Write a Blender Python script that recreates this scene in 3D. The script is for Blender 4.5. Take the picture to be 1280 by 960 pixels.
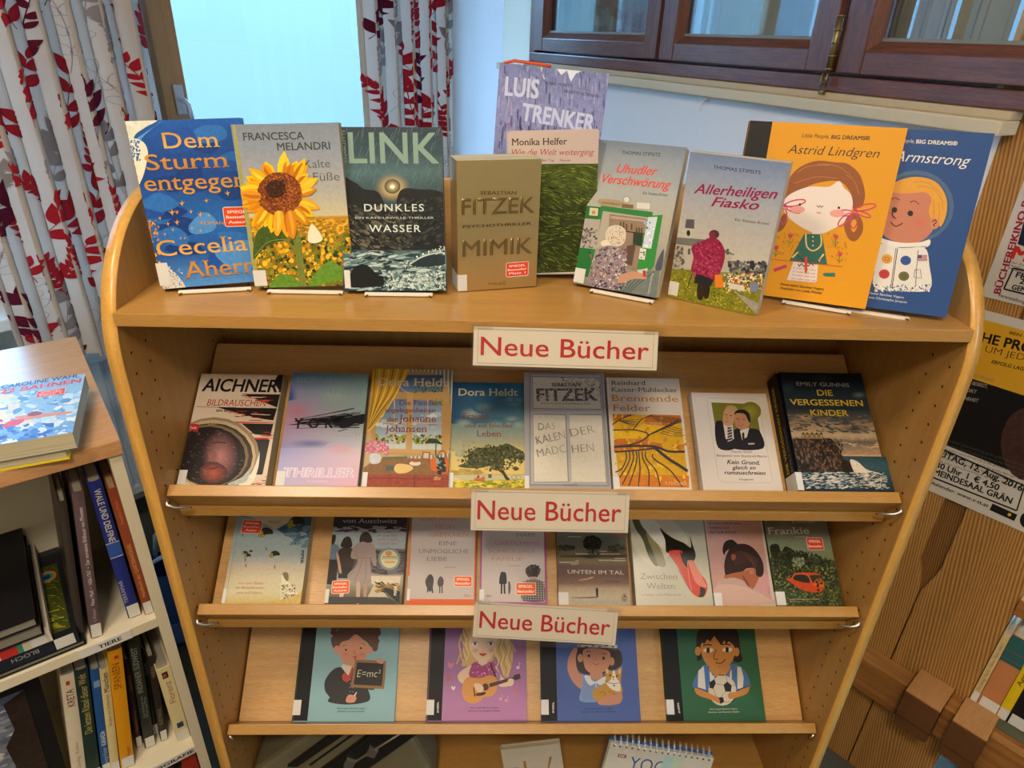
import bpy, bmesh, math, random
from math import radians as R, sin, cos, pi
from mathutils import Matrix, Vector
from mathutils.geometry import tessellate_polygon

SC = bpy.context.scene
COL = SC.collection
for _o in list(bpy.data.objects):
    bpy.data.objects.remove(_o)

# ------------------------------------------------------------------ camera
# z = 0 is the floor; the top of the bookcase is at 1.27 m, its front plane is y = 0
Z0 = 1.27
FPX = 834.02
cam_d = bpy.data.cameras.new('camera')
cam = bpy.data.objects.new('camera', cam_d)
COL.objects.link(cam)
cam_d.sensor_width = 36.0
cam_d.lens = FPX / 1280 * 36.0
cam_d.clip_start = 0.02
yaw, pitch, roll = -0.0404, 0.4821, 0.0349
Fv = Vector((-sin(yaw) * cos(pitch), cos(yaw) * cos(pitch), -sin(pitch)))
Rv0 = Vector((cos(yaw), sin(yaw), 0))
Uv0 = Rv0.cross(Fv)
Rv = cos(roll) * Rv0 + sin(roll) * Uv0
Uv = -sin(roll) * Rv0 + cos(roll) * Uv0
cam.matrix_world = Matrix(((Rv.x, Uv.x, -Fv.x, -0.0871), (Rv.y, Uv.y, -Fv.y, -0.8338),
                           (Rv.z, Uv.z, -Fv.z, 0.3429 + Z0), (0, 0, 0, 1)))
SC.camera = cam

# ------------------------------------------------------------------ sky
world = bpy.data.worlds.new('world')
SC.world = world
world.use_nodes = True
bg = world.node_tree.nodes['Background']
bg.inputs[0].default_value = (0.36, 0.66, 1.05, 1)
bg.inputs[1].default_value = 19.0

# ------------------------------------------------------------------ exposure
SC.view_settings.view_transform = 'Standard'
SC.view_settings.look = 'None'
SC.view_settings.gamma = 1
SC.view_settings.use_curve_mapping = False
SC.view_settings.exposure = 0.0
LAMP_POWER = 1.0


# ------------------------------------------------------------------ helpers
def lin(c):
    if isinstance(c, str):
        c = tuple(int(c[i:i + 2], 16) / 255 for i in (0, 2, 4))
    return tuple(x / 12.92 if x <= 0.04045 else ((x + 0.055) / 1.055) ** 2.4 for x in c)


def new_mat(name):
    m = bpy.data.materials.new(name)
    m.use_nodes = True
    return m, m.node_tree, m.node_tree.nodes['Principled BSDF']


_mats = {}


def plain(name, c, rough=0.5, metal=0.0, mottle=0.06, scale=40.0, coat=0.0, spec=0.5):
    """one colour with a faint procedural mottling"""
    if name in _mats:
        return _mats[name]
    m, nt, b = new_mat(name)
    n = nt.nodes.new('ShaderNodeTexNoise')
    n.inputs['Scale'].default_value = scale
    n.inputs['Detail'].default_value = 3
    tc = nt.nodes.new('ShaderNodeTexCoord')
    nt.links.new(tc.outputs['Object'], n.inputs['Vector'])
    mr = nt.nodes.new('ShaderNodeMapRange')
    mr.inputs[3].default_value = 1 - mottle
    mr.inputs[4].default_value = 1 + mottle
    nt.links.new(n.outputs[0], mr.inputs[0])
    mx = nt.nodes.new('ShaderNodeVectorMath')
    mx.operation = 'SCALE'
    mx.inputs[0].default_value = lin(c)
    nt.links.new(mr.outputs[0], mx.inputs['Scale'])
    nt.links.new(mx.outputs[0], b.inputs['Base Color'])
    b.inputs['Roughness'].default_value = rough
    b.inputs['Metallic'].default_value = metal
    b.inputs['Specular IOR Level'].default_value = spec
    if coat:
        b.inputs['Coat Weight'].default_value = coat
        b.inputs['Coat Roughness'].default_value = 0.12
    _mats[name] = m
    return m


def wood(name, c1, c2, axis=0, scale=1.0, stretch=14.0, rough=0.38, ring=0.0, pores=0.25, bump=0.0, dist=2.0):
    """wood with grain along axis (object space)"""
    if name in _mats:
        return _mats[name]
    m, nt, b = new_mat(name)
    L = nt.links.new
    tc = nt.nodes.new('ShaderNodeTexCoord')
    mp = nt.nodes.new('ShaderNodeMapping')
    s = [stretch * scale] * 3
    s[axis] = scale
    mp.inputs['Scale'].default_value = s
    oi = nt.nodes.new('ShaderNodeObjectInfo')
    add = nt.nodes.new('ShaderNodeVectorMath')
    add.operation = 'ADD'
    L(tc.outputs['Object'], add.inputs[0])
    L(oi.outputs['Random'], add.inputs[1])
    L(add.outputs[0], mp.inputs['Vector'])
    n1 = nt.nodes.new('ShaderNodeTexNoise')
    n1.inputs['Scale'].default_value = 2.0
    n1.inputs['Detail'].default_value = 6
    n1.inputs['Roughness'].default_value = 0.65
    L(mp.outputs[0], n1.inputs['Vector'])
    fac = n1.outputs[0]
    if ring:
        w = nt.nodes.new('ShaderNodeTexWave')
        w.wave_type = 'BANDS'
        w.bands_direction = 'DIAGONAL'
        mp2 = nt.nodes.new('ShaderNodeMapping')
        s2 = [ring] * 3
        s2[axis] = ring * 0.11
        mp2.inputs['Scale'].default_value = s2
        L(add.outputs[0], mp2.inputs['Vector'])
        w.inputs['Scale'].default_value = 1.0
        w.inputs['Distortion'].default_value = dist * 8.0
        w.inputs['Detail'].default_value = 1.5
        w.inputs['Detail Scale'].default_value = 0.07
        L(mp2.outputs[0], w.inputs['Vector'])
        mm = nt.nodes.new('ShaderNodeMix')
        mm.inputs[0].default_value = 0.5
        L(fac, mm.inputs[2])
        L(w.outputs[1], mm.inputs[3])
        fac = mm.outputs[0]
    cr = nt.nodes.new('ShaderNodeValToRGB')
    cr.color_ramp.elements[0].position = 0.3
    cr.color_ramp.elements[0].color = (*lin(c2), 1)
    cr.color_ramp.elements[1].position = 0.7
    cr.color_ramp.elements[1].color = (*lin(c1), 1)
    L(fac, cr.inputs[0])
    n2 = nt.nodes.new('ShaderNodeTexNoise')
    mp3 = nt.nodes.new('ShaderNodeMapping')
    s3 = [900.0] * 3
    s3[axis] = 60.0
    mp3.inputs['Scale'].default_value = s3
    L(add.outputs[0], mp3.inputs['Vector'])
    L(mp3.outputs[0], n2.inputs['Vector'])
    n2.inputs['Scale'].default_value = 1.0
    mr = nt.nodes.new('ShaderNodeMapRange')
    mr.inputs[1].default_value = 0.35
    mr.inputs[2].default_value = 0.65
    mr.inputs[3].default_value = 1 - pores
    mr.inputs[4].default_value = 1 + pores * 0.4
    L(n2.outputs[0], mr.inputs[0])
    mx = nt.nodes.new('ShaderNodeVectorMath')
    mx.operation = 'SCALE'
    L(cr.outputs[0], mx.inputs[0])
    L(mr.outputs[0], mx.inputs['Scale'])
    L(mx.outputs[0], b.inputs['Base Color'])
    b.inputs['Roughness'].default_value = rough
    if bump:
        bp = nt.nodes.new('ShaderNodeBump')
        bp.inputs['Strength'].default_value = bump
        bp.inputs['Distance'].default_value = 0.002
        L(fac, bp.inputs['Height'])
        L(bp.outputs[0], b.inputs['Normal'])
    _mats[name] = m
    return m


def attr_mat(name, rough=0.45, coat=0.0, spec=0.5, metal=0.0):
    """printed sheet: colour comes from the printed geometry, mottling from its 'mot' attribute"""
    if name in _mats:
        return _mats[name]
    m, nt, b = new_mat(name)
    L = nt.links.new
    a = nt.nodes.new('ShaderNodeAttribute')
    a.attribute_name = 'Col'
    t = nt.nodes.new('ShaderNodeAttribute')
    t.attribute_name = 'mot'
    tc = nt.nodes.new('ShaderNodeTexCoord')
    n = nt.nodes.new('ShaderNodeTexNoise')
    n.inputs['Scale'].default_value = 170
    n.inputs['Detail'].default_value = 6
    n.inputs['Roughness'].default_value = 0.7
    L(tc.outputs['Object'], n.inputs['Vector'])
    mr = nt.nodes.new('ShaderNodeMapRange')
    mr.inputs[1].default_value = 0.35
    mr.inputs[2].default_value = 0.65
    mr.inputs[3].default_value = -1
    mr.inputs[4].default_value = 1
    L(n.outputs[0], mr.inputs[0])
    ma = nt.nodes.new('ShaderNodeMath')
    ma.operation = 'MULTIPLY_ADD'
    L(mr.outputs[0], ma.inputs[0])
    L(t.outputs['Fac'], ma.inputs[1])
    ma.inputs[2].default_value = 1.0
    mx = nt.nodes.new('ShaderNodeVectorMath')
    mx.operation = 'SCALE'
    L(a.outputs['Color'], mx.inputs[0])
    L(ma.outputs[0], mx.inputs['Scale'])
    L(mx.outputs[0], b.inputs['Base Color'])
    b.inputs['Roughness'].default_value = rough
    b.inputs['Metallic'].default_value = metal
    b.inputs['Specular IOR Level'].default_value = spec
    if coat:
        b.inputs['Coat Weight'].default_value = coat
        b.inputs['Coat Roughness'].default_value = 0.1
    _mats[name] = m
    return m


def link(name, mesh, parent=None, mats=()):
    o = bpy.data.objects.new(name, mesh)
    COL.objects.link(o)
    for m in mats:
        mesh.materials.append(m)
    if parent is not None:
        o.parent = parent
    return o


def tag(o, label=None, cat=None, group=None, kind=None):
    if label:
        o['label'] = label
    if cat:
        o['category'] = cat
    if group:
        o['group'] = group
    if kind:
        o['kind'] = kind
    return o


def empty(name, M=None, label=None, cat=None, group=None, kind=None):
    o = bpy.data.objects.new(name, None)
    o.empty_display_size = 0.02
    COL.objects.link(o)
    if M is not None:
        o.matrix_world = M
    return tag(o, label, cat, group, kind)


def basis(o, x, y, z):
    """matrix with columns x, y, z and origin o"""
    return Matrix(((x[0], y[0], z[0], o[0]), (x[1], y[1], z[1], o[1]), (x[2], y[2], z[2], o[2]), (0, 0, 0, 1)))


class MB:
    """mesh builder: vertices and faces, then one object"""

    def __init__(s):
        s.v, s.f, s.sm = [], [], []

    def poly3(s, pts, smooth=False):
        i = len(s.v)
        s.v += [tuple(p) for p in pts]
        s.f.append(tuple(range(i, i + len(pts))))
        s.sm.append(smooth)

    def box(s, a, b, M=None):
        x0, y0, z0 = a
        x1, y1, z1 = b
        c = [(x0, y0, z0), (x1, y0, z0), (x1, y1, z0), (x0, y1, z0), (x0, y0, z1), (x1, y0, z1), (x1, y1, z1), (x0, y1, z1)]
        if M is not None:
            c = [tuple(M @ Vector(p)) for p in c]
        i = len(s.v)
        s.v += c
        for f in ((0, 3, 2, 1), (4, 5, 6, 7), (0, 1, 5, 4), (1, 2, 6, 5), (2, 3, 7, 6), (3, 0, 4, 7)):
            s.f.append(tuple(i + k for k in f))
            s.sm.append(False)
        return s

    def prism(s, pts2, h0, h1, fn, smooth=False):
        """extrude a closed 2d outline; fn(a, b, h) -> 3d point"""
        n = len(pts2)
        i = len(s.v)
        s.v += [tuple(fn(a, b, h0)) for a, b in pts2] + [tuple(fn(a, b, h1)) for a, b in pts2]
        for k in range(n):
            k2 = (k + 1) % n
            s.f.append((i + k, i + k2, i + n + k2, i + n + k))
            s.sm.append(smooth)
        tris = tessellate_polygon([[Vector((a, b, 0)) for a, b in pts2]])
        for t in tris:
            s.f.append(tuple(i + q for q in t))
            s.f.append(tuple(i + n + q for q in reversed(t)))
            s.sm += [False, False]
        return s

    def tube(s, pts, r, seg=8, caps=True):
        pts = [Vector(p) for p in pts]
        i0 = len(s.v)
        n = len(pts)
        up = None
        for k, p in enumerate(pts):
            d = (pts[min(k + 1, n - 1)] - pts[max(k - 1, 0)]).normalized()
            if up is None or abs(up.dot(d)) > 0.95:
                up = Vector((0, 0, 1)) if abs(d.z) < 0.9 else Vector((1, 0, 0))
            a = d.cross(up).normalized()
            bb = d.cross(a).normalized()
            up = -bb if False else up
            rr = r[k] if isinstance(r, (list, tuple)) else r
            for j in range(seg):
                t = 2 * pi * j / seg
                s.v.append(tuple(p + a * rr * cos(t) + bb * rr * sin(t)))
        for k in range(n - 1):
            for j in range(seg):
                j2 = (j + 1) % seg
                s.f.append((i0 + k * seg + j, i0 + k * seg + j2, i0 + (k + 1) * seg + j2, i0 + (k + 1) * seg + j))
                s.sm.append(True)
        if caps:
            s.f.append(tuple(i0 + j for j in reversed(range(seg))))
            s.f.append(tuple(i0 + (n - 1) * seg + j for j in range(seg)))
            s.sm += [False, False]
        return s

    def build(s, name, mat, parent=None, bevel=0.0, fix=True):
        me = bpy.data.meshes.new(name)
        me.from_pydata(s.v, [], s.f)
        me.polygons.foreach_set('use_smooth', s.sm)
        if fix:
            bm = bmesh.new()
            bm.from_mesh(me)
            bmesh.ops.recalc_face_normals(bm, faces=bm.faces)
            if bevel:
                bmesh.ops.remove_doubles(bm, verts=bm.verts, dist=1e-6)
                ed = [e for e in bm.edges if len(e.link_faces) == 2 and e.calc_face_angle(0) > 0.6]
                bmesh.ops.bevel(bm, geom=ed, offset=bevel, segments=2, profile=0.6, affect='EDGES')
            bm.to_mesh(me)
            bm.free()
        me.update()
        return link(name, me, parent, [mat] if mat else [])


def box(name, a, b, mat, parent=None, bevel=0.0, M=None):
    o = MB().box(a, b).build(name, mat, parent, bevel)
    if M is not None:
        o.matrix_world = M
    return o


# ------------------------------------------------------------------ printed art
_fc = {}
_tmpc = bpy.data.curves.new('type', 'FONT')
_tmpo = bpy.data.objects.new('type', _tmpc)
COL.objects.link(_tmpo)
_tmpc.resolution_u = 3


def glyphs(s, bold=0.0, shear=0.0, space=1.0, serif=0.0):
    """text as flat outlines: (vertices, faces, width, cap height)"""
    key = (s, bold, shear, space, serif)
    if key in _fc:
        return _fc[key]
    c = _tmpc
    c.body = s
    c.offset = min(bold, 0.0)
    c.shear = shear
    c.space_character = space
    c.size = 1.0
    dg = bpy.context.evaluated_depsgraph_get()
    dg.update()
    me = _tmpo.evaluated_get(dg).to_mesh()
    V = [(v.co.x, v.co.y) for v in me.vertices]
    F = [tuple(p.vertices) for p in me.polygons]
    if serif and V:
        cnt = {}
        for f in F:
            for k in range(len(f)):
                e = (min(f[k], f[k - 1]), max(f[k], f[k - 1]))
                cnt[e] = cnt.get(e, 0) + 1
        for (a, b), n in cnt.items():
            if n != 1:
                continue
            (x0, y0), (x1, y1) = V[a], V[b]
            if abs(y0 - y1) > 0.004:
                continue
            w = abs(x1 - x0)
            if not (0.03 < w < 0.17):
                continue
            lo, hi = min(x0, x1) - 0.055, max(x0, x1) + 0.055
            t = 0.038 * serif
            near = min((abs(y0 - q), q) for q in (0.0, 0.52, 0.729, 0.76, -0.2))
            if near[0] > 0.06:
                continue
            if near[1] > 0.3:
                yy = (y0 - t, y0)
            else:
                yy = (y0, y0 + t)
            if near[1] == 0.52:
                hi -= 0.055
            sh = shear
            i = len(V)
            V += [(lo, yy[0]), (hi, yy[0]), (hi, yy[1]), (lo, yy[1])]
            F.append((i, i + 1, i + 2, i + 3))
    _tmpo.evaluated_get(dg).to_mesh_clear()
    if bold > 0:
        V0, F0 = list(V), list(F)
        V, F = [], []
        for dx, dy in ((-bold, -bold * .7), (bold, -bold * .7), (bold, bold * .7), (-bold, bold * .7)):
            i = len(V)
            V += [(x + dx, y + dy, 3.6e-6 * len(V) / max(len(V0), 1)) for x, y, *_ in V0]
            F += [tuple(i + q for q in f) for f in F0]
    w0 = min((v[0] for v in V), default=0)
    w1 = max((v[0] for v in V), default=1)
    out = (V, F, w0, w1)
    _fc[key] = out
    return out


CAPH = 0.729


def _homog(src, dst):
    import numpy as np
    A = []
    B = []
    for (x, y), (u, v) in zip(src, dst):
        A.append([x, y, 1, 0, 0, 0, -u * x, -u * y])
        B.append(u)
        A.append([0, 0, 0, x, y, 1, -v * x, -v * y])
        B.append(v)
    h = np.linalg.solve(np.array(A, float), np.array(B, float))
    return [float(q) for q in h]


class Art:
    """flat print on a sheet of size w x h (metres); shapes are given in drawing units inside quad
    (top-left, top-right, bottom-right, bottom-left of the sheet part rect=(x0,y0,x1,y1))"""
    DZ = 1.6e-5

    def __init__(s, w, h, quad=None, rect=None, bg=None):
        s.w, s.h = w, h
        x0, y0, x1, y1 = rect or (0, 0, w, h)
        q = quad or [(0, h), (w, h), (w, 0), (0, 0)]
        s.H = _homog(q, [(x0, y1), (x1, y1), (x1, y0), (x0, y0)])
        s.v, s.f, s.c, s.m = [], [], [], []
        s.k = 1
        s.grads = []
        s.rnd = random.Random(7)
        if bg:
            s.raw([(0, 0), (w, 0), (w, h), (0, h)], bg)

    def X(s, x, y):
        a, b, c, d, e, f, g, h = s.H
        q = g * x + h * y + 1
        return ((a * x + b * y + c) / q, (d * x + e * y + f) / q)

    def clip(s, P):
        for ax, lim, sg in ((0, 0, 1), (0, s.w, -1), (1, 0, 1), (1, s.h, -1)):
            out = []
            for i in range(len(P)):
                a, b = P[i - 1], P[i]
                da, db = (a[ax] - lim) * sg, (b[ax] - lim) * sg
                if (da >= 0) != (db >= 0):
                    t = da / (da - db)
                    out.append((a[0] + t * (b[0] - a[0]), a[1] + t * (b[1] - a[1])))
                if db >= 0:
                    out.append(b)
            P = out
            if len(P) < 3:
                return []
        return P

    def raw(s, P, c, mot=0.0, cols=None, nok=False, z=None):
        if cols is None:
            P = s.clip(P)
            if len(P) < 3:
                return
        i = len(s.v)
        zz = (s.k if z is None else z) * s.DZ
        s.v += [(p[0], p[1], zz) for p in P]
        cc = cols or [lin(c)] * len(P)
        s.c += [(*q, 1.0) for q in cc]
        s.m += [mot] * len(P)
        if len(P) <= 4:
            s.f.append(tuple(range(i, i + len(P))))
        else:
            for t in tessellate_polygon([[Vector((a, b, 0)) for a, b in P]]):
                s.f.append(tuple(i + q for q in t))
        if not nok:
            s.k += 1

    # polygon
    def P(s, c, pts, mot=0.0):
        s.raw([s.X(*p) for p in pts], c, mot)
        return s

    # smooth closed shape through points
    def S(s, c, pts, mot=0.0, n=5):
        out = []
        m = len(pts)
        for i in range(m):
            p0, p1, p2, p3 = pts[i - 1], pts[i], pts[(i + 1) % m], pts[(i + 2) % m]
            for k in range(n):
                t = k / n
                out.append(tuple(0.5 * (2 * p1[d] + (p2[d] - p0[d]) * t + (2 * p0[d] - 5 * p1[d] + 4 * p2[d] - p3[d]) * t * t
                                        + (3 * p1[d] - p0[d] - 3 * p2[d] + p3[d]) * t ** 3) for d in (0, 1)))
        return s.P(c, out, mot)

    def E(s, c, cx, cy, rx, ry=None, rot=0.0, mot=0.0, n=20):
        ry = ry or rx
        t0 = R(rot)
        return s.P(c, [(cx + rx * cos(t) * cos(t0) - ry * sin(t) * sin(t0), cy + rx * cos(t) * sin(t0) + ry * sin(t) * cos(t0))
                       for t in (2 * pi * i / n for i in range(n))], mot)

    # open stroke
    def L(s, c, w, pts, smooth=True, mot=0.0, taper=False):
        if smooth and len(pts) > 2:
            out = []
            m = len(pts)
            for i in range(m - 1):
                p0, p1, p2, p3 = pts[max(i - 1, 0)], pts[i], pts[i + 1], pts[min(i + 2, m - 1)]
                for k in range(5):
                    t = k / 5
                    out.append(tuple(0.5 * (2 * p1[d] + (p2[d] - p0[d]) * t + (2 * p0[d] - 5 * p1[d] + 4 * p2[d] - p3[d]) * t * t
                                            + (3 * p1[d] - p0[d] - 3 * p2[d] + p3[d]) * t ** 3) for d in (0, 1)))
            out.append(pts[-1])
            pts = out
        a, b = [], []
        n = len(pts)
        for i, p in enumerate(pts):
            q0, q1 = pts[max(i - 1, 0)], pts[min(i + 1, n - 1)]
            dx, dy = q1[0] - q0[0], q1[1] - q0[1]
            l = math.hypot(dx, dy) or 1
            ww = w * (1 - i / (n - 1) * 0.85) if taper else w
            nx, ny = -dy / l * ww / 2, dx / l * ww / 2
            a.append((p[0] + nx, p[1] + ny))
            b.append((p[0] - nx, p[1] - ny))
        for i in range(n - 1):
            s.raw([s.X(*a[i]), s.X(*a[i + 1]), s.X(*b[i + 1]), s.X(*b[i])], c, mot, nok=True)
        s.k += 1
        return s

    # loop outline
    def O(s, c, w, pts):
        return s.L(c, w, list(pts) + [pts[0]], smooth=False)

    # vertical colour bands blended: stops [(y, colour), ...] over x-range
    def G(s, stops, x0=None, x1=None, mot=0.0, nx=1, full=True):
        """gradient down the sheet; stops are (drawing y, colour)"""
        rows = []
        xa, xb = (x0, x1)
        for y, c in stops:
            if xa is None:
                v = s.X(0, y)[1] if False else None
            rows.append((y, lin(c)))
        st = []
        for y, c in rows:
            if x0 is None:
                # use the sheet's own horizontal at this drawing height
                vy = s.X(s._midx(), y)[1]
                st.append(((0, vy), (s.w, vy), c))
            else:
                st.append((s.X(x0, y), s.X(x1, y), c))
        if x0 is None and full:
            st = [((0, s.h), (s.w, s.h), st[0][2])] + st + [((0, 0), (s.w, 0), st[-1][2])]
        for (a0, b0, c0), (a1, b1, c1) in zip(st, st[1:]):
            if x0 is None and abs(a0[1] - a1[1]) < 1e-6:
                continue
            cl = [c0, c0, c1, c1]
            P = [a0, b0, b1, a1]
            if x0 is None:
                P = [(p[0], min(max(p[1], 0), s.h)) for p in P]
            s.raw(P, None, mot, cols=cl, nok=True)
            s.grads.append((P, cl))
        s.k += 1
        return s

    def _midx(s):
        # drawing x of the sheet's middle, found by inverting roughly
        if not hasattr(s, '_mx'):
            lo, hi = -2000.0, 4000.0
            for _ in range(40):
                m = (lo + hi) / 2
                if s.X(m, 300)[0] < s.w / 2:
                    lo = m
                else:
                    hi = m
            s._mx = lo
        return s._mx

    # four-corner gradient patch
    def Q(s, pts, cols, mot=0.0, n=6):
        cl = [lin(c) for c in cols]
        def mixp(u, v, A):
            return tuple((A[0][d] * (1 - u) + A[1][d] * u) * (1 - v) + (A[3][d] * (1 - u) + A[2][d] * u) * v for d in range(len(A[0])))
        for i in range(n):
            for j in range(n):
                uv = [(i / n, j / n), ((i + 1) / n, j / n), ((i + 1) / n, (j + 1) / n), (i / n, (j + 1) / n)]
                P = [s.X(*mixp(u, v, pts)) for u, v in uv]
                P = [(min(max(p[0], 0), s.w), min(max(p[1], 0), s.h)) for p in P]
                s.raw(P, None, mot, cols=[mixp(u, v, cl) for u, v in uv], nok=True)
                s.grads.append((P, [mixp(u, v, cl) for u, v in uv]))
        s.k += 1
        return s

    # soft round glow: centre colour to edge colour
    def under(s, p):
        """colour of the topmost gradient cell below a sheet point"""
        for P, cols in reversed(s.grads):
            x0, x1 = min(q[0] for q in P), max(q[0] for q in P)
            y0, y1 = min(q[1] for q in P), max(q[1] for q in P)
            if x0 <= p[0] <= x1 and y0 <= p[1] <= y1:
                t = (p[1] - y0) / max(y1 - y0, 1e-9)
                u = (p[0] - x0) / max(x1 - x0, 1e-9)
                top = sorted(zip(P, cols), key=lambda q: -q[0][1])
                hi, lo = top[:2], top[2:]
                if hi[0][0][0] > hi[1][0][0]:
                    hi = hi[::-1]
                if lo[0][0][0] > lo[1][0][0]:
                    lo = lo[::-1]
                return tuple((hi[0][1][d] * (1 - u) + hi[1][1][d] * u) * t + (lo[0][1][d] * (1 - u) + lo[1][1][d] * u) * (1 - t) for d in range(3))
        return None

    def B(s, cc, ce, cx, cy, rx, ry, n=24, rings=6, pw=1.0, soft=False):
        if soft:
            A = lin(cc)
            pts = [[None] * n for _ in range(rings + 1)]
            for k in range(rings + 1):
                for i in range(n):
                    t = 2 * pi * i / n
                    p = s.X(cx + rx * k / rings * cos(t), cy + ry * k / rings * sin(t))
                    p = (min(max(p[0], 0), s.w), min(max(p[1], 0), s.h))
                    un = s.under(p) or lin(ce)
                    q = k / rings
                    m = q * q * (3 - 2 * q)
                    pts[k][i] = (p, tuple(A[d] * (1 - m) + un[d] * m for d in range(3)))
            for k in range(rings):
                for i in range(n):
                    j = (i + 1) % n
                    c4 = [pts[k][i], pts[k + 1][i], pts[k + 1][j], pts[k][j]]
                    s.raw([q[0] for q in c4], None, 0, cols=[q[1] for q in c4], nok=True)
            s.k += 1
            return s
        a, b = lin(cc), lin(ce)
        for k in range(rings):
            r0, r1 = k / rings, (k + 1) / rings
            m0, m1 = r0 ** pw, r1 ** pw
            c0 = tuple(a[d] * (1 - m0) + b[d] * m0 for d in range(3))
            c1 = tuple(a[d] * (1 - m1) + b[d] * m1 for d in range(3))
            for i in range(n):
                t, u = 2 * pi * i / n, 2 * pi * (i + 1) / n
                P = [(cx + rx * r0 * cos(t), cy + ry * r0 * sin(t)), (cx + rx * r1 * cos(t), cy + ry * r1 * sin(t)),
                     (cx + rx * r1 * cos(u), cy + ry * r1 * sin(u)), (cx + rx * r0 * cos(u), cy + ry * r0 * sin(u))]
                P = [s.X(*p) for p in P]
                P = [(min(max(p[0], 0), s.w), min(max(p[1], 0), s.h)) for p in P]
                s.raw(P, None, 0, cols=[c0, c1, c1, c0], nok=True)
        s.k += 1
        return s

    # scatter of small marks in a drawing polygon / box
    def N(s, n, box_, cols, r=(1, 3), asp=1.0, rot=None, inside=None, seed=None, sides=6, seg=None):
        rd = random.Random(seed if seed is not None else len(s.v))
        x0, y0, x1, y1 = box_
        for _ in range(n):
            x, y = rd.uniform(x0, x1), rd.uniform(y0, y1)
            if inside and not inside(x, y):
                continue
            rr = rd.uniform(*r)
            t0 = R(rd.uniform(0, 180) if rot is None else rot + rd.uniform(-15, 15))
            P = []
            for k in range(sides):
                t = 2 * pi * k / sides
                q = rr * rd.uniform(0.6, 1.2)
                a, b = q * asp * cos(t), q * sin(t)
                P.append((x + a * cos(t0) - b * sin(t0), y + a * sin(t0) + b * cos(t0)))
            s.raw([s.X(*p) for p in P], rd.choice(cols), 0, nok=True, z=s.k + rd.random() * 1.5)
        s.k += 3
        return s

    # text: baseline from (x0,y0) to (x1,y1), capital height h (drawing units)
    def T(s, txt, x0, y0, x1, h, c, y1=None, b=0.0, it=0.0, sp=1.0, se=0.0, rot=False, grad=None):
        y1 = y0 if y1 is None else y1
        V, F, w0, w1 = glyphs(txt, b, it, sp, se)
        if not V:
            return s
        A, Bp = s.X(x0, y0), s.X(x1, y1)
        ux, uy = (Bp[0] - A[0]), (Bp[1] - A[1])
        ln = math.hypot(ux, uy)
        # height along the sheet normal to the baseline
        dx, dy = x1 - x0, y1 - y0
        dl = math.hypot(dx, dy)
        T_ = s.X(x0 + dy / dl * h, y0 - dx / dl * h)
        hh = abs((T_[0] - A[0]) * (-uy) + (T_[1] - A[1]) * ux) / ln
        ex = (ux / (w1 - w0), uy / (w1 - w0))
        ey = (-uy / ln * hh / CAPH, ux / ln * hh / CAPH)
        i = len(s.v)
        zz = s.k * s.DZ
        cl = lin(c)
        g2 = lin(grad) if grad else None
        for v_ in V:
            x, y = v_[0], v_[1]
            px = A[0] + ex[0] * (x - w0) + ey[0] * y
            py = A[1] + ex[1] * (x - w0) + ey[1] * y
            s.v.append((px, py, zz + (v_[2] if len(v_) > 2 else 0)))
            if g2:
                t = min(max(y / CAPH, 0), 1)
                s.c.append((*(cl[d] * t + g2[d] * (1 - t) for d in range(3)), 1.0))
            else:
                s.c.append((*cl, 1.0))
            s.m.append(0)
        s.f += [tuple(i + q for q in f) for f in F]
        s.k += 1
        return s

    def mesh(s, name='print'):
        me = bpy.data.meshes.new(name)
        me.from_pydata(s.v, [], s.f)
        a = me.color_attributes.new('Col', 'FLOAT_COLOR', 'POINT')
        a.data.foreach_set('color', [q for c in s.c for q in c])
        m = me.attributes.new('mot', 'FLOAT', 'POINT')
        m.data.foreach_set('value', s.m)
        me.update()
        return me

    def put(s, name, parent, M, mat):
        """place on a sheet: M maps (x, y, out) to the parent's space"""
        me = s.mesh(name)
        # make every face look outwards
        bm = bmesh.new()
        bm.from_mesh(me)
        bm.normal_update()
        fl = [f for f in bm.faces if f.normal.z < 0]
        if fl:
            bmesh.ops.reverse_faces(bm, faces=fl)
        bm.to_mesh(me)
        bm.free()
        me.transform(M)
        return link(name, me, parent, [mat])


PRINT = lambda: attr_mat('printed_matt_sheet', 0.5, spec=.25)
PRINT_G = lambda: attr_mat('printed_gloss_sheet', 0.22)
PRINT_F = lambda: attr_mat('printed_foil_sheet', 0.3, metal=0.85)
PAPER = lambda: plain('sticker_paper', 'cfcdc9', 0.55, mottle=0.03)


def pages_mat(c='cdbd97', tag_='page_edges'):
    if tag_ in _mats:
        return _mats[tag_]
    m, nt, b = new_mat(tag_)
    L = nt.links.new
    tc = nt.nodes.new('ShaderNodeTexCoord')
    mp = nt.nodes.new('ShaderNodeMapping')
    mp.inputs['Scale'].default_value = (6, 6, 1500)
    n = nt.nodes.new('ShaderNodeTexNoise')
    n.inputs['Scale'].default_value = 1.0
    n.inputs['Detail'].default_value = 2
    L(tc.outputs['Object'], mp.inputs[0])
    L(mp.outputs[0], n.inputs['Vector'])
    cr = nt.nodes.new('ShaderNodeValToRGB')
    cr.color_ramp.elements[0].position = 0.3
    cr.color_ramp.elements[0].color = (*[q * 0.62 for q in lin(c)], 1)
    cr.color_ramp.elements[1].position = 0.65
    cr.color_ramp.elements[1].color = (*lin(c), 1)
    L(n.outputs[0], cr.inputs[0])
    L(cr.outputs[0], b.inputs['Base Color'])
    b.inputs['Roughness'].default_value = 0.8
    _mats[tag_] = m
    return m


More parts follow.
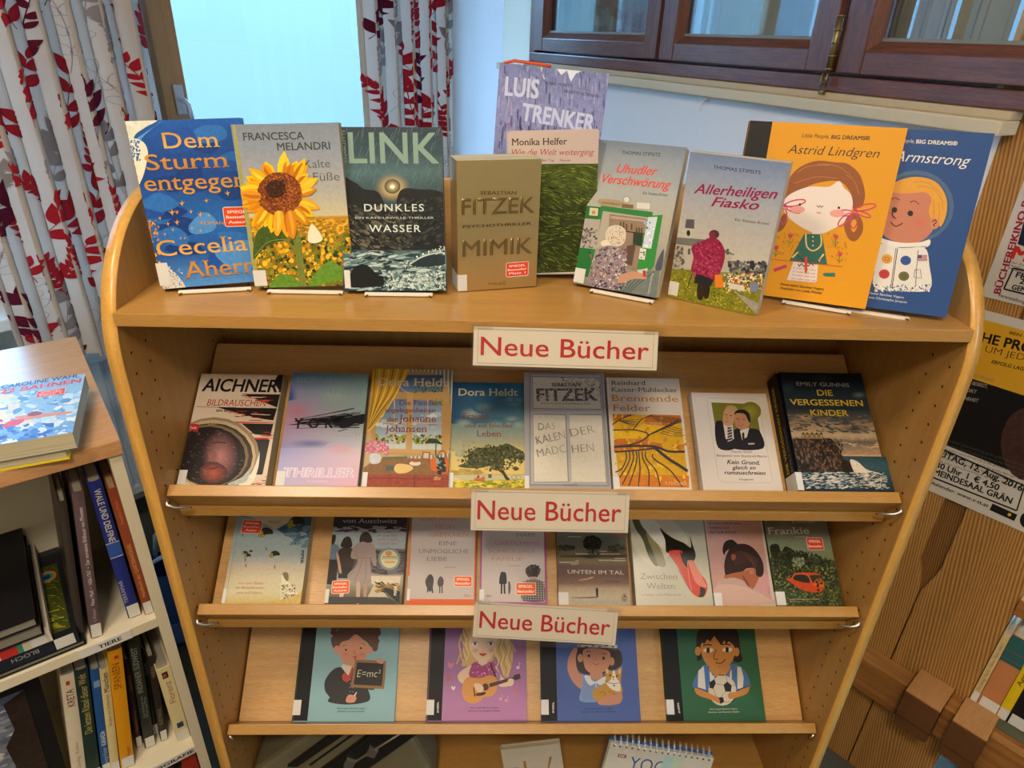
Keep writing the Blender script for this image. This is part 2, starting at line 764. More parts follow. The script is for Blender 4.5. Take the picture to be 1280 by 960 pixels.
def book(name, M, w, h, t, c, label, kind='soft', art=None, spine=None, sticker=None, cat='book', group=None,
         pages='cdbd97', gloss=0.35, mat=None, printmat=None, parts=None, round_=0.0, stitle=None):
    """x 0..w across the cover, y 0..h up, z 0..t through the book with the front cover at z = t"""
    root = empty(name, M, label, cat, group)
    cm = mat or plain('cover_' + c, c, gloss, mottle=0.05, spec=.3)
    ct = 0.0024 if kind == 'hard' else 0.0004
    ov = 0.003 if kind == 'hard' else 0.0003
    # cover: c-shaped profile extruded along y
    outer, inner = [], []
    bul = round_ if round_ else (0.002 if kind == 'hard' else 0.0)
    ns = 8 if bul else 1
    outer.append((w, t))
    inner.append((w, t - ct))
    for i in range(ns + 1):
        a = i / ns
        z = t * (1 - a)
        outer.append((-bul * sin(pi * a) if bul else 0.0, z))
        zi = ct + (t - 2 * ct) * (1 - a)
        inner.append((ct - (bul * sin(pi * a) if bul else 0.0), zi))
    outer.append((w, 0))
    inner.append((w, ct))
    mb = MB()
    n = len(outer)
    for y in (0, h):
        mb.v += [(a, y, b) for a, b in outer] + [(a, y, b) for a, b in inner]
    for i in range(n - 1):
        mb.f.append((i, i + 1, 2 * n + i + 1, 2 * n + i))
        mb.f.append((n + i + 1, n + i, 3 * n + i, 3 * n + i + 1))
        mb.f.append((i + 1, i, n + i, n + i + 1))
        mb.f.append((2 * n + i, 2 * n + i + 1, 3 * n + i + 1, 3 * n + i))
        mb.sm += [False] * 4
    mb.f.append((0, 2 * n, 3 * n, n))
    mb.f.append((n - 1, 2 * n - 1, 4 * n - 1, 3 * n - 1))
    mb.sm += [False] * 2
    mb.build('cover', cm, root)
    pg = box('page_block', (ct, ov, ct), (w - ov - 0.0004, h - ov, t - ct), pages_mat(pages, 'page_edges_' + pages), root)
    if art:
        art.put('cover_print', root, Matrix.Translation((0, 0, t + 2e-5)), printmat or PRINT())
    if spine:
        # spine sheet: u 0..t runs from the back board to the front board
        spine.put('spine_print', root, basis((-(bul + 2e-5 if bul else 2e-5), 0, 0), (0, 0, 1), (0, 1, 0), (-1, 0, 0)), printmat or PRINT())
    if sticker:
        # library sticker folded round the spine: sticker = (y0, y1, width on cover)
        y0, y1, sw = sticker[:3]
        sm = MB()
        e = 0.00012 + (art.k * Art.DZ if art else 0)
        e2 = 0.00025 + bul + (spine.k * Art.DZ if spine else 0)
        sm.v += [(sw, y0, t + e), (-e2, y0, t + e), (-e2, y0, 0.1 * t), (sw, y1, t + e), (-e2, y1, t + e), (-e2, y1, 0.1 * t)]
        sm.f += [(0, 1, 4, 3), (1, 2, 5, 4)]
        sm.sm += [False, False]
        sm.build('spine_sticker', PAPER(), root, fix=False)
    return root


def sticker_art(root, t, k, x0, y0, x1, y1, lines, c='d8431c', rot=0.0):
    """orange rounded sticker with white lines, on the cover"""
    w, h = x1 - x0, y1 - y0
    a = Art(w, h)
    r = min(w, h) * 0.12
    def rr(d):
        P = []
        for cx, cy, t0 in ((w - r, h - r, 0), (r, h - r, 90), (r, r, 180), (w - r, r, 270)):
            for q in range(4):
                tt = R(t0 + q * 30)
                P.append((cx + (r - d) * cos(tt), cy + (r - d) * sin(tt)))
        return P
    a.raw(rr(0), 'e9e2dc')
    a.raw(rr(0.0008), c)
    n = len(lines)
    for i, s in enumerate(lines):
        lw = min(0.84, 0.09 * len(s) + 0.1)
        ch = h * (0.62 / n) * 0.72
        yb = h * (0.86 - (i + 0.72) * 0.76 / n)
        a.T(s, w * (0.5 - lw / 2), yb, w * (0.5 + lw / 2), ch, 'f4e4da', b=0.012)
    # text in sheet units: y grows upward, so height is given downwards
    M = Matrix.Translation((x0, y0, t + k * Art.DZ + 6e-5)) @ Matrix.Rotation(R(rot), 4, 'Z')
    o = a.put('bestseller_sticker', root, M, PRINT())
    o['label'] = 'orange bestseller sticker with white lettering'
    return o
# ------------------------------------------------------------------ lights of the room and added fill lamps
def ceiling_panel(x, y, sx, sy, power, label, rot=0.0):
    root = empty('ceiling_light', Matrix.Translation((x, y, 2.56)) @ Matrix.Rotation(rot, 4, 'Z'),
                 None, 'light', 'ceiling lights of the room')
    fr = MB()
    for a, b in (((-sx / 2 - .02, -sy / 2 - .02), (sx / 2 + .02, -sy / 2)), ((-sx / 2 - .02, sy / 2), (sx / 2 + .02, sy / 2 + .02)),
                 ((-sx / 2 - .02, -sy / 2), (-sx / 2, sy / 2)), ((sx / 2, -sy / 2), (sx / 2 + .02, sy / 2))):
        fr.box((a[0], a[1], -.03), (b[0], b[1], .04))
    fr.build('frame', plain('lamp_frame', 'd8d8d8', .4), root)
    ld = bpy.data.lights.new('lamp', 'AREA')
    ld.shape = 'RECTANGLE'
    ld.size, ld.size_y = sx, sy
    ld.energy = power * LAMP_POWER
    ld.color = (1.0, 0.84, 0.64)
    lo = bpy.data.objects.new('lamp', ld)
    COL.objects.link(lo)
    lo.parent = root
    lo.location = (0, 0, -.012)
    root['label'] = label
    return root


ceiling_panel(-0.80, -0.60, 0.34, 0.34, 19, 'square ceiling lamp above and left of the bookcase')
ceiling_panel(0.60, -0.80, 0.34, 0.34, 6, 'square ceiling lamp in front of the bookcase on the right')
ceiling_panel(-0.20, -1.35, 0.34, 0.34, 34, 'added unseen square ceiling lamp over the aisle, frontal fill light')  # added lamp, brightens the surfaces that face the front
ceiling_panel(-0.1, -2.4, 1.2, 0.3, 10, 'added unseen long ceiling lamp behind the camera, room fill light')  # added lamp out of view, fills the room with soft light

# ------------------------------------------------------------------ the room shell
E0 = Vector((-.05, 2.05, 0))
UA = Vector((cos(R(45)), sin(R(45)), 0))          # along the window wall
NA = Vector((-sin(R(45)), cos(R(45)), 0))         # out of the room
UB = Vector((cos(R(-66)), sin(R(-66)), 0))
NB = Vector((-sin(R(-66)), cos(R(-66)), 0))       # out of the room
KO = Vector((.66, .42, 0))
UK = Vector((cos(R(-50)), sin(R(-50)), 0))
NK = Vector((-UK.y, UK.x, 0)) * -1                # towards the room
MA = basis(E0, UA, NA, (0, 0, 1))                 # (s, depth outwards, z)
MBm = basis(E0, UB, NB, (0, 0, 1))
MK = basis(KO, UK, (-NK.x, -NK.y, 0), (0, 0, 1))  # (s, depth away from the room, z)

WHITE = plain('wall_plaster', 'e3dccb', .85, mottle=.035, scale=60)
WBL = plain('wall_below_sill', 'dfe0e2', .8, mottle=.03, scale=60)
LWOOD = wood('window_frame_wood', 'b98955', 'a87647', axis=2, scale=2, rough=.4, pores=.12)
LWOODX = wood('window_frame_wood_flat', 'b98955', 'a87647', axis=0, scale=2, rough=.4, pores=.12)
CEIL = 2.6


def wallbox(name, a, b, mat, M, bevel=0):
    o = MB().box(a, b).build(name, mat, None, bevel)
    o.matrix_world = M
    return tag(o, kind='structure')


# floor: dark ribbed carpet
fm, nt, b_ = new_mat('ribbed_carpet')
tc = nt.nodes.new('ShaderNodeTexCoord')
w_ = nt.nodes.new('ShaderNodeTexWave')
w_.inputs['Scale'].default_value = 45
w_.inputs['Distortion'].default_value = 1.0
nn = nt.nodes.new('ShaderNodeTexNoise')
nn.inputs['Scale'].default_value = 260
nt.links.new(tc.outputs['Object'], w_.inputs['Vector'])
nt.links.new(tc.outputs['Object'], nn.inputs['Vector'])
cr = nt.nodes.new('ShaderNodeValToRGB')
cr.color_ramp.elements[0].color = (*lin('2e2c26'), 1)
cr.color_ramp.elements[1].color = (*lin('5b5749'), 1)
mm = nt.nodes.new('ShaderNodeMix')
mm.inputs[0].default_value = .6
nt.links.new(w_.outputs[1], mm.inputs[2])
nt.links.new(nn.outputs[0], mm.inputs[3])
nt.links.new(mm.outputs[0], cr.inputs[0])
nt.links.new(cr.outputs[0], b_.inputs['Base Color'])
b_.inputs['Roughness'].default_value = .95
tag(MB().box((-3.4, -3.2, -.05), (2.6, 2.8, 0)).build('floor', fm), kind='structure')
tag(MB().box((-3.4, -3.2, CEIL), (2.6, 2.8, CEIL + .05)).build('ceiling', WHITE), kind='structure')
# wall with the large window: niche from the floor to z 2.3, its depth is 0.36
tag(wallbox('wall_left', (-4.2, .40, 0), (.02, .48, .88), WHITE, MA), kind='structure')
wallbox('wall_left', (-4.2, 0, 2.3), (.05, .48, CEIL), WHITE, MA)
wallbox('wall_left', (-4.2, 0, 0), (-2.6, .40, 2.3), WHITE, MA)
REV = plain('wall_reveal', 'e6edf6', .7, mottle=.02, scale=60)
rv = MB()
rv.v += [(0, 0, 0), (.0, .42, 0), (.3, .42, 0), (.3, 0, 0), (0, 0, 2.3), (.0, .42, 2.3), (.3, .42, 2.3), (.3, 0, 2.3)]
rv.f += [(0, 4, 5, 1), (1, 5, 6, 2), (0, 3, 7, 4), (4, 7, 6, 5)]
rv.sm += [False] * 4
o = rv.build('wall_niche_side', REV)
o.matrix_world = MA
tag(o, kind='structure')
# wall with the dark window; opening s .225 .. 1.95, z 1.53 .. 2.25
for a, b, mt in (((0, 0, 1.53), (.225, .25, CEIL), WHITE), ((.225, 0, 2.3), (1.915, .25, CEIL), WHITE),
                 ((0, 0, 0), (.38, .25, 1.53), WHITE), ((.38, 0, 0), (1.915, .25, 1.53), WBL)):
    wallbox('wall_back', a, b, mt, MBm)
# the rest of the room, behind the camera
for n_, p, q in (('wall_right', (1.45, -.75), (2.3, -1.75)), ('wall_right', (2.3, -1.75), (2.3, -3.1)),
                 ('wall_front', (2.4, -3.1), (-3.2, -3.1)), ('wall_front', (-3.1, -3.1), (-3.1, -.9))):
    d = Vector((q[0] - p[0], q[1] - p[1], 0))
    L_ = d.length
    d.normalize()
    wallbox(n_, (0, -.06, 0), (L_, 0, CEIL), WHITE, basis((*p, 0), d, (-d.y, d.x, 0), (0, 0, 1)))


# ------------------------------------------------------------------ glass
def glass(name, tint=(1, 1, 1), gl=0.06, rough=0.02):
    if name in _mats:
        return _mats[name]
    m = bpy.data.materials.new(name)
    m.use_nodes = True
    nt = m.node_tree
    nt.nodes.clear()
    o = nt.nodes.new('ShaderNodeOutputMaterial')
    t = nt.nodes.new('ShaderNodeBsdfTransparent')
    t.inputs[0].default_value = (*tint, 1)
    g = nt.nodes.new('ShaderNodeBsdfGlossy')
    g.inputs['Roughness'].default_value = rough
    fr = nt.nodes.new('ShaderNodeFresnel')
    fr.inputs[0].default_value = 1.5
    ma = nt.nodes.new('ShaderNodeMath')
    ma.operation = 'MULTIPLY_ADD'
    ma.inputs[1].default_value = .6
    ma.inputs[2].default_value = gl
    mx = nt.nodes.new('ShaderNodeMixShader')
    nt.links.new(fr.outputs[0], ma.inputs[0])
    nt.links.new(ma.outputs[0], mx.inputs[0])
    nt.links.new(t.outputs[0], mx.inputs[1])
    nt.links.new(g.outputs[0], mx.inputs[2])
    nt.links.new(mx.outputs[0], o.inputs[0])
    _mats[name] = m
    return m


# ------------------------------------------------------------------ large window (left)
w1 = empty('window_1', MA, kind='structure')
box('frame_sill', (-2.6, .30, .90), (0, .40, .985), LWOODX, w1, .004)
box('frame_top', (-2.6, .30, 2.2), (0, .40, 2.3), LWOODX, w1, .004)
box('frame_side', (-.045, .30, .985), (0, .40, 2.2), LWOOD, w1, .004)
box('frame_side', (-2.6, .30, .985), (-2.5, .40, 2.2), LWOOD, w1, .004)
box('mullion', (-1.236, .32, .985), (-1.192, .40, 2.2), LWOOD, w1, .003)
rs = box('sash_stile', (-1.186, .30, .985), (-1.112, .365, 2.2), LWOOD, w1, .004)
box('sash_stile', (-1.32, .30, .985), (-1.242, .365, 2.2), LWOOD, w1, .004)
box('sash_stile', (-.125, .30, .985), (-.05, .365, 2.2), LWOOD, w1, .004)
for a, b in ((-1.112, -.125), (-2.5, -1.32)):
    box('sash_rail', (a, .305, .985), (b, .365, 1.035), LWOODX, w1, .004)
    box('sash_rail', (a, .305, 2.13), (b, .365, 2.2), LWOODX, w1, .004)
    box('pane', (a, .336, 1.035), (b, .342, 2.13), glass('clear_pane', (.9, .97, 1), .0), w1)
hm = MB().box((-.016, -.008, -.045), (.016, 0, .045))
hd = hm.build('window_handle', plain('handle_steel', 'b9bcc4', .3, metal=.7), w1, .006)
hd.matrix_local = Matrix.Translation((-1.14, .30, 1.40))
ml = MB().tube([(0, -.006, 0), (0, -.04, 0), (.005, -.048, -.01), (.012, -.05, -.10)], [.009, .008, .008, .007], 10)
ml.build('lever', plain('handle_steel', 'b9bcc4', .3, metal=.7), hd)
sillm = plain('sill_stone', 'd7d9dd', .35, mottle=.03)
o = MB().box((-2.6, .10, .862), (0, .31, .895)).build('windowsill', sillm, None, .004)
o.matrix_world = MA
tag(o, kind='structure')

# ------------------------------------------------------------------ dark window (right)
DW = wood('dark_window_wood', '7e4e3a', '52302a', axis=0, scale=6, stretch=16, rough=.3, pores=.3)
DWV = wood('dark_window_wood_upright', '7e4e3a', '52302a', axis=2, scale=6, stretch=16, rough=.3, pores=.3)
w2 = empty('window_2', MBm, kind='structure')
# outer frame
box('frame_rail', (.225, .0, 1.53), (1.96, .08, 1.560), DW, w2, .003)
box('frame_stile', (.225, .0, 1.56), (.268, .08, 2.3), DWV, w2, .003)
box('frame_back', (.268, .045, 1.555), (1.96, .075, 1.58), DW, w2, .001)
OUTW = plain('gap_shade_dark', '241613', .6)


def sash(s0, s1, z0=1.566, z1=2.26, st=.058):
    r = empty('sash', None)
    r.parent = w2
    box('stile', (s0, -.006, z0), (s0 + st, .04, z1), DWV, r, .003)
    box('stile', (s1 - st, -.006, z0), (s1, .04, z1), DWV, r, .003)
    box('rail', (s0 + st, -.005, z0), (s1 - st, .04, z0 + .040), DW, r, .002)
    # bevelled bead round the pane
    a, b, c = s0 + st, s1 - st, z0 + .040
    m = MB()
    w_ = .017
    prof = [(0, -.003), (w_, .012), (w_, .03), (0, .03)]
    m.prism([(q, p) for p, q in prof], a, b, lambda q, p, h: (h, q, c + p))
    m.build('bead', DW, r)
    m = MB()
    m.prism(prof, c, z1, lambda p, q, h: (a + p, q, h))
    m.build('bead', DWV, r)
    m = MB()
    m.prism(prof, c, z1, lambda p, q, h: (b - p, q, h))
    m.build('bead', DWV, r)
    sl = MB().box((a + w_, .013, c + w_), (b - w_, .02, c + w_ + .006))
    sl.build('seal', plain('seal_grey', '77776a', .5), r)
    box('pane', (a + w_, .018, c + w_), (b - w_, .023, z1), glass('clear_pane', (.9, .97, 1), .0), r)


sash(.272, .985)
sash(1.0, 1.560)
sash(1.580, 2.03)
box('shadow_gap', (.268, .05, 1.56), (1.96, .06, 1.60), OUTW, w2)  # dark strip: the shade between sash and frame is put into its colour
# brass hinge between the second and third sash
hg = MB()
hg.tube([(0, 0, 0), (0, 0, .10)], .0065, 12)
for k in range(5):
    hg.tube([(0, 0, .004 + k * .023), (0, 0, .008 + k * .023)], .0076, 12)
br = plain('old_brass', '8c7a52', .4, metal=.8)
hh = hg.build('hinge', br, w2)
hh.matrix_local = Matrix.Translation((1.570, -.012, 1.566))
hk = MB()
hk.tube([(-.006, 0, .012), (-.006, 0, -.012), (.002, 0, -.002), (.006, 0, -.012), (.006, 0, .012)], .003, 8)
hk.tube([(-.005, 0, -.022), (.007, 0, -.022)], .005, 10)
h2 = hk.build('hinge_catch', br, w2)
h2.matrix_local = Matrix.Translation((1.566, -.014, 1.552))
SB = plain('sill_cream', 'c9b998', .6, mottle=.05)
o = MB().box((.0, -.028, 1.494), (1.94, .02, 1.5165)).build('windowsill', SB, None, .003)
o.matrix_world = MBm
tag(o, kind='structure')
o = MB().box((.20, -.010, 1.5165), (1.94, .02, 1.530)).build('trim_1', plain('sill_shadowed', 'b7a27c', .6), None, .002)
o.matrix_world = MBm
tag(o, kind='structure')
# cup hook under the sill
hm = MB().tube([(0, .012, .012), (0, 0, .010), (0, -.010, 0), (.003, -.014, -.008), (.008, -.010, -.010)], .0022, 8)
o = hm.build('wall_hook', plain('white_plastic', 'e6e6e6', .3))
o.matrix_world = MBm @ Matrix.Translation((1.215, -.012, 1.472))
tag(o, 'small white hook on the white wall under the dark window sill', 'hook')

# what is seen behind the dark window: curtains, a snowy hillside with a white house
def drape(name, M, s0, s1, z0, z1, amp, folds, mat, nz=6, ns=None, seed=0, dphi=0.0):
    rd = random.Random(seed)
    ns = ns or int(folds * 16)
    ph = [rd.uniform(-.4, .4) for _ in range(int(folds) + 3)]
    am = [rd.uniform(.55, 1.25) for _ in range(int(folds) + 3)]

    def P(a, z, off=0.0):
        t = a * folds
        k = int(t)
        fr_ = t - k
        A = am[k] * (1 - fr_) + am[k + 1] * fr_
        p_ = ph[k] * (1 - fr_) + ph[k + 1] * fr_
        q = 2 * pi * t + p_ + dphi * (z - z0)
        d = amp * A * sin(q)
        s = s0 + (s1 - s0) * a + .22 * (s1 - s0) / folds * sin(2 * q + .6)
        return s, d, z

    m = MB()
    for j in range(nz + 1):
        z = z0 + (z1 - z0) * j / nz
        for i in range(ns + 1):
            m.v.append(P(i / ns, z))
    for j in range(nz):
        for i in range(ns):
            a = j * (ns + 1) + i
            m.f.append((a, a + 1, a + ns + 2, a + ns + 1))
            m.sm.append(True)
    o = m.build(name, mat, None, fix=False)
    o.matrix_world = M
    return o, P


def cloth(name, c, tr=.35):
    if name in _mats:
        return _mats[name]
    m, nt, b = new_mat(name)
    L = nt.links.new
    tl = nt.nodes.new('ShaderNodeBsdfTranslucent')
    tl.inputs[0].default_value = (*lin(c), 1)
    mx = nt.nodes.new('ShaderNodeMixShader')
    mx.inputs[0].default_value = tr
    out = nt.nodes['Material Output']
    L(b.outputs[0], mx.inputs[1])
    L(tl.outputs[0], mx.inputs[2])
    L(mx.outputs[0], out.inputs[0])
    tc = nt.nodes.new('ShaderNodeTexCoord')
    mp = nt.nodes.new('ShaderNodeMapping')
    mp.inputs['Scale'].default_value = (400, 400, 2400)
    n = nt.nodes.new('ShaderNodeTexNoise')
    n.inputs['Scale'].default_value = 1
    L(tc.outputs['Object'], mp.inputs[0])
    L(mp.outputs[0], n.inputs['Vector'])
    mr = nt.nodes.new('ShaderNodeMapRange')
    mr.inputs[3].default_value = .9
    mr.inputs[4].default_value = 1.06
    L(n.outputs[0], mr.inputs[0])
    vm = nt.nodes.new('ShaderNodeVectorMath')
    vm.operation = 'SCALE'
    vm.inputs[0].default_value = lin(c)
    L(mr.outputs[0], vm.inputs['Scale'])
    L(vm.outputs[0], b.inputs['Base Color'])
    b.inputs['Roughness'].default_value = .9
    b.inputs['Specular IOR Level'].default_value = .1
    _mats[name] = m
    return m


BC = cloth('beige_drape', 'c2a888', .015)
VC = cloth('sheer_drape', 'c8c6cc', .06)
for a, b, mt, lb in ((.286, .63, BC, 'widest, in the left pane'), (1.049, 1.272, BC, 'in the middle pane'), (1.598, 1.632, BC, 'narrow strip in the right pane'), (1.723, 1.827, BC, 'in the right pane beside the plank wall')):
    o, _ = drape('drape', MBm, a, b, 1.50, 2.3, .010, max(1.2, (b - a) * 14), mt, seed=int(a * 100))
    o.matrix_world = MBm @ Matrix.Translation((0, .10, 0))
    tag(o, 'greyish beige curtain seen through the dark window, ' + lb, 'curtain', 'beige curtains beyond the dark window')
for a, b, lb in ((.226, .285, 'at the far left'), (.632, .775, 'right edge of the left pane'), (1.015, 1.047, 'left edge of the middle pane'), (1.574, 1.597, 'left edge of the right pane'), (1.634, 1.721, 'between two beige strips'), (1.829, 1.90, 'last one beside the plank wall')):
    o, _ = drape('drape', MBm, a, b, 1.50, 2.3, .006, max(1, (b - a) * 22), VC, seed=int(a * 100))
    o.matrix_world = MBm @ Matrix.Translation((0, .105, 0))
    tag(o, 'narrow pale grey blue sheer curtain behind the dark window, ' + lb, 'curtain', 'sheer curtains beyond the dark window')
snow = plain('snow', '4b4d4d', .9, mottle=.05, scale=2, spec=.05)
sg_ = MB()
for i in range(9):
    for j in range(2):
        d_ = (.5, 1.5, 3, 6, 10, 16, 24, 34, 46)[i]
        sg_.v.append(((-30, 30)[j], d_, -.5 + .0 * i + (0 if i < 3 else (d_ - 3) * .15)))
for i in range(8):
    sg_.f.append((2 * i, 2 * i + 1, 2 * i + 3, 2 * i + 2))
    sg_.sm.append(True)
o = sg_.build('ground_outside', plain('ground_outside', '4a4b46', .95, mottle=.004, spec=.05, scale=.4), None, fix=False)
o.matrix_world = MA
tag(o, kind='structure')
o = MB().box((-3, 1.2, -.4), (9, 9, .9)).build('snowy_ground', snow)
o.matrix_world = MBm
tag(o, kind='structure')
sn = MB()
rd = random.Random(4)
P = [(-14 + i * .9, 4.6 + .5 * sin(i * .9) + rd.uniform(-.18, .18)) for i in range(30)]
for i in range(29):
    for k in range(3):
        pass
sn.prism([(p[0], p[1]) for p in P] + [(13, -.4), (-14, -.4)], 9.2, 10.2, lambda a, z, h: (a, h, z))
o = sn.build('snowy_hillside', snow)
o.matrix_world = MBm
tag(o, 'distant snow covered hillside seen through the dark window', 'hillside')
hs = empty('house', MBm @ Matrix.Translation((2.6, 5.0, .9)), 'small snowed-in white house seen through the middle pane', 'house')
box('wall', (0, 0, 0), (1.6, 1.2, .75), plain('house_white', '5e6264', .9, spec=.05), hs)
m = MB().prism([(-.15, .72), (.8, 1.15), (1.75, .72)], -.15, 1.35, lambda a, z, h: (a, h, z))
m.build('roof', snow, hs)
box('window', (.35, -.01, .25), (.6, .02, .5), plain('house_pane', '5c6a78', .2), hs)
box('window', (.95, -.01, .25), (1.2, .02, .5), plain('house_pane', '5c6a78', .2), hs)

# ------------------------------------------------------------------ printed curtains at the large window
def leaf(P, ms, mv, a0, z0, ang, ln, wd, per, W, H, seed=0):
    """leaf lying on the curtain surface; a in metres of cloth, z in metres"""
    n = 7
    rows = []
    ca, sa = cos(ang), sin(ang)
    for i in range(n + 1):
        t = i / n
        hw = wd * (sin(pi * t ** .75)) * .5 + .0004
        row = []
        for k in (-1, -.33, .33, 1):
            x, y = t * ln, k * hw
            aa, zz = a0 + x * ca - y * sa, z0 + x * sa + y * ca
            row.append((aa, zz))
        rows.append(row)
    return rows


def print_leaves(curt, P, W, z0, z1, n_sprigs, seed, off=-.0022):
    """W = flat cloth width in metres; P(a, z) surface"""
    rd = random.Random(seed)
    kinds = {'red': ('a32533', []), 'plum': ('5a1a33', []), 'grey': ('8f8b92', [])}
    mbs = {k: MB() for k in kinds}
    lines = MB()

    def surf(aa, zz, e=0.0):
        a = min(max(aa / W, 0.0), 1.0)
        zz = min(max(zz, z0 + .001), z1 - .001)
        p = Vector(P(a, zz))
        q = Vector(P(min(a + .002, 1), zz))
        r_ = Vector(P(max(a - .002, 0), zz))
        t = (q - r_)
        nrm = Vector((t.y, -t.x, 0))
        if nrm.length > 1e-9:
            nrm.normalize()
        if nrm.y > 0:
            nrm = -nrm
        return p + nrm * e

    def add_leaf(mb, a0, zz0, ang, ln, wd):
        ee = .0022 + rd.random() * .0008
        rows = leaf(P, None, None, a0, zz0, ang, ln, wd, None, W, None)
        if min(r[0][0] for r in rows) < .004 or max(r[0][0] for r in rows) > W - .004:
            return
        i0 = len(mb.v)
        for r_ in rows:
            for aa, zz in r_:
                mb.v.append(tuple(surf(aa, zz, ee)))
        for i in range(len(rows) - 1):
            for k in range(3):
                a = i0 + i * 4 + k
                mb.f.append((a, a + 1, a + 5, a + 4))
                mb.sm.append(True)

    def strip(mb, pts, wd):
        ee = .0019
        i0 = len(mb.v)
        for i, (aa, zz) in enumerate(pts):
            p, q = pts[max(i - 1, 0)], pts[min(i + 1, len(pts) - 1)]
            dx, dz = q[0] - p[0], q[1] - p[1]
            l = math.hypot(dx, dz) or 1
            for sg in (-1, 1):
                mb.v.append(tuple(surf(aa - dz / l * wd * sg / 2, zz + dx / l * wd * sg / 2, ee)))
        for i in range(len(pts) - 1):
            a = i0 + 2 * i
            mb.f.append((a, a + 1, a + 3, a + 2))
            mb.sm.append(True)

    grid = []
    tries = 0
    while len(grid) < n_sprigs and tries < 4000:
        tries += 1
        a0, zc = rd.uniform(.05, W - .05), rd.uniform(z0 + .02, z1 - .05)
        if any(math.hypot(a0 - g[0], (zc - g[1])) < .105 for g in grid):
            continue
        grid.append((a0, zc))
        kind = rd.choice(['red', 'red', 'red', 'plum', 'grey', 'outline'])
        base = rd.uniform(.9, 2.2)
        L_ = rd.uniform(.11, .17)
        pts = []
        x, z, an = a0 - L_ * cos(base) * .5, zc - L_ * sin(base) * .5, base
        curve = rd.uniform(-.5, .5)
        for i in range(9):
            pts.append((x, z))
            x += L_ / 8 * cos(an)
            z += L_ / 8 * sin(an)
            an += curve / 8
        if kind == 'outline':
            strip(lines, pts, .0011)
            for i in range(2, 9, 2):
                for sg in (-1, 1):
                    aa = base + curve * i / 8 + sg * .8
                    ln, wd = rd.uniform(.026, .040), .019
                    o_ = []
                    for t in range(13):
                        tt = t / 12 * 2 * pi
                        u = ln * (.5 - .5 * cos(tt))
                        v = wd * .5 * sin(tt)
                        o_.append((pts[i][0] + u * cos(aa) - v * sin(aa), pts[i][1] + u * sin(aa) + v * cos(aa)))
                    strip(lines, o_, .0011)
            continue
        mb = mbs[kind]
        strip(mb, pts, .0016)
        big = rd.random() < .45
        for i in range(1, 9, 2 if big else 1):
            for sg in (-1, 1):
                if rd.random() < .12:
                    continue
                ln = rd.uniform(.042, .062) if big else rd.uniform(.024, .036)
                add_leaf(mb, pts[i][0], pts[i][1], base + curve * i / 8 + sg * rd.uniform(.6, 1.0), ln, ln * rd.uniform(.4, .52))
        add_leaf(mb, pts[-1][0], pts[-1][1], an, .035, .015)
    for k, (c, _) in kinds.items():
        if mbs[k].v:
            nm = {'red': 'red', 'plum': 'plum', 'grey': 'grey'}[k]
            o = mbs[k].build('leaf_print', cloth('leaf_ink_' + nm, c, .12), curt, fix=False)
            o['kind'] = 'stuff'
            o['label'] = nm + ' leaf sprigs printed on the cloth'
    if lines.v:
        o = lines.build('leaf_print', cloth('leaf_ink_line', '8e8a8a', .2), curt, fix=False)
        o['kind'] = 'stuff'
        o['label'] = 'thin grey outlined sprigs printed on the cloth'


CW = cloth('curtain_cotton', 'c4bab0', .16)
for s0, s1, zb, amp, folds, sd, W, lb, dd in (
        (-1.80, -1.325, .80, .033, 7.3, 11, 1.15, 'white gathered curtain with red and plum leaf sprigs hanging left of the bookcase', -.05),
        (-.685, -.300, .80, .022, 5.2, 5, .62, 'white curtain with red and purple leaves hanging behind the dark stormy book', -.05)):
    o, P_ = drape('curtain', None or Matrix.Identity(4), s0, s1, zb, 2.25, amp, folds, CW, nz=10, ns=int(folds * 22), seed=sd, dphi=.35)
    o.matrix_world = MA @ Matrix.Translation((0, dd, 0))
    tag(o, lb, 'curtain')
    print_leaves(o, P_, W, zb, 2.25, int(W * 1.45 / .0135), sd)
# curtain rail
o = MB().tube([(-2.7, 0, 2.27), (-.1, 0, 2.27)], .012, 10).build('curtain_rail', plain('rail_white', 'dddddd', .4))
o.matrix_world = MA @ Matrix.Translation((0, -.05, 0))
tag(o, 'white curtain rail above the large window', 'rail')

# ------------------------------------------------------------------ radiator under the large window
rad = empty('radiator', MA @ Matrix.Translation((-2.35, .20, .155)), 'white panel radiator with vertical grooves under the large window', 'radiator')
RM = plain('radiator_white', 'c9d3df', .35, mottle=.015)
box('back_panel', (0, .05, 0), (1.75, .06, .54), RM, rad)
for k in range(25):
    # pressed vertical flutes
    x = .02 + k * .07
    m = MB().prism([(0, .012), (.006, 0), (.054, 0), (.06, .012), (.06, .02), (0, .02)], .03, .51, lambda a, b, h: (x + a, b, h))
    m.build('flute', RM, rad)
box('header', (0, .0, .51), (1.75, .07, .545), RM, rad, .004)
box('footer', (0, .0, 0), (1.75, .02, .03), RM, rad, .004)
box('front_sheet', (0, .018, .03), (1.75, .022, .51), RM, rad)
m = MB().tube([(1.70, .04, 0), (1.70, .04, -.16)], .010, 8)
m.build('pipe', RM, rad)
m = MB().tube([(.06, .04, 0), (.06, .04, -.16)], .010, 8)
m.build('pipe', RM, rad)
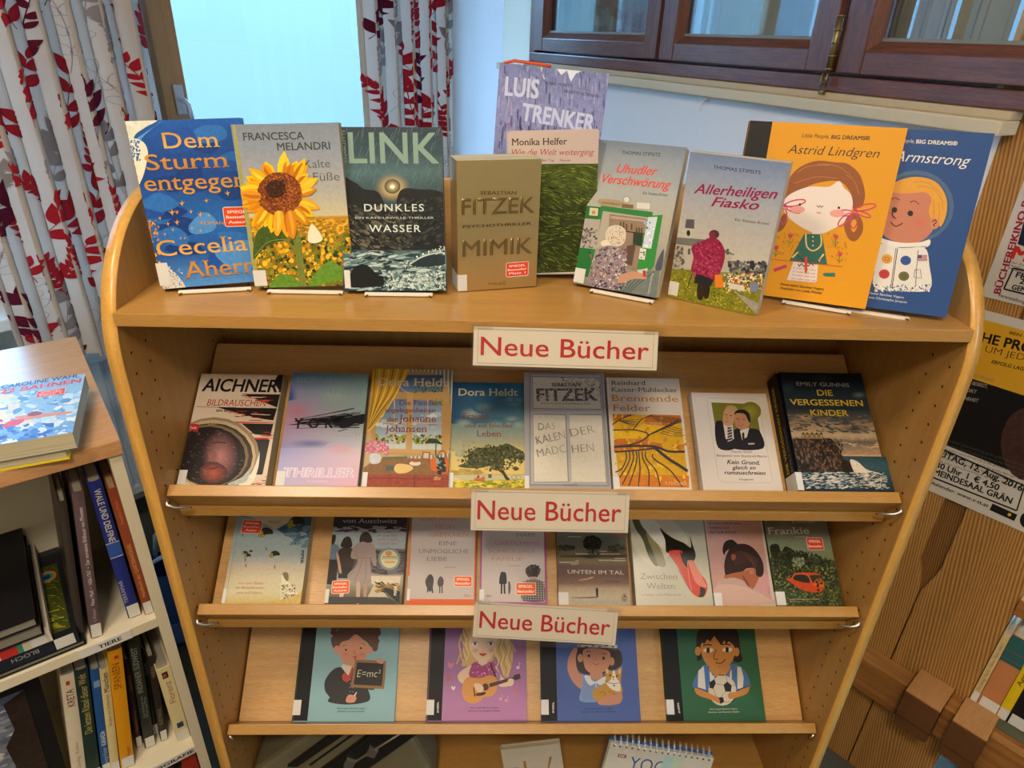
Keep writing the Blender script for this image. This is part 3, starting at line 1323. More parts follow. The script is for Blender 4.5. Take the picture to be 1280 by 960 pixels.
# ------------------------------------------------------------------ the beech bookcase
BE = wood('beech_along_x', 'b58848', 'a97c3e', axis=0, scale=1.6, stretch=22, rough=.3, pores=.13)
BEZ = wood('beech_along_z', 'c8924e', 'b58040', axis=2, scale=1.6, stretch=22, rough=.36, pores=.15)
BEI = wood('beech_inside', 'b38748', 'a2763c', axis=2, scale=1.6, stretch=18, rough=.4, pores=.14)
BEB = wood('beech_board', 'cfa266', 'bd9056', axis=0, scale=1.6, stretch=24, rough=.4, pores=.16)
EDG = wood('beech_edge_band', 'd6a352', 'c69344', axis=2, scale=3, stretch=20, rough=.3, pores=.12)
W2 = .586
TH = .019
DEP = .352

case = empty('bookcase', Matrix.Translation((0, 0, 0)), 'beech bookcase with rounded side panels and slanted display shelves', 'bookcase')


def side_outline():
    P = [(0, 0), (0, Z0 - .075)]
    # quarter-ellipse nose measured on the panel: runs back as it rises
    rz, ry = .205, .215
    for k in range(1, 19):
        t = pi / 2 * k / 18
        P.append((ry * (1 - cos(t)), Z0 - .075 + rz * sin(t)))
    P += [(DEP, Z0 + .13), (DEP, 0)]
    return P


HOLES = MB()
for sg in (-1, 1):
    m = MB()
    m.prism(side_outline(), 0, TH, lambda y, z, h: (sg * (W2 + h), y, z))
    sp = m.build('side_panel', BEI, case)
    # edge band following the front and the rounded top
    ol = side_outline()[:-1]
    e = MB()
    nrm = []
    for i, (y, z) in enumerate(ol):
        p, q = ol[max(i - 1, 0)], ol[min(i + 1, len(ol) - 1)]
        dy, dz = q[0] - p[0], q[1] - p[1]
        l = math.hypot(dy, dz)
        nrm.append((-dz / l, dy / l))
    d = .0011
    for i, (y, z) in enumerate(ol):
        ny, nz = nrm[i]
        for x in (W2 - .0004, W2 + TH + .0004):
            e.v.append((sg * x, y + ny * d, z + nz * d))
        for x in (W2 - .0004, W2 + TH + .0004):
            e.v.append((sg * x, y - ny * .0006, z - nz * .0006))
    for i in range(len(ol) - 1):
        a, b = i * 4, (i + 1) * 4
        e.f += [(a, a + 1, b + 1, b), (a, b, b + 2, a + 2), (a + 1, a + 3, b + 3, b + 1)]
        e.sm += [True, False, False]
    e.build('edge_band', EDG, sp)
    # shelf-pin holes, two rows 32 mm apart
    hl = MB()
    for yy in (.0245, .067, .285):
        for k in range(34):
            z = Z0 - .067 - .0325 * k - (.0 if yy < .05 else .0)
            if z < .08:
                break
            i = len(hl.v)
            n = 8
            for j in range(n):
                t = 2 * pi * j / n
                hl.v.append((sg * (W2 - .0003), yy + .0024 * cos(t), z + .0024 * sin(t)))
            hl.f.append(tuple(range(i, i + n)))
            hl.sm.append(False)
    o = hl.build('peg_holes', plain('hole_dark', '33200f', .9), sp, fix=False)
    o['kind'] = 'stuff'
# top shelf, back upstand, back panel, plinth, bottom shelf
box('top_shelf', (-W2, .0035, Z0 - .0185), (W2, .333, Z0), BE, case, .001)
box('back_upstand', (-W2, .333, Z0 - .02), (W2, .352, Z0 + .122), BEB, case, .001)
box('back_panel', (-W2, .333, .08), (W2, .345, Z0 - .02), BEI, case)
box('bottom_shelf', (-W2, .01, .06), (W2, .333, .08), BE, case, .001)
box('plinth', (-W2, .03, 0), (W2, .045, .06), BE, case)
for zt in (Z0 - .350, Z0 - .6047):
    o = box('flat_shelf', (-W2 + .001, .0435, zt - .019), (W2 - .001, .333, zt), BE, case, .0015)

ROWS = {2: (.0294, -.2958, 37.0, .058), 3: (.0281, -.5487, 37.0, .057), 4: (.0249, -.8674, 40.5, .055)}


def row_matrix(r):
    """x right, y up along the board, z off the board; origin where board face and ledge meet"""
    y, z, th, off = ROWS[r]
    th = R(th)
    n = Vector((0, -sin(th), cos(th)))
    v = Vector((0, cos(th), sin(th)))
    o = Vector((0, y, z + Z0)) - n * off
    return basis(o, (1, 0, 0), v, n)


CHR = plain('bracket_steel', 'c8c4b8', .25, metal=.9)
for r in (2, 3, 4):
    Mr = row_matrix(r)
    off = ROWS[r][3]
    d = empty('display_shelf', Mr)
    d.parent = case
    box('slanted_board', (-W2 + .004, 0, -.0095), (W2 - .004, .283, 0), BEB, d, .001)
    box('front_ledge', (-W2 + .003, -.0185, .006), (W2 - .003, 0, off), BE, d, .0012)
    for sg in (-1, 1):
        m = MB()
        if r == 4:
            m.tube([(sg * (W2 - .004), -.020, off - .01), (sg * (W2 - .008), -.026, off - .014), (sg * (W2 - .010), -.027, off - .02)], .003, 8)
            m.build('hinge_bracket', CHR, d)
            continue
        x = sg * (W2 - .004)
        x2 = sg * (W2 - .014)
        m.tube([(x, -.024, off - .004), (x, -.031, off - .006), (x2, -.034, off - .012), (x2 - sg * .012, -.031, off - .022),
                (x2 - sg * .018, -.029, off - .03)], [.003, .0035, .003, .0022, .0018], 8)
        m.build('hinge_bracket', CHR, d)


# taped paper signs
def sign(quad, y, zb, z_ext, label, tilt=22):
    """quad = paper corners tl, tr, br, bl as (x, distance up the sheet from the line y, zb); the foot swings forward"""
    tv = Vector((0, sin(R(tilt)), cos(R(tilt))))
    tn = Vector((0, -cos(R(tilt)), sin(R(tilt))))
    (x0, z0), (x1, z1), (x2, z2), (x3, z3) = quad
    ux, uz = x1 - x0, z1 - z0
    w = math.hypot(ux, uz)
    ux, uz = ux / w, uz / w
    h = math.hypot(x3 - x0, z3 - z0)
    ex = Vector((1, 0, 0))
    M = basis(Vector((0, y, Z0 + zb)) + ex * (x0 + uz * h) + tv * (z0 - ux * h), ex * ux + tv * uz, tv * ux - ex * uz, tn)
    root = empty('paper_sign', M, label, 'sign', 'red lettered signs on the bookcase')
    box('paper', (0, 0, 0), (w, h, .0003), plain('sign_paper', 'd2c7b4', .6, mottle=.015), root)
    a = Art(w, h)
    for x, y_, X2, Y2 in ((.006, .003, w - .006, .0036), (.006, h - .0036, w - .006, h - .003), (.006, .003, .0064, h - .003), (w - .0064, .003, w - .006, h - .003)):
        a.raw([(x, y_), (X2, y_), (X2, Y2), (x, Y2)], '7d776e')
    a.T('Neue Bücher', .010, h * .27, w - .012, h * .50, 'b3101c', b=.006)
    a.put('lettering', root, Matrix.Translation((0, 0, .0005)), PRINT())
    lm = glass('laminate_film', (.97, .97, .97), .03, .08)
    e = .003
    m = MB()
    m.poly3([(-e, -z_ext, .001), (w + .005, -z_ext, .001), (w + .005, h + .004, .001), (-e, h + .004, .001)])
    m.build('laminate_film', lm, root, fix=False)
    for tx in (-.004, w - .02):
        m = MB()
        m.poly3([(tx, h - .004, .0014), (tx + .03, h - .004, .0014), (tx + .03, h + .006, .0014), (tx, h + .006, .0014)])
        m.build('tape', glass('clear_tape', (.93, .92, .88), .05, .15), root, fix=False)
    return root


sign([(-.1075, -.0017), (.143, -.0046), (.1395, -.0595), (-.1076, -.0543)], -.0022, -.004, .004, 'red lettered white sign taped under the top shelf edge, uppermost of three')
sign([(-.1101, -.0018), (.137, -.0042), (.1404, -.0634), (-.1135, -.0664)], .0080, -.2815, .002, 'red lettered white sign between the second and third book rows, middle of three')
sign([(-.1032, .0027), (.145, -.0119), (.1501, -.0753), (-.1065, -.0607)], .0075, -.523, .010, 'crooked red lettered white sign above the bottom book row, lowest of three')
# ------------------------------------------------------------------ books on the top shelf
def CQ(q, ox, oy, s):
    return [((x - ox) * s, (y - oy) * s) for x, y in q]


def top_m(x, y, yw, ti, ro, z0, T):
    yw, ti, ro = R(yw), R(ti), R(ro)
    e = Vector((cos(yw), sin(yw), 0))
    bk = Vector((-sin(yw), cos(yw), 0))
    up = Vector((0, 0, 1)) * cos(ti) + bk * sin(ti)
    e2 = e * cos(ro) + up * sin(ro)
    u2 = -e * sin(ro) + up * cos(ro)
    n = e2.cross(u2)
    return basis(Vector((x, y, z0 + Z0)) - n * T, e2, u2, n)


def stand(x, y, yw, w, label, zf=.0035):
    """little book stand: flat white lip in front, bent wire feet behind"""
    M = Matrix.Translation((x, y, Z0)) @ Matrix.Rotation(R(yw), 4, 'Z')
    r = empty('book_stand', M, label, 'book stand', 'book stands on the top shelf')
    wh = plain('stand_white', 'e8e2d6', .35, mottle=.01)
    wr = plain('stand_wire', '8a6a3c', .35, metal=.7, mottle=.02)
    box('lip', (0, -.0035, zf - .002), (w, .004, zf + .0015), wh, r, .0006)
    for sg, x0 in ((1, .008), (-1, w - .008)):
        m = MB().tube([(x0, -.001, zf), (x0 - sg * .006, -.006, .0016), (x0 - sg * .002, .03, .0014), (x0 + sg * .012, .075, .0014),
                       (w / 2, .082, .0014)], .0013, 6)
        m.build('wire_foot', wr, r)
    m = MB().tube([(w / 2 - .02, .081, .0014), (w / 2 - .02, .06, .06), (w / 2 + .02, .06, .06), (w / 2 + .02, .081, .0014)], .0013, 6)
    m.build('wire_back', wr, r)
    return r


# --- blue and gold novel
T_ = .030
q = CQ([(156.2, 151.5), (300.8, 147.0), (335.0, 350.5), (203.6, 361.3)], 150, 140, 4)
a = Art(.143, .223, q)
a.G([(40, '1d57a8'), (200, '17468f'), (330, '15428a'), (560, '2264ad'), (700, '1b4f9a'), (880, '4f8ac6')], mot=.12)
rd = random.Random(3)
for _ in range(26):
    x, y = rd.uniform(80, 640), rd.uniform(60, 860)
    a.S(rd.choice(['133c80', '2461aa', '11387c', '2a6ab4', '1a4c9c']), [(x + rd.uniform(40, 110) * cos(t) * 1.2, y + rd.uniform(20, 60) * sin(t)) for t in (0, 1, 2, 3, 4, 5)], mot=.14)
a.S('4a88c8', [(350, 560), (420, 500), (480, 540), (470, 590), (400, 610), (350, 600)], .12)
a.S('4a88c8', [(480, 690), (640, 640), (660, 780), (600, 800), (520, 760)], .12)
a.S('d5d7c8', [(30, 40), (185, 38), (130, 75), (80, 110), (60, 150), (45, 160)], .1)
a.S('5a94cc', [(60, 150), (130, 100), (190, 60), (205, 45), (120, 120), (80, 170)], .2)
a.S('dfdcc6', [(50, 150), (110, 145), (140, 200), (125, 290), (105, 345), (90, 345)], .04)
a.N(60, (55, 140, 100, 240), ['2f74b8', '1c4f98'], (2, 7))
a.S('c9c7bb', [(180, 770), (240, 770), (330, 880), (230, 890), (200, 860)], .2)
a.N(160, (190, 770, 310, 885), ['2b6db8', '1c4f98', 'd8dce0'], (1.5, 4))
a.S('b06a28', [(110, 530), (150, 560), (165, 700), (175, 770), (160, 790), (140, 690)], .3)
a.N(70, (115, 540, 200, 760), ['d39a45', '1c4f98', 'b77a30'], (3, 9))
GO = 'c98f35'
G2 = 'd9ab5c'
a.T('Dem', 222, 182, 500, 84, GO, y1=174, b=.004, se=1, grad=G2)
a.T('Sturm', 135, 292, 548, 84, GO, y1=274, b=.004, se=1, grad='b87a36')
a.T('entgegen', 128, 395, 640, 84, 'b27a38', y1=372, b=.004, se=1, grad=GO)
a.T('Cecelia', 190, 722, 640, 84, GO, y1=690, b=.004, se=1, grad=G2)
a.T('Ahern', 325, 832, 690, 88, GO, y1=800, b=.004, se=1, grad='b87a36')
a.T('ROMAN', 402, 562, 520, 16, GO, b=.01)
for x, y, r_ in ((310, 455, 16), (260, 500, 18), (285, 500, 12), (432, 442, 13), (355, 497, 11), (402, 510, 15), (445, 515, 10), (538, 405, 15), (240, 558, 12),
                 (285, 550, 15), (200, 530, 11), (360, 582, 8), (403, 592, 9), (265, 588, 9), (225, 610, 9), (305, 630, 8), (325, 630, 8), (150, 545, 11)):
    a.P('d99c42', [(x - r_, y - r_ * .3), (x - r_ * .2, y), (x, y - r_), (x + r_ * .25, y - r_ * .1), (x + r_, y - r_ * .5), (x + r_ * .3, y + r_ * .3), (x + r_ * .3, y + r_), (x - r_ * .2, y + r_ * .4)])
b = book('book', top_m(-.553, .084, 13, 7.4, 2.0, .006, T_), .143, .223, T_, '2d66ae',
         'blue clothed novel with large gold title lettering and gold birds, leftmost on the top shelf', 'hard', a, sticker=(.005, .037, .013), gloss=.3)
sticker_art(b, T_, a.k, .098, .0805, .138, .108, ['SPIEGEL', 'Bestseller-', 'Autorin'], rot=-2)
stand(-.530, .080, 13, .098, 'white lipped book stand under the blue and gold book')

# --- sunflower novel
T_ = .018
q = CQ([(288.1, 155.7), (422.9, 153.0), (443.8, 356.6), (319.9, 359.9)], 150, 140, 4)
a = Art(.143, .221, q)
a.G([(55, '7d8794'), (200, '8b93a0'), (400, 'a9a79f'), (520, 'c3b894'), (530, 'b98a24'), (560, 'a87a1c'), (640, '8b701f'), (880, '6d6a20')], mot=.08)
a.N(420, (600, 535, 1170, 610), ['d9a41c', 'b57d12', 'e0b23a', '8a6a18'], (3, 8), asp=2, rot=0)
a.N(700, (640, 610, 1190, 880), ['e0a416', 'c9820e', '5c6a1c', '3a4a16', '8a8a2a', 'e8b92c', '2c3510'], (4, 15))
a.P('9c9a58', [(560, 60), (575, 60), (700, 885), (675, 885)], .1)
a.T('FRANCESCA', 618, 142, 922, 40, '3f423f', y1=136, b=.012)
a.T('MELANDRI', 788, 192, 1052, 40, '3f423f', y1=186, b=.012)
a.T('Kalte', 925, 282, 1052, 44, '55595c', y1=276, b=-.004)
a.T('Füße', 968, 344, 1100, 44, '55595c', y1=342, b=-.004)
rd = random.Random(9)


def petal(a, cx, cy, ang, r0, r1, wd, c, c2):
    ca, sa = cos(R(ang)), sin(R(ang))
    f = lambda t, s: (cx + t * ca - s * sa, cy + t * sa + s * ca)
    m = (r0 + r1) / 2
    a.S(c, [f(r0, -wd * .4), f(m, -wd * .55), f(r1 * .92, -wd * .25), f(r1, 0), f(r1 * .9, wd * .3), f(m, wd * .55), f(r0, wd * .4)])
    a.S(c2, [f(r0, -wd * .1), f(m, -wd * .25), f(r1 * .9, 0), f(m, wd * .1), f(r0, wd * .2)])


# stalk and leaves
a.S('6f7a34', [(868, 620), (900, 620), (930, 850), (945, 880), (900, 880), (885, 760)], .2)
a.S('41571f', [(668, 735), (680, 610), (740, 565), (800, 590), (835, 640), (790, 650), (720, 680)], .25)
a.L('83924a', 3, [(675, 720), (740, 650), (830, 635)])
a.L('6f7a34', 12, [(820, 635), (870, 680), (900, 730)])
a.S('5f8a2b', [(945, 870), (985, 800), (1050, 745), (1120, 790), (1130, 830), (1060, 850)], .25)
a.S('5c8428', [(745, 880), (790, 815), (860, 820), (900, 870), (800, 885)], .25)
for i in range(30):
    an = rd.uniform(100, 330)
    petal(a, 795, 405, an, 90, rd.uniform(165, 215), 44, rd.choice(['e9a80c', 'f2bb12', 'd98c08', 'f4c62a']), rd.choice(['c97c06', 'f7cf3e', 'b8690a']))
for an in (20, 35, 50, 66, 84, 100, -10, -25, -40, -58, -75):
    petal(a, 815, 415, an, 90, rd.uniform(160, 215), 46, rd.choice(['e3a112', 'd0860c', 'f0b81c', 'c97c12']), rd.choice(['b8690a', 'f1c33a']))
for x, y in ((925, 320), (955, 385), (950, 430), (910, 470)):
    a.L('c8c07a', 3, [(x - 20, y), (x + 10, y - 4), (x + 40, y - 12)], taper=True)
a.S('e6ddc0', [(940, 640), (960, 560), (1015, 630), (980, 655)])
a.E('7a3b16', 800, 408, 112, 108, 0, .3)
a.N(900, (690, 300, 915, 520), ['8f4a1a', '5c2a10', 'a8602a', '6a3012', 'b26a24'], (3, 6), inside=lambda x, y: (x - 800) ** 2 / 112 ** 2 + (y - 408) ** 2 / 106 ** 2 < 1)
a.E('3c2012', 780, 385, 50, 45, 0, .3)
a.N(160, (730, 340, 835, 435), ['3a1d10', '5a3216', '2c150c'], (3, 6))
petal(a, 800, 470, 95, 30, 150, 46, 'e7a220', 'f2bd45')
petal(a, 850, 470, 84, 30, 165, 48, 'cf7f18', 'e69e2c')
petal(a, 720, 430, 190, 20, 120, 46, 'd98f1e', 'b96c16')
b = book('book', top_m(-.426, .097, .5, 7.2, 2.6, .006, T_), .143, .221, T_, '74803c',
         'grey sky novel with a big yellow sunflower on the cover, second on the top shelf', 'soft', a, sticker=(.003, .026, .018))
stand(-.408, .092, .5, .108, 'white lipped book stand under the sunflower book')

# --- dark stormy sea thriller
T_ = .034
q = CQ([(419.2, 158.6), (552.0, 159.2), (557.3, 362.7), (431.9, 363.7)], 410, 140, 4)
a = Art(.145, .224, q)
a.G([(75, '2a3a44'), (200, '2e4650'), (300, '49666a'), (370, '3a5256'), (600, '1a2022'), (720, '2d4247'), (890, '1c2c33')], mot=.12)
for i in range(110):
    rdx, rdy = rd.uniform(60, 590), rd.uniform(70, 420)
    a.raw([a.X(*p) for p in ((rdx, rdy), (rdx + 1.4, rdy), (rdx - 12, rdy + 38), (rdx - 13, rdy + 38))], '6f8a90', nok=True)
a.k += 1
a.B('d8b878', '3a5256', 322, 378, 95, 80, soft=True)
a.S('14171a', [(45, 345), (130, 350), (180, 385), (250, 400), (290, 470), (330, 500), (360, 395), (440, 385), (600, 430), (600, 720), (60, 720)], .3)
a.B('ffeeb0', '3a3424', 322, 372, 40, 36, rings=6, pw=.5)
a.E('fff6d8', 322, 374, 12, 10)
a.N(420, (60, 470, 420, 690), ['2c2c26', '565042', '0c0f12', '3c3a32', '6b6550'], (2, 8), asp=3, rot=28)
a.N(200, (350, 430, 590, 660), ['20262a', '0a0d10', '343a3a'], (3, 9), asp=2, rot=-30)
a.G([(690, '3c5458'), (760, '60797b'), (830, '2a4046'), (895, '1d3138')], x0=76, x1=592, mot=.25)
a.N(420, (80, 695, 590, 890), ['93a8a6', '4a6468', '16262c', '6f8a8a', '24383e', 'b4c2bc'], (2, 9), asp=5, rot=-4)
a.N(360, (360, 650, 590, 780), ['c2cec8', '8ea29e', 'dfe6e0', '38504f'], (2, 6), inside=lambda x, y: y > 760 - (x - 360) * .45)
a.S('1b2c33', [(410, 760), (500, 715), (585, 720), (588, 760), (480, 775)], .2)
a.L('b9c7c2', 6, [(410, 760), (470, 725), (540, 705), (588, 705)])
a.S('0f1214', [(105, 870), (120, 790), (165, 762), (210, 775), (250, 815), (310, 825), (290, 860), (200, 875)], .3)
a.N(300, (280, 800, 590, 890), ['9fb2ae', 'c6d0cb', '547072'], (2, 7), asp=2)
a.T('LINK', 106, 255, 555, 162, '7f9a8c', b=.012, y1=256)
a.T('CHARLOTTE', 96, 252, 82, 13, '8fa498', y1=88, b=.004)
a.T('DUNKLES', 182, 496, 480, 38, 'c9d3cc', b=.008, sp=1.2)
a.T('EIN KATE-LINVILLE-THRILLER', 136, 534, 530, 11, 'b9c3bc', b=.006)
a.T('WASSER', 207, 600, 464, 38, 'c9d3cc', b=.008, sp=1.2)
a.T('blanvalet', 294, 864, 404, 19, '9fb0ae', b=.012)
b = book('book', top_m(-.296, .092, 1.4, 13.8, 1.2, .006, T_), .145, .224, T_, '1f3444',
         'dark thriller with stormy sea, glowing light and large pale green lettering', 'soft', a, sticker=(.004, .030, .008))
stand(-.268, .089, 1.4, .098, 'white lipped book stand under the dark stormy sea book')

# --- gold paperback
T_ = .046
q = CQ([(570.5, 200.9), (677.2, 198.5), (670.0, 357.6), (572.6, 364.9)], 560, 190, 5.333)
FOIL = plain('gold_foil', 'c9b582', .3, metal=.85, mottle=.04)
EMB = plain('gold_foil_raised', '8f7d52', .3, metal=.85, mottle=.05)
a = Art(.122, .188, q)
a.T('KNAUR', 270, 885, 360, 16, '3d3526', b=.004)
a.O('3d3526', 3, [(375 + 10 * cos(t), 874 + 10 * sin(t)) for t in (0, .8, 1.6, 2.4, 3.2, 4, 4.8, 5.6)])
b = book('book', top_m(-.134, .112, 14.7, -.4, .4, .001, T_), .122, .188, T_, 'a5966c',
         'thick shiny gold paperback with raised block lettering, standing upright', 'soft', a, mat=FOIL, sticker=(.001, .026, .0135), pages='c8bd9c')
al = Art(.122, .188, q)
al.T('SEBASTIAN', 215, 284, 455, 26, '6b5f40', b=.01)
al.T('PSYCHOTHRILLER', 98, 508, 555, 20, '6b5f40', y1=484, b=.02)
al.put('raised_lettering', b, Matrix.Translation((0, 0, T_ + .0003)), attr_mat('foil_small_type', .3, metal=.8))


def bevel_text(parent, txt, x0, y0, x1, y1, h, art, t):
    """raised letters with bevelled flanks"""
    c = bpy.data.curves.new('letters', 'FONT')
    c.body = txt
    c.size = 1
    c.offset = -.012
    c.extrude = .006
    c.bevel_depth = .022
    c.bevel_resolution = 0
    c.resolution_u = 3
    o = bpy.data.objects.new('letters', c)
    COL.objects.link(o)
    dg = bpy.context.evaluated_depsgraph_get()
    me = bpy.data.meshes.new_from_object(o.evaluated_get(dg))
    bpy.data.objects.remove(o)
    xs = [v.co.x for v in me.vertices]
    w0, w1 = min(xs), max(xs)
    A, B_ = art.X(x0, y0), art.X(x1, y1)
    T1 = art.X(x0, y0 - h)
    hh = math.hypot(T1[0] - A[0], T1[1] - A[1])
    L_ = math.hypot(B_[0] - A[0], B_[1] - A[1])
    an = math.atan2(B_[1] - A[1], B_[0] - A[0])
    S = Matrix.Diagonal((L_ / (w1 - w0), hh / CAPH, .05, 1))
    me.transform(Matrix.Translation((A[0], A[1], t)) @ Matrix.Rotation(an, 4, 'Z') @ S @ Matrix.Translation((-w0, 0, 0)))
    me.materials.clear()
    return link('raised_lettering', me, parent, [EMB])


bevel_text(b, 'FITZEK', 90, 418, 574, 402, 112, al, T_ + .0004)
bevel_text(b, 'MIMIK', 96, 696, 562, 672, 112, al, T_ + .0004)
sticker_art(b, T_, 6, .0735, .0175, .109, .040, ['SPIEGEL', 'Bestseller', 'Platz 1'], rot=1)

# --- large mountain book at the back
T_ = .020
q = CQ([(624.5, 78.9), (761.8, 92.3), (727.1, 344.2), (606.6, 331.3)], 540, 60, 5.333)
a = Art(.161, .304, q)
a.G([(90, '7b83b4'), (300, '8489ba'), (500, '8f92c2'), (1500, '7077a8')], mot=.18)
rd = random.Random(21)
for _ in range(260):
    x, y = rd.uniform(440, 1180), rd.uniform(90, 620)
    l, w_ = rd.uniform(30, 120), rd.uniform(3, 11)
    a.raw([a.X(*p) for p in ((x, y), (x + w_, y + l * .2), (x + w_ * .4, y + l), (x - w_ * .5, y + l * .7))], rd.choice(['5d6494', '9da3cf', '6b73a4', 'a6a4cc', '8c8ab8', '4f5680']), .1, nok=True)
a.k += 1
a.P('dbe4f2', [(830, 135), (860, 180), (900, 150), (925, 225), (960, 170), (995, 155), (1000, 150), (990, 140), (900, 135)])
a.P('d9c9a0', [(722, 125), (738, 128), (732, 165)])
a.P('e4e8f2', [(735, 165), (755, 210), (745, 205)])
a.T('LUIS', 482, 312, 708, 128, 'c5cdea', y1=335, b=.03)
a.T('TRENKER', 592, 478, 1072, 118, 'c5cdea', y1=560, b=.03)
a.T('TOBIAS MORETTI', 750, 240, 935, 20, '454864', y1=262, b=.01)
a.T('BRIGITTE HORMEIER', 880, 296, 1112, 20, '454864', y1=332, b=.01)
a.T('DER', 482, 512, 540, 14, '9c4a78', y1=516, b=.01)
b = book('book', top_m(-.095, .242, -5.7, 1.5, -3.1, .002, T_), .161, .304, T_, '8d93be',
         'tall bluish grey mountain photo book standing behind the others, worn top edge', 'soft', a, gloss=.3)
m = MB().tube([(.005, .304, .010), (.02, .309, .008), (.06, .3075, .004), (.075, .306, .003)], .0022, 6)
m.build('ribbon', plain('ribbon_red', 'c8492b', .6), b)

# --- meadow novel
T_ = .024
q = CQ([(634.2, 165.6), (748.9, 163.1), (743.0, 342.0), (638.5, 343.5)], 600, 150, 4.8)
a = Art(.132, .212, q)
a.G([(62, 'c3b0a6'), (262, 'bfaaa0'), (264, '44511a'), (400, '4a5820'), (520, '333d16'), (700, '2d3814'), (960, '35401a')], mot=.3)
a.P('c3b0a6', [(100, 40), (780, 40), (780, 262), (100, 262)])
rd = random.Random(31)
for _ in range(900):
    x = rd.uniform(170, 720)
    y = rd.uniform(272, 925)
    l = rd.uniform(14, 60)
    ph = sin(x * .012 + y * .018) * .8
    dx, dy = l * cos(ph), l * .45 * sin(ph + .5)
    w_ = rd.uniform(1.5, 5)
    a.raw([a.X(*p) for p in ((x, y), (x + dx, y + dy), (x + dx, y + dy + w_), (x, y + w_))],
          rd.choice(['7d8c2e', '2a3410', '96a23c', '1c260c', '5c6c22', '6f7d30', '121a08', '3c4a18']), 0, nok=True)
a.k += 1
a.P('c3bdb8', [(150, 925), (730, 905), (730, 960), (150, 960)])
a.T('Monika Helfer', 190, 152, 522, 42, '2b2524', y1=146, b=.006, se=1)
a.T('Wie die Welt weiterging', 188, 210, 684, 38, 'a83c50', it=.3, b=-.002, se=.6)
a.T('Geschichten für jeden Tag', 190, 248, 444, 15, '4a4242', b=0, se=.5)
a.T('Hanser', 478, 248, 546, 15, '4a4242', se=.5)
b = book('book', top_m(-.054, .182, -2.8, 1.5, 3.1, .006, T_), .132, .212, T_, 'c3b0a6',
         'pale novel with dark green meadow on the cover, partly hidden behind the gold paperback', 'hard', a)

# --- green window novel
T_ = .021
q = CQ([(748.1, 174.1), (858.5, 184.3), (820.4, 372.7), (716.7, 353.8)], 700, 160, 4)
a = Art(.131, .213, q)
a.G([(58, '6f7b8c'), (160, '8a94a1'), (320, 'a3a7a8'), (430, 'aaa79b'), (560, 'a39f92'), (850, '7c7a70')], mot=.05)
a.T('THOMAS STIPSITS', 308, 130, 500, 18, '41464f', y1=142, b=.014)
RD = 'd4472f'
a.T('Uhudler', 282, 222, 486, 46, RD, y1=238, it=.35, b=.012)
a.T('Verschwörung', 210, 272, 552, 46, RD, y1=306, it=.35, b=.012)
a.T('Ein Stinatz-Krimi', 414, 330, 538, 13, '2e3034', y1=342, b=.008, se=.5)
a.S('a08f70', [(200, 355), (308, 365), (306, 395), (203, 385)])
a.T('WEINVERKAUF', 208, 378, 302, 11, '5a4a30', y1=388, b=.01)
a.P('74603c', [(310, 378), (368, 384), (366, 404), (308, 398)])
a.E('8d938c', 333, 358, 19, 19)
a.E('cdd0c4', 333, 358, 14, 14)
a.P('d0cfc8', [(385, 372), (450, 376), (448, 405), (384, 402)])
a.P('1f6a30', [(130, 388), (205, 396), (185, 580), (140, 745), (75, 740), (80, 690), (100, 560)], .06)
a.P('2b7a3a', [(205, 388), (465, 420), (462, 450), (215, 415), (170, 640), (150, 640)], .06)
a.P('c9c2ae', [(150, 398), (192, 402), (188, 440), (146, 436)])
a.E('b98c3c', 168, 422, 10, 10)
a.P('a89f98', [(125, 452), (203, 458), (180, 606), (100, 598)])
a.N(60, (112, 500, 185, 600), ['6a6260', '8c8280', '4a4446'], (3, 9))
a.P('aba294', [(222, 425), (246, 428), (205, 600), (180, 600)])
a.P('8a7664', [(248, 430), (430, 452), (400, 680), (380, 715), (300, 700), (240, 560)], .12)
a.P('b0988a', [(255, 440), (430, 460), (428, 470), (252, 452)])
for x, y in ((300, 470), (315, 468), (330, 478), (355, 478), (380, 498), (392, 496), (405, 500)):
    a.P('5b4326', [(x, y), (x + 7, y), (x + 8, y + 32), (x - 2, y + 32)])
a.P('3a2c22', [(270, 505), (440, 530), (440, 536), (270, 511)])
a.P('233726', [(368, 520), (416, 527), (412, 592), (364, 585)])
a.P('56453a', [(335, 590), (380, 580), (360, 690), (330, 680)])
a.P('2f8436', [(440, 440), (514, 434), (470, 690), (455, 710), (384, 704)], .08)
a.P('c2cede', [(440, 446), (488, 444), (456, 604), (412, 598)])
a.N(22, (420, 460, 470, 590), ['8fa2bc', '5c6c84', 'dfe6ee'], (3, 8))
a.P('cdd2c8', [(402, 600), (432, 606), (424, 660), (394, 654)])
a.N(6, (404, 610, 424, 650), ['2c3a4c'], (3, 5))
a.S('4a5160', [(478, 690), (505, 625), (520, 610), (510, 700), (485, 715)], .1)
a.P('6a7470', [(330, 720), (500, 712), (478, 850), (270, 808)], .12)
for k in range(6):
    a.L('434c4a', 4, [(470 - k * 30, 720), (380 - k * 18, 790 + k * 3), (350 - k * 12, 822)], False)
a.P('b9c4be', [(385, 712), (440, 700), (430, 740), (400, 735)])
a.E('cdbfb0', 278, 542, 52, 52)
a.S('cdc3b2', [(230, 560), (240, 500), (290, 486), (328, 512), (325, 565), (300, 590), (250, 585)])
a.N(90, (232, 492, 325, 590), ['5a6a48', 'a84c50', '3c3c48', 'c89a60'], (1.5, 3.5), inside=lambda x, y: (x - 278) ** 2 + (y - 540) ** 2 < 2300)
a.S('dcd0bf', [(205, 570), (235, 560), (250, 590), (215, 592)])
a.S('8d7f86', [(145, 790), (165, 690), (210, 600), (270, 590), (325, 620), (335, 720), (300, 800), (220, 815)], .15)
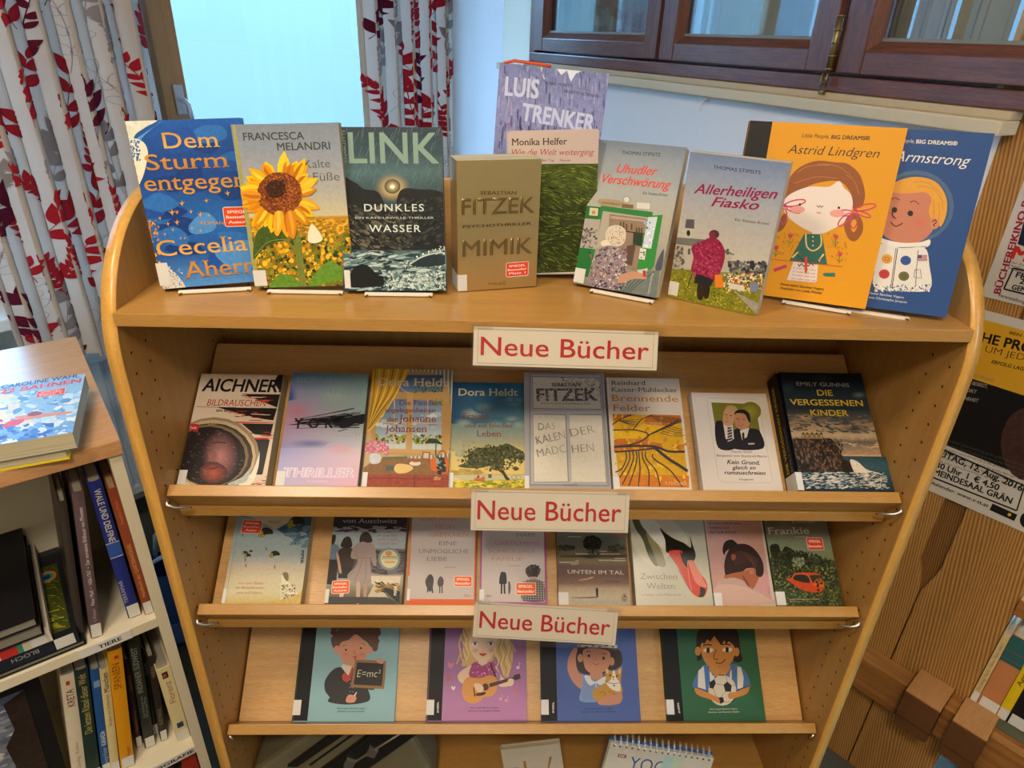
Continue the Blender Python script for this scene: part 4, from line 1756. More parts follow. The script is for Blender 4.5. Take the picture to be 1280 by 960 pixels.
a.N(260, (150, 600, 332, 805), ['39435c', 'b9a6a0', '6a4a5c', 'cfc6c0', '8a5a60', '2c3448'], (3, 8), inside=lambda x, y: y > 620 or x > 190)
a.S('b98a70', [(290, 770), (300, 735), (370, 718), (425, 735), (430, 755), (370, 755), (310, 775)])
a.P('a8302c', [(414, 712), (432, 714), (430, 745), (416, 742)])
a.T('haymonverlag', 446, 830, 468, 12, 'b8bcc0', y1=726, b=.004)
b = book('book', top_m(.042, .149, -27.8, 16.8, .2, .006, T_), .131, .213, T_, '8d949c',
         'novel showing an old woman at a green shop window, red script title', 'soft', a, sticker=(.002, .024, .0165))
stand(.066, .126, -27.8, .098, 'white lipped book stand under the green shop window book')

# --- pink coat novel
T_ = .021
q = CQ([(863.0, 189.6), (987.5, 204.1), (945.0, 395.1), (834.7, 370.7)], 820, 180, 4.3636)
a = Art(.131, .208, q)
a.G([(40, '7384a6'), (200, '8d9ab0'), (330, 'a4a7b0'), (480, 'b3b0ac'), (640, 'c1bcb2'), (690, '8c8a5a'), (900, '6f7426')], mot=.06)
a.T('THOMAS STIPSITS', 310, 134, 570, 20, '3c4250', y1=166, b=.016)
MG = '8d2148'
a.T('Allerheiligen', 205, 268, 660, 56, MG, y1=300, it=.35, b=.014)
a.T('Fiasko', 300, 338, 560, 54, MG, y1=360, it=.35, b=.014)
a.T('Ein Stinatz-Krimi', 430, 418, 616, 14, '363a40', y1=442, b=.008, se=.5)
a.P('55545c', [(165, 410), (210, 412), (208, 462), (158, 458)], .1)
a.P('b9b6ac', [(160, 458), (208, 462), (203, 516), (154, 512)])
a.E('24262a', 177, 486, 10, 16)
a.P('6f706a', [(105, 508), (260, 520), (430, 602), (425, 606), (200, 558), (100, 545)], .12)
a.P('b3aea2', [(98, 545), (190, 556), (415, 606), (400, 700), (90, 680)], .06)
for x in (110, 135, 175, 385):
    a.P('5c5a54', [(x, 570), (x + 14, 572), (x + 12, 604), (x - 2, 602)])
a.N(120, (395, 640, 600, 730), ['4c4c50', '77767a', '33343a', '5c5a5c'], (5, 16))
a.N(130, (90, 560, 150, 690), ['8c887c', '5a5850', 'a8a498'], (4, 10))
a.P('7c7c24', [(88, 680), (200, 690), (300, 720), (430, 745), (520, 800), (575, 850), (545, 940), (60, 840)], .25)
a.N(900, (80, 690, 560, 930), ['a8a02e', '5c6a1c', 'c2b838', '47561a', '8c8a28', '6f781e'], (2, 6), inside=lambda x, y: y > 690 + (x - 80) * .12)
a.N(420, (370, 710, 600, 800), ['e0ddcf', 'c9a04a', 'c86a3a', '5c6c2c', 'f0eee4', '3c4c24', 'd8c48c'], (3, 9))
a.P('9a948c', [(420, 800), (560, 870), (545, 925), (470, 850)], .15)
a.E('7484a0', 536, 780, 26, 28)
a.P('cfccc2', [(400, 760), (480, 770), (478, 800), (404, 790)])
a.P('23262e', [(214, 690), (330, 715), (300, 775), (210, 760)])
a.S('30261e', [(228, 765), (262, 768), (256, 842), (228, 842)])
a.S('2b221c', [(262, 765), (294, 768), (286, 836), (262, 836)])
a.S('8f2347', [(195, 560), (250, 530), (300, 510), (345, 525), (375, 580), (372, 640), (350, 700), (320, 740), (270, 720), (195, 695), (205, 620)], .1)
a.N(200, (205, 540, 350, 725), ['a83a60', '6f1836', 'b8486a'], (2, 6), rot=40, asp=2)
a.E('4a3238', 318, 492, 28, 24)
a.E('7a2a3c', 310, 500, 18, 22)
a.L('2c2c30', 5, [(200, 705), (180, 760), (172, 785)])
a.P('e07f24', [(322, 712), (360, 712), (372, 782), (322, 782)])
b = book('book', top_m(.181, .111, -33.2, 1.0, -.2, .001, T_), .131, .208, T_, '8690a8',
         'novel showing a person from behind in a pink coat by a graveyard, crimson script title', 'soft', a, sticker=(.004, .025, .0145))

# --- yellow children's book
CLOTH = '0b090d'
T_ = .011
q = CQ([(938.2, 150.6), (1134.9, 160.2), (1081.6, 386.4), (898.9, 361.2)], 930, 140, 3.692)
a = Art(.204, .246, q, bg='d8940f')
YE = 'd8940f'
a.P(CLOTH, [(30, 30), (133, 40), (-5, 840), (-120, 820)])
a.T('Little People,', 266, 116, 392, 19, '2b221c', y1=122, it=.25, b=.004)
a.T('BIG DREAMS®', 402, 124, 580, 19, '2b221c', y1=130, b=.022)
a.T('Astrid Lindgren', 200, 190, 622, 44, '2b221c', y1=212, it=.25, b=-.006)
# hair
a.S('8e5026', [(200, 320), (250, 260), (330, 226), (420, 232), (480, 240), (535, 290), (558, 370), (552, 420), (540, 440), (500, 440), (495, 380), (440, 320), (330, 330), (250, 370), (190, 430), (160, 440), (185, 380)], .06)
a.S('e3d4cb', [(180, 420), (215, 378), (300, 345), (390, 345), (438, 318), (462, 350), (495, 385), (500, 440), (470, 500), (400, 545), (350, 562), (290, 545), (220, 500), (188, 460)])
a.P('e3d4cb', [(315, 540), (352, 540), (350, 575), (315, 572)])
a.S('8e5026', [(150, 555), (155, 520), (175, 480), (190, 470), (200, 500), (180, 540)], .06)
for pts in ([(470, 560), (462, 520), (480, 480), (520, 470), (545, 500), (548, 550), (520, 592), (490, 592)],):
    a.S('8e5026', pts, .06)
    a.S(YE, [(500, 500), (515, 498), (522, 530), (505, 555), (492, 530)])
for p_ in ([(245, 280), (300, 250), (400, 245)], [(230, 330), (330, 300), (430, 305)], [(470, 290), (510, 320), (530, 380)], [(340, 240), (430, 250), (500, 300)]):
    a.L('b3793c', 3, p_)
PKK = 'c43a5e'
for cx, cy, sg in ((512, 452, 1), (187, 432, -1)):
    for dx, dy, rx, ry, ro in ((50, -12, 48, 13, -12), (-45, 14, 34, 14, 0), (-48, 45, 40, 15, -45), (-5, 50, 16, 36, 5), (40, 20, 34, 10, 20)):
        if sg < 0 and dx < -46:
            continue
        x, y = cx + dx, cy + dy
        pts = [(x + rx * cos(t) * cos(R(ro)) - ry * sin(t) * sin(R(ro)), y + rx * cos(t) * sin(R(ro)) + ry * sin(t) * cos(R(ro))) for t in [i * 2 * pi / 14 for i in range(14)]]
        a.O(PKK, 6, pts)
    a.E(PKK, cx, cy, 10, 9)
a.E('e39a90', 247, 450, 34, 17)
a.E('e39a90', 430, 468, 34, 17)
a.E('2b2420', 258, 427, 6)
a.E('2b2420', 438, 442, 6)
a.L('3c2a26', 3, [(336, 430), (344, 440), (350, 432), (358, 440), (366, 432)])
a.L('b84040', 3, [(336, 460), (345, 468), (354, 461)])
a.P('2a6256', [(278, 562), (360, 564), (384, 704), (208, 688)], .05)
a.L('d7c078', 7, [(285, 562), (290, 620), (320, 640), (355, 615), (355, 565)])
for y in (576, 596, 616):
    a.E('d7c078', 318, y, 4)
a.L('d7c078', 8, [(222, 672), (248, 648)])
a.L('d7c078', 8, [(345, 690), (368, 655)])
a.L('1d3c34', 3, [(240, 655), (290, 695), (330, 700), (365, 668)])
a.L('c2432a', 3, [(125, 680), (250, 690), (455, 714)], False)
a.P('e2d3cb', [(228, 690), (342, 706), (336, 780), (200, 768)])
a.P('d9cac4', [(200, 768), (195, 776), (330, 788), (340, 720), (336, 780)])
for k in range(4):
    a.T('in ruhe lieb mit arme'[:18 - k], 225 - k * 2, 722 + k * 16, 330, 8, 'b04048', y1=734 + k * 16, it=.3)
a.L('2c2422', 4, [(250, 700), (256, 712), (266, 700), (276, 714), (286, 698), (296, 712), (308, 698), (320, 710)])
a.P('cf4332', [(280, 668), (292, 668), (292, 735), (286, 748), (280, 735)])
a.P('c43a5e', [(135, 724), (190, 704), (200, 710), (195, 718), (140, 738)])
a.P('2a7262', [(362, 748), (372, 742), (420, 742), (420, 760), (372, 758)])
for x, y in ((215, 570), (425, 575), (150, 625), (443, 655)):
    a.L('5c7a3a', 3, [(x - 2, y + 8), (x - 4, y + 44)])
    a.L('5c7a3a', 3, [(x - 16, y + 22), (x - 4, y + 36), (x + 12, y + 24)])
    a.P('c43a4a', [(x - 12, y - 12), (x - 5, y - 4), (x, y - 14), (x + 5, y - 4), (x + 14, y - 10), (x + 6, y + 10), (x - 8, y + 10)])
a.N(60, (150, 560, 260, 680), ['b06a10'], (1, 3), asp=2, rot=70)
a.N(60, (385, 560, 480, 690), ['b06a10'], (1, 3), asp=2, rot=70)
a.T('Maria Isabel Sánchez Vegara', 168, 798, 368, 11, '4a3414', y1=822, b=.01)
a.T('Illustriert von Linda Montal', 168, 816, 358, 11, '4a3414', y1=840, b=.01)
b = book('picture_book', top_m(.266, .136, -25.7, 15.7, 1.4, .006, T_), .204, .246, T_, 'd8940f',
         'bright yellow picture book with a drawn girl with brown plaits and pink bows', 'hard', a, spine=Art(T_, .246, bg=CLOTH), group=None)
stand(.349, .094, -25.7, .094, 'white lipped book stand under the yellow picture book')

# --- blue astronaut picture book
q = CQ([(1036.9, 156.3), (1248.4, 168.0), (1186.5, 400.0), (991.4, 374.0)], 1070, 150, 3.692)
NV = '274a80'
a = Art(.205, .246, q, bg=NV)
a.P(CLOTH, [(-130, 20), (-20, 30), (-160, 850), (-300, 830)])
a.T('Little People,', 150, 102, 282, 18, 'c6c2bc', y1=110, it=.25, b=.004)
a.T('BIG DREAMS®', 290, 112, 482, 19, 'd8d4cc', y1=122, b=.022)
a.T('Neil Armstrong', 40, 182, 540, 50, 'e0dcd4', y1=218, it=.3, b=-.002)
a.E('4a6488', 290, 405, 178, 168)
a.E('35557f', 286, 408, 162, 152)
a.S('c07a60', [(120, 420), (150, 340), (250, 310), (370, 320), (400, 400), (385, 480), (350, 540), (290, 575), (200, 570), (140, 540), (110, 480)])
a.S('d99a3c', [(160, 335), (200, 290), (290, 268), (380, 290), (430, 360), (432, 440), (405, 500), (385, 470), (368, 480), (350, 430), (362, 370), (330, 340), (250, 345)], .05)
for p_ in ([(280, 290), (350, 300), (410, 350)], [(300, 310), (370, 325), (420, 390)], [(370, 380), (375, 430), (370, 470)], [(395, 390), (400, 440), (392, 480)], [(412, 390), (418, 430)]):
    a.L('b87a2a', 2.5, p_)
a.E('c88468', 375, 485, 24, 26)
a.L('5c2c24', 5, [(365, 478), (380, 468), (384, 480), (372, 492), (378, 498)])
a.E('2c2420', 190, 422, 13, 13)
a.E('2c2420', 264, 438, 13, 13)
a.L('4a241e', 6, [(200, 420), (180, 430), (182, 450), (196, 462)])
a.L('4a241e', 5, [(172, 478), (195, 498), (228, 484)])
a.L('5c3a30', 4, [(172, 375), (192, 366), (215, 376)])
a.L('5c3a30', 4, [(262, 388), (282, 380), (305, 396)])
a.B('c86a58', 'c07a60', 310, 480, 50, 34)
a.S('e3ded4', [(115, 545), (150, 560), (230, 575), (310, 572), (355, 560), (340, 595), (230, 600), (120, 580)])
a.L('2c3038', 3, [(118, 575), (200, 596), (340, 592)])
a.S('ddd8cf', [(120, 582), (230, 600), (330, 598), (352, 680), (355, 790), (240, 800), (95, 780), (110, 660)], .03)
a.S('ddd8cf', [(112, 590), (125, 600), (105, 690), (75, 735), (70, 720), (95, 640)], .03)
a.N(260, (95, 770, 355, 800), ['e9e5dc', '3a5a88', 'cfcac0'], (2, 6))
a.L('3c4048', 4, [(204, 600), (190, 700), (178, 785)], False)
a.L('3c4048', 3, [(196, 600), (183, 700), (172, 785)], False)
a.L('3c4048', 3, [(300, 610), (292, 700), (288, 780)], False)
for x, y, c in ((155, 650, 'd8963c'), (242, 657, '2c5496'), (142, 720, 'bf3a3c'), (233, 730, '66683a')):
    a.E(c, x, y, 25, 22)
    a.O('3a2c28', 2, [(x + 10 * cos(t), y + 9 * sin(t)) for t in [i * pi / 5 for i in range(10)]])
a.P('b9a29c', [(296, 632), (340, 630), (344, 660), (300, 660)])
for k in range(3):
    a.P('b0504a', [(298, 636 + k * 9), (342, 634 + k * 9), (342, 638 + k * 9), (298, 640 + k * 9)])
a.P('3c4c74', [(296, 632), (316, 631), (316, 646), (297, 646)])
a.O('3c4048', 3, [(285, 700), (310, 700), (315, 740), (280, 735)])
a.T('Maria Isabel Sánchez Vegara', 30, 806, 232, 11, 'c9cdd6', y1=834, b=.01)
a.T('Illustriert von Christophe Jacques', -2, 822, 246, 11, 'c9cdd6', y1=856, b=.01)
book('picture_book', top_m(.367, .106, -22.8, 14.5, .8, .006, .011), .205, .246, .011, NV,
     'dark blue picture book with a drawn astronaut boy, rightmost on the top shelf', 'hard', a, spine=Art(.011, .246, bg=CLOTH))
stand(.425, .075, -22.8, .094, 'low book stand under the blue astronaut picture book', .0015)
# ------------------------------------------------------------------ face-out books on the slanted boards
def rowm(r, x):
    return row_matrix(r) @ Matrix.Translation((x, .0006, .0006))


def rart(q, ox, oy, s, w, h, vb, vt, bg=None):
    return Art(w, h, CQ(q, ox, oy, s), rect=(0, vb, w, vt), bg=bg)


# === row 2 ===================================================================
# red and black thriller with a porthole
w, h, t = .140, .2045, .032
a = rart([(252.5, 468), (353.7, 468), (333, 605.6), (220.6, 605.6)], 210, 450, 5.647, w, h, .0083, .2053, 'cdbba4')
q_ = 'cdbba4'
a.P('1b1013', [(520, 238), (790, 238), (770, 330), (640, 280), (560, 255)], .1)
a.P('1a0f11', [(350, 335), (770, 335), (745, 420), (660, 410), (560, 390)], .1)
a.P('1d1416', [(520, 445), (745, 445), (725, 530), (610, 520)], .1)
a.P('26262a', [(600, 555), (722, 555), (672, 805), (560, 830)], .15)
a.P('cbb9a6', [(520, 810), (670, 808), (660, 880), (500, 880)])
a.P('17121a', [(775, 102), (815, 102), (795, 230), (775, 200), (745, 150)])
rd = random.Random(5)
for _ in range(60):
    x, y = rd.uniform(420, 760), rd.choice([rd.uniform(240, 290), rd.uniform(345, 420), rd.uniform(500, 550), rd.uniform(810, 875)])
    l = rd.uniform(30, 110)
    a.raw([a.X(*p) for p in ((x, y), (x + l, y + 3), (x + l * .8, y + 8), (x + 6, y + 6))], rd.choice(['b8402a', 'd8664a', '8c2018', 'cdbba4', '2a1214']), 0, nok=True)
a.k += 1
for y in (437, 545):
    a.P('c9583c', [(470, y - 6), (750, y - 2), (750, y + 3), (480, y + 8)])
a.L('6b2a24', 3, [(195, 332), (300, 334), (480, 334)], False)
a.E('8f7c5f', 330, 665, 318, 262)
a.E('2b2320', 330, 668, 296, 242)
a.E('b59f7c', 322, 672, 302, 250)
a.E('3a2f28', 318, 676, 284, 232)
a.E('6f6047', 300, 676, 272, 222)
a.E('191114', 295, 682, 255, 212)
a.S('d8d2c0', [(500, 880), (590, 800), (640, 680), (650, 640), (640, 760), (590, 880)], .1)
a.S('a8b0ac', [(420, 880), (520, 830), (580, 770), (560, 850), (500, 880)], .2)
a.B('a06868', '191114', 370, 680, 130, 190, pw=.8)
a.B('a04a34', '3a1c1c', 320, 800, 100, 80, pw=.8)
a.S('7a4a48', [(290, 660), (330, 640), (345, 680), (310, 710), (280, 700)])
a.L('3a1c20', 8, [(310, 590), (350, 580), (410, 585)])
a.L('4a2024', 10, [(290, 770), (330, 765), (380, 740)])
a.E('341a1e', 285, 690, 9, 6)
a.N(150, (110, 480, 560, 860), ['8c6848', '7a4a38', '5a3428', '9a7450'], (.8, 1.9), asp=8, rot=15)
a.T('CARPER', 285, 462, 385, 16, 'a89a80', y1=448, b=.01)
a.T('AICHNER', 240, 224, 768, 90, '15121a', b=.022, it=.12)
a.T('BERNHARD', 650, 186, 765, 15, '15121a', b=.02)
a.T('.', 780, 222, 792, 90, '15121a', b=.03)
a.T('BILDRAUSCHEN', 275, 324, 690, 46, 'a8242a', b=-.004, it=.12, y1=322)
a.T('EIN BRONSKI KRIMI', 342, 366, 605, 17, '1f1618', b=.02)
a.P('b01f2c', [(165, 452), (222, 455), (214, 502), (150, 500)])
a.T('btb', 164, 488, 202, 18, 'd8b8b0', b=.01)
book('book', rowm(2, -.5825), w, h, t, '2a1518', 'red, white and black thriller with a face behind a round porthole, in the second row', 'soft', a, sticker=(.004, .031, .0125))

# pastel thriller
w, h, t = .1325, .2125, .026
a = rart([(366.9, 466), (461.4, 467.6), (447.5, 606.4), (343.6, 605.6)], 330, 450, 5.647, w, h, .0112, .2129)
a.Q([(215, 92), (742, 100), (715, 420), (150, 420)], ['4a78a8', '6f9494', '8fa4a0', 'b08aa6'], n=10)
a.Q([(150, 420), (715, 420), (690, 620), (115, 620)], ['b08aa6', '93a8a4', 'b8b4c0', '8583ac'], n=8)
a.Q([(115, 620), (690, 620), (650, 960), (60, 960)], ['8f8fbe', 'c6b4bc', 'd8a0b8', 'b4b4d6'], n=8)
a.B('2f4c8a', '5a7aa8', 190, 260, 60, 110, soft=True)
a.B('b0788a', '9a90a0', 235, 360, 130, 80, soft=True)
a.B('8a9c98', '8296a0', 520, 260, 160, 130, soft=True)
a.B('6d6a98', '8a88ae', 330, 590, 200, 40, soft=True)
a.B('c79ca8', 'a0a2ac', 540, 630, 120, 60, soft=True)
a.T('BERNHARD', 235, 160, 705, 40, '7d9396', b=.004)
a.T('AICHNER', 228, 245, 700, 46, '7a9094', b=.004)
rd = random.Random(8)
for _ in range(46):
    y = rd.gauss(440, 22)
    x0, x1 = rd.uniform(170, 520), rd.uniform(560, 715)
    y2 = y + (rd.uniform(-55, 10))
    a.raw([a.X(*p) for p in ((x0, y + 8), (x1, y2), (x1, y2 + rd.uniform(2, 8)), (x0 + 8, y + 11))], '18161c', nok=True)
a.k += 1
a.S('141218', [(540, 430), (600, 410), (700, 380), (715, 400), (700, 450), (640, 450), (600, 475), (540, 480)])
a.N(130, (500, 360, 715, 540), ['1c1a22'], (.8, 2.4))
for ch, x0, x1 in (('Y', 207, 274), ('O', 312, 388), ('K', 432, 490), ('O', 534, 606)):
    a.T(ch, x0, 480, x1, 72, '141218', b=.02)
for dx, c in ((-3, 'e8dce6'), (3, 'e4d4de')):
    a.T('THRILLER', 132 + dx, 828 + dx * .7, 636 + dx, 66, c, b=.03, it=.06)
a.T('THRILLER', 136, 827, 632, 64, 'c6b4cc', b=.02, it=.06)
a.T('WUNDERRAUM', 300, 864, 444, 10, 'e0d0dc')
book('book', rowm(2, -.4290), w, h, t, '5f7fae', 'pastel blue and pink thriller with black scribbled title', 'soft', a, sticker=(.004, .033, .014))

# curtain and window novel
w, h, t = .140, .2205, .030
a = rart([(465.5, 461), (565.6, 463), (561, 607.5), (453, 606.8)], 440, 450, 5.647, w, h, .0100, .2211, 'b49a72')
for k in range(26):
    x = 360 + k * 14
    a.P('6f7568' if k % 2 else 'c2b8a0', [(x, 60), (x + 14, 60), (x + 11, 900), (x - 3, 900)])
a.S('b08a52', [(180, 640), (165, 300), (300, 150), (420, 85), (560, 95), (650, 160), (680, 260), (680, 640)])
a.G([(110, '39557c'), (230, '5c7aa0')], x0=330, x1=640)
a.P('b08a52', [(150, 235), (690, 248), (690, 285), (150, 268)])
a.Q([(170, 280), (385, 280), (385, 640), (165, 640)], ['46648c', '5a7aa0', 'b8c2c0', 'a8b8b8'])
a.Q([(425, 285), (630, 290), (630, 640), (425, 640)], ['5a7aa0', '6a88a6', 'b8c2c0', 'b8c2c0'])
a.N(26, (170, 380, 640, 560), ['a8b4c0', 'c4ccd0'], (8, 22), asp=2.2, rot=0)
a.N(160, (165, 535, 632, 600), ['5c6a1c', '8a8a24', '3c4c18', 'a89a30'], (5, 14))
a.P('b6bfba', [(165, 598), (630, 600), (630, 632), (165, 628)])
a.P('c9a878', [(292, 280), (300, 280), (300, 640), (292, 640)])
a.P('c9a878', [(528, 285), (535, 285), (535, 640), (528, 640)])
a.P('c9a878', [(165, 440), (635, 450), (635, 458), (165, 448)])
a.P('b8935c', [(385, 240), (425, 242), (425, 650), (380, 650)])
a.P('b8935c', [(160, 630), (690, 640), (690, 665), (160, 655)])
a.L('c9a878', 5, [(350, 150), (340, 200), (400, 240)])
a.N(130, (440, 150, 640, 235), ['4c5a2c', '2f3c1c', '6a6f34'], (3, 8))
a.N(70, (560, 280, 640, 330), ['6a7a2c', '8a9a3c'], (2, 6))
a.S('c4962c', [(145, 62), (390, 66), (330, 200), (270, 300), (160, 460), (100, 515), (110, 380)])
for k in range(7):
    a.L('e0bb54' if k % 2 else '8f6a1c', 9, [(160 + k * 32, 64), (150 + k * 25, 230), (130 + k * 10, 380), (110, 500)])
a.L('e8c464', 7, [(385, 68), (300, 260), (180, 440), (105, 510)])
a.S('7d5a34', [(95, 760), (230, 700), (560, 705), (690, 720), (690, 820), (80, 815)], .15)
a.P('8c3a26', [(80, 812), (690, 815), (690, 960), (60, 960)], .2)
a.P('6a2c20', [(80, 835), (690, 840), (690, 846), (80, 842)])
a.P('6a2c20', [(440, 815), (450, 815), (450, 900), (440, 900)])
a.S('b8bcc0', [(130, 670), (195, 670), (205, 720), (170, 740), (130, 730)], .1)
for x, y, r_ in ((120, 615, 26), (165, 590, 24), (190, 635, 26), (235, 630, 25), (140, 640, 24), (215, 600, 22), (245, 665, 18), (95, 640, 20)):
    a.E('b8607c', x, y, r_, r_ * .85)
    a.E('d08a9c', x - 4, y - 4, r_ * .6, r_ * .5)
a.N(80, (90, 580, 265, 660), ['e0a8b8', 'a8486a', 'c87a94'], (3, 8))
a.P('58624a', [(215, 690), (395, 685), (395, 702), (215, 706)])
a.P('4c5450', [(238, 752), (345, 745), (352, 780), (240, 790)])
a.S('d0b070', [(320, 740), (400, 745), (435, 770), (390, 800), (330, 805), (300, 780)])
a.E('c9c0b0', 448, 735, 40, 17)
a.E('a04828', 450, 718, 28, 9)
a.P('8c4a28', [(500, 652), (553, 655), (548, 708), (495, 705)])
a.P('b8b0a0', [(508, 660), (545, 662), (541, 700), (504, 698)])
a.P('233c2c', [(515, 590), (545, 560), (600, 562), (635, 598)])
a.P('2c3c30', [(590, 598), (597, 598), (595, 690), (588, 690)])
a.S('c05a1e', [(565, 700), (640, 695), (680, 705), (675, 800), (620, 800), (560, 775)])
a.L('8c4018', 7, [(610, 700), (620, 655), (655, 650), (672, 700)])
a.N(50, (605, 695, 660, 800), ['28302c', '8a9088', '1c201e'], (5, 13), rot=60, asp=2)
a.T('Dora Heldt', 178, 186, 672, 60, 'b8ab90', b=.012, se=1, y1=194)
CM = '7a2c3c'
a.T('Die Familien', 332, 325, 630, 38, CM, b=0, se=1)
a.T('angelegenheiten', 232, 375, 588, 33, CM, b=0, se=1)
a.T('der', 248, 440, 322, 33, CM, b=0, se=1)
a.T('Johanne', 330, 443, 592, 52, CM, b=0, se=1)
a.T('Johansen', 234, 514, 528, 50, CM, b=0, se=1)
a.T('ROMAN', 538, 468, 600, 9, '3c4c6a')
a.T('dtv', 580, 852, 630, 30, 'd0a868', b=.01)
book('book', rowm(2, -.2890), w, h, t, '8e8b7a', 'novel with a golden curtain, window view, pink peonies and orange handbag on the cover', 'soft', a, sticker=(.004, .031, .008))

# tree novel
w, h, t = .1265, .200, .024
a = rart([(565.6, 478), (655.6, 479), (655.6, 608.6), (560, 607.5)], 550, 460, 6, w, h, .0121, .2006)
a.G([(110, '123f63'), (230, '22557a'), (340, '4a7482'), (450, '7d928a'), (560, '9a9b80'), (640, 'c2ae6e'), (790, 'cdb266'), (800, 'b09a64'), (850, 'a8a478'), (862, 'a0962c'), (900, 'c0a826'), (960, 'c0a826')], mot=.08)
a.Q([(100, 112), (640, 112), (640, 420), (85, 420)], ['0f3c62', '1d5f86', '5a8790', '22506c'], .06)
for x, y, r_ in ((560, 265, 55), (530, 240, 38), (600, 245, 36), (540, 390, 46), (590, 430, 50), (500, 430, 40), (240, 350, 70), (330, 300, 60), (180, 420, 60), (420, 440, 60), (300, 500, 80)):
    a.B('8f9f98' if y > 320 else '5f8594', '4a7482', x, y, r_ * 1.5, r_ * .8, soft=True)
a.G([(560, '97997e'), (640, 'c2ae6e'), (800, 'cdb266')], x0=0, x1=720)
a.N(30, (90, 560, 260, 700), ['8c9478', 'a0a080'], (12, 30))
a.N(60, (95, 770, 300, 802), ['9a8440', 'b09a50'], (4, 12), asp=3, rot=0)
a.P('b4b08c', [(60, 808), (700, 808), (700, 850), (60, 850)])
a.P('a89c2c', [(60, 850), (700, 838), (700, 960), (60, 960)], .1)
a.N(240, (65, 850, 640, 900), ['c8b430', '8a8a20', 'd8c448', '6f781c'], (3, 9), asp=3, rot=0)
a.S('3a2c1c', [(430, 760), (470, 770), (500, 815), (520, 842), (490, 842), (465, 800), (440, 780)])
a.S('3d4022', [(135, 740), (200, 710), (215, 660), (270, 610), (380, 600), (450, 590), (500, 572), (560, 600), (625, 640), (630, 690), (590, 700), (560, 730), (590, 760), (560, 775), (520, 750), (440, 765), (380, 740), (300, 755), (200, 755)], .3)
a.N(520, (140, 575, 630, 775), ['55562c', '2c2f18', '6f6c38', '24280f', '474a26'], (4, 12), inside=lambda x, y: ((x - 400) / 245) ** 2 + ((y - 678) / 98) ** 2 < 1)
a.N(30, (480, 690, 590, 760), ['c8b26c'], (5, 12))
a.P('c9bfae', [(365, 778), (380, 776), (384, 835), (356, 835)])
a.E('5c3c28', 373, 776, 8, 9)
a.P('3c5c2c', [(360, 800), (384, 800), (384, 830), (358, 830)])
a.S('b0603c', [(250, 850), (280, 820), (300, 830), (330, 815), (325, 852)])
a.E('4a2a20', 285, 818, 8, 8)
for x in (550, 585):
    a.O('5c5040', 2.4, [(x + 17 * cos(q), 826 + 17 * sin(q)) for q in [i * pi / 6 for i in range(12)]])
a.T('Dora Heldt', 140, 212, 585, 55, 'c8bc94', b=.008, se=1)
BR_ = '7c3430'
a.T('Drei', 310, 332, 404, 34, BR_, se=1)
a.T('Frauen', 170, 390, 370, 48, BR_, se=1)
a.T('ROMAN', 396, 388, 470, 9, '3c4c50')
a.T('und ein falsches', 186, 452, 542, 34, BR_, se=1)
a.T('Leben', 274, 520, 458, 46, BR_, se=1)
a.T('dtv', 102, 848, 146, 26, 'd8c890', b=.01)
book('book', rowm(2, -.1500), w, h, t, '2c5a74', 'blue and yellow novel with one spreading pine tree on the cover', 'soft', a, sticker=(.004, .034, .008))

# grey window frame thriller
w, h, t = .1425, .2195, .028
GREY = '9b9a9c'
a = rart([(655.6, 465), (756, 467.7), (763.6, 610.7), (655.6, 608.6)], 645, 450, 5.647, w, h, .0102, .2203, GREY)
for p_, c in (([(95, 95), (612, 104), (660, 900), (90, 890)], '868588'), ([(110, 102), (602, 112), (640, 885), (104, 875)], 'a5a4a5')):
    a.P(c, p_)
PA = 'c7c0ae'
for p_ in ([(122, 120), (595, 135), (604, 352), (124, 342)], [(122, 388), (350, 392), (364, 862), (124, 862)], [(380, 392), (608, 396), (634, 870), (392, 866)]):
    a.P('4c4a4c', [(x + (3 if x > 300 else -3), y + (3 if y > 500 or y in (352, 342) else -4)) for x, y in p_])
    a.P(PA, p_, .05)
a.P('8f8e92', [(96, 352), (620, 360), (620, 366), (96, 358)])
a.P('8a898d', [(352, 392), (358, 392), (372, 864), (366, 864)])
a.N(120, (330, 125, 600, 200), ['8a857a', '6d685f', 'a39d90'], (2, 7))
a.N(80, (480, 150, 600, 300), ['8a857a', '5d584f'], (2, 6))
a.T('SEBASTIAN', 256, 190, 460, 26, '4a474c', b=.03)
a.T('FITZEK', 148, 290, 580, 90, '4f4c52', b=.03, y1=292)
a.N(200, (145, 200, 585, 292), ['c2bba8', '8f8a80'], (1.5, 4), asp=3)
a.T('PSYCHOTHRILLER', 180, 316, 534, 13, '5c5a58', y1=322)
rd = random.Random(12)
for d in (-2.5, 0, 2):
    CH = ['7a756c', '5c5852', '8d887c'][int(d) % 3]
    a.T('DAS', 160 + d, 500 + d, 280, 52, CH, b=-.018, y1=492, it=.08)
    a.T('KALEN', 150 - d, 600 + d, 352, 62, CH, b=-.018, y1=560)
    a.T('MÄDC', 155 + d, 690, 356, 62, CH, b=-.018, y1=655)
    a.T('DER', 392 + d, 548, 560, 62, CH, b=-.018, y1=520)
    a.T('HEN', 398 - d, 662, 552, 62, CH, b=-.018, y1=652)
a.N(60, (130, 395, 350, 420), ['b0a997'], (1, 3))
a.T('DROEMER', 328, 892, 436, 13, '6a686a', b=.01)
book('book', rowm(2, -.0240), w, h, t, GREY, 'grey thriller shaped like a barred window with scratched lettering on the panes', 'soft', a, sticker=(.003, .029, .007))

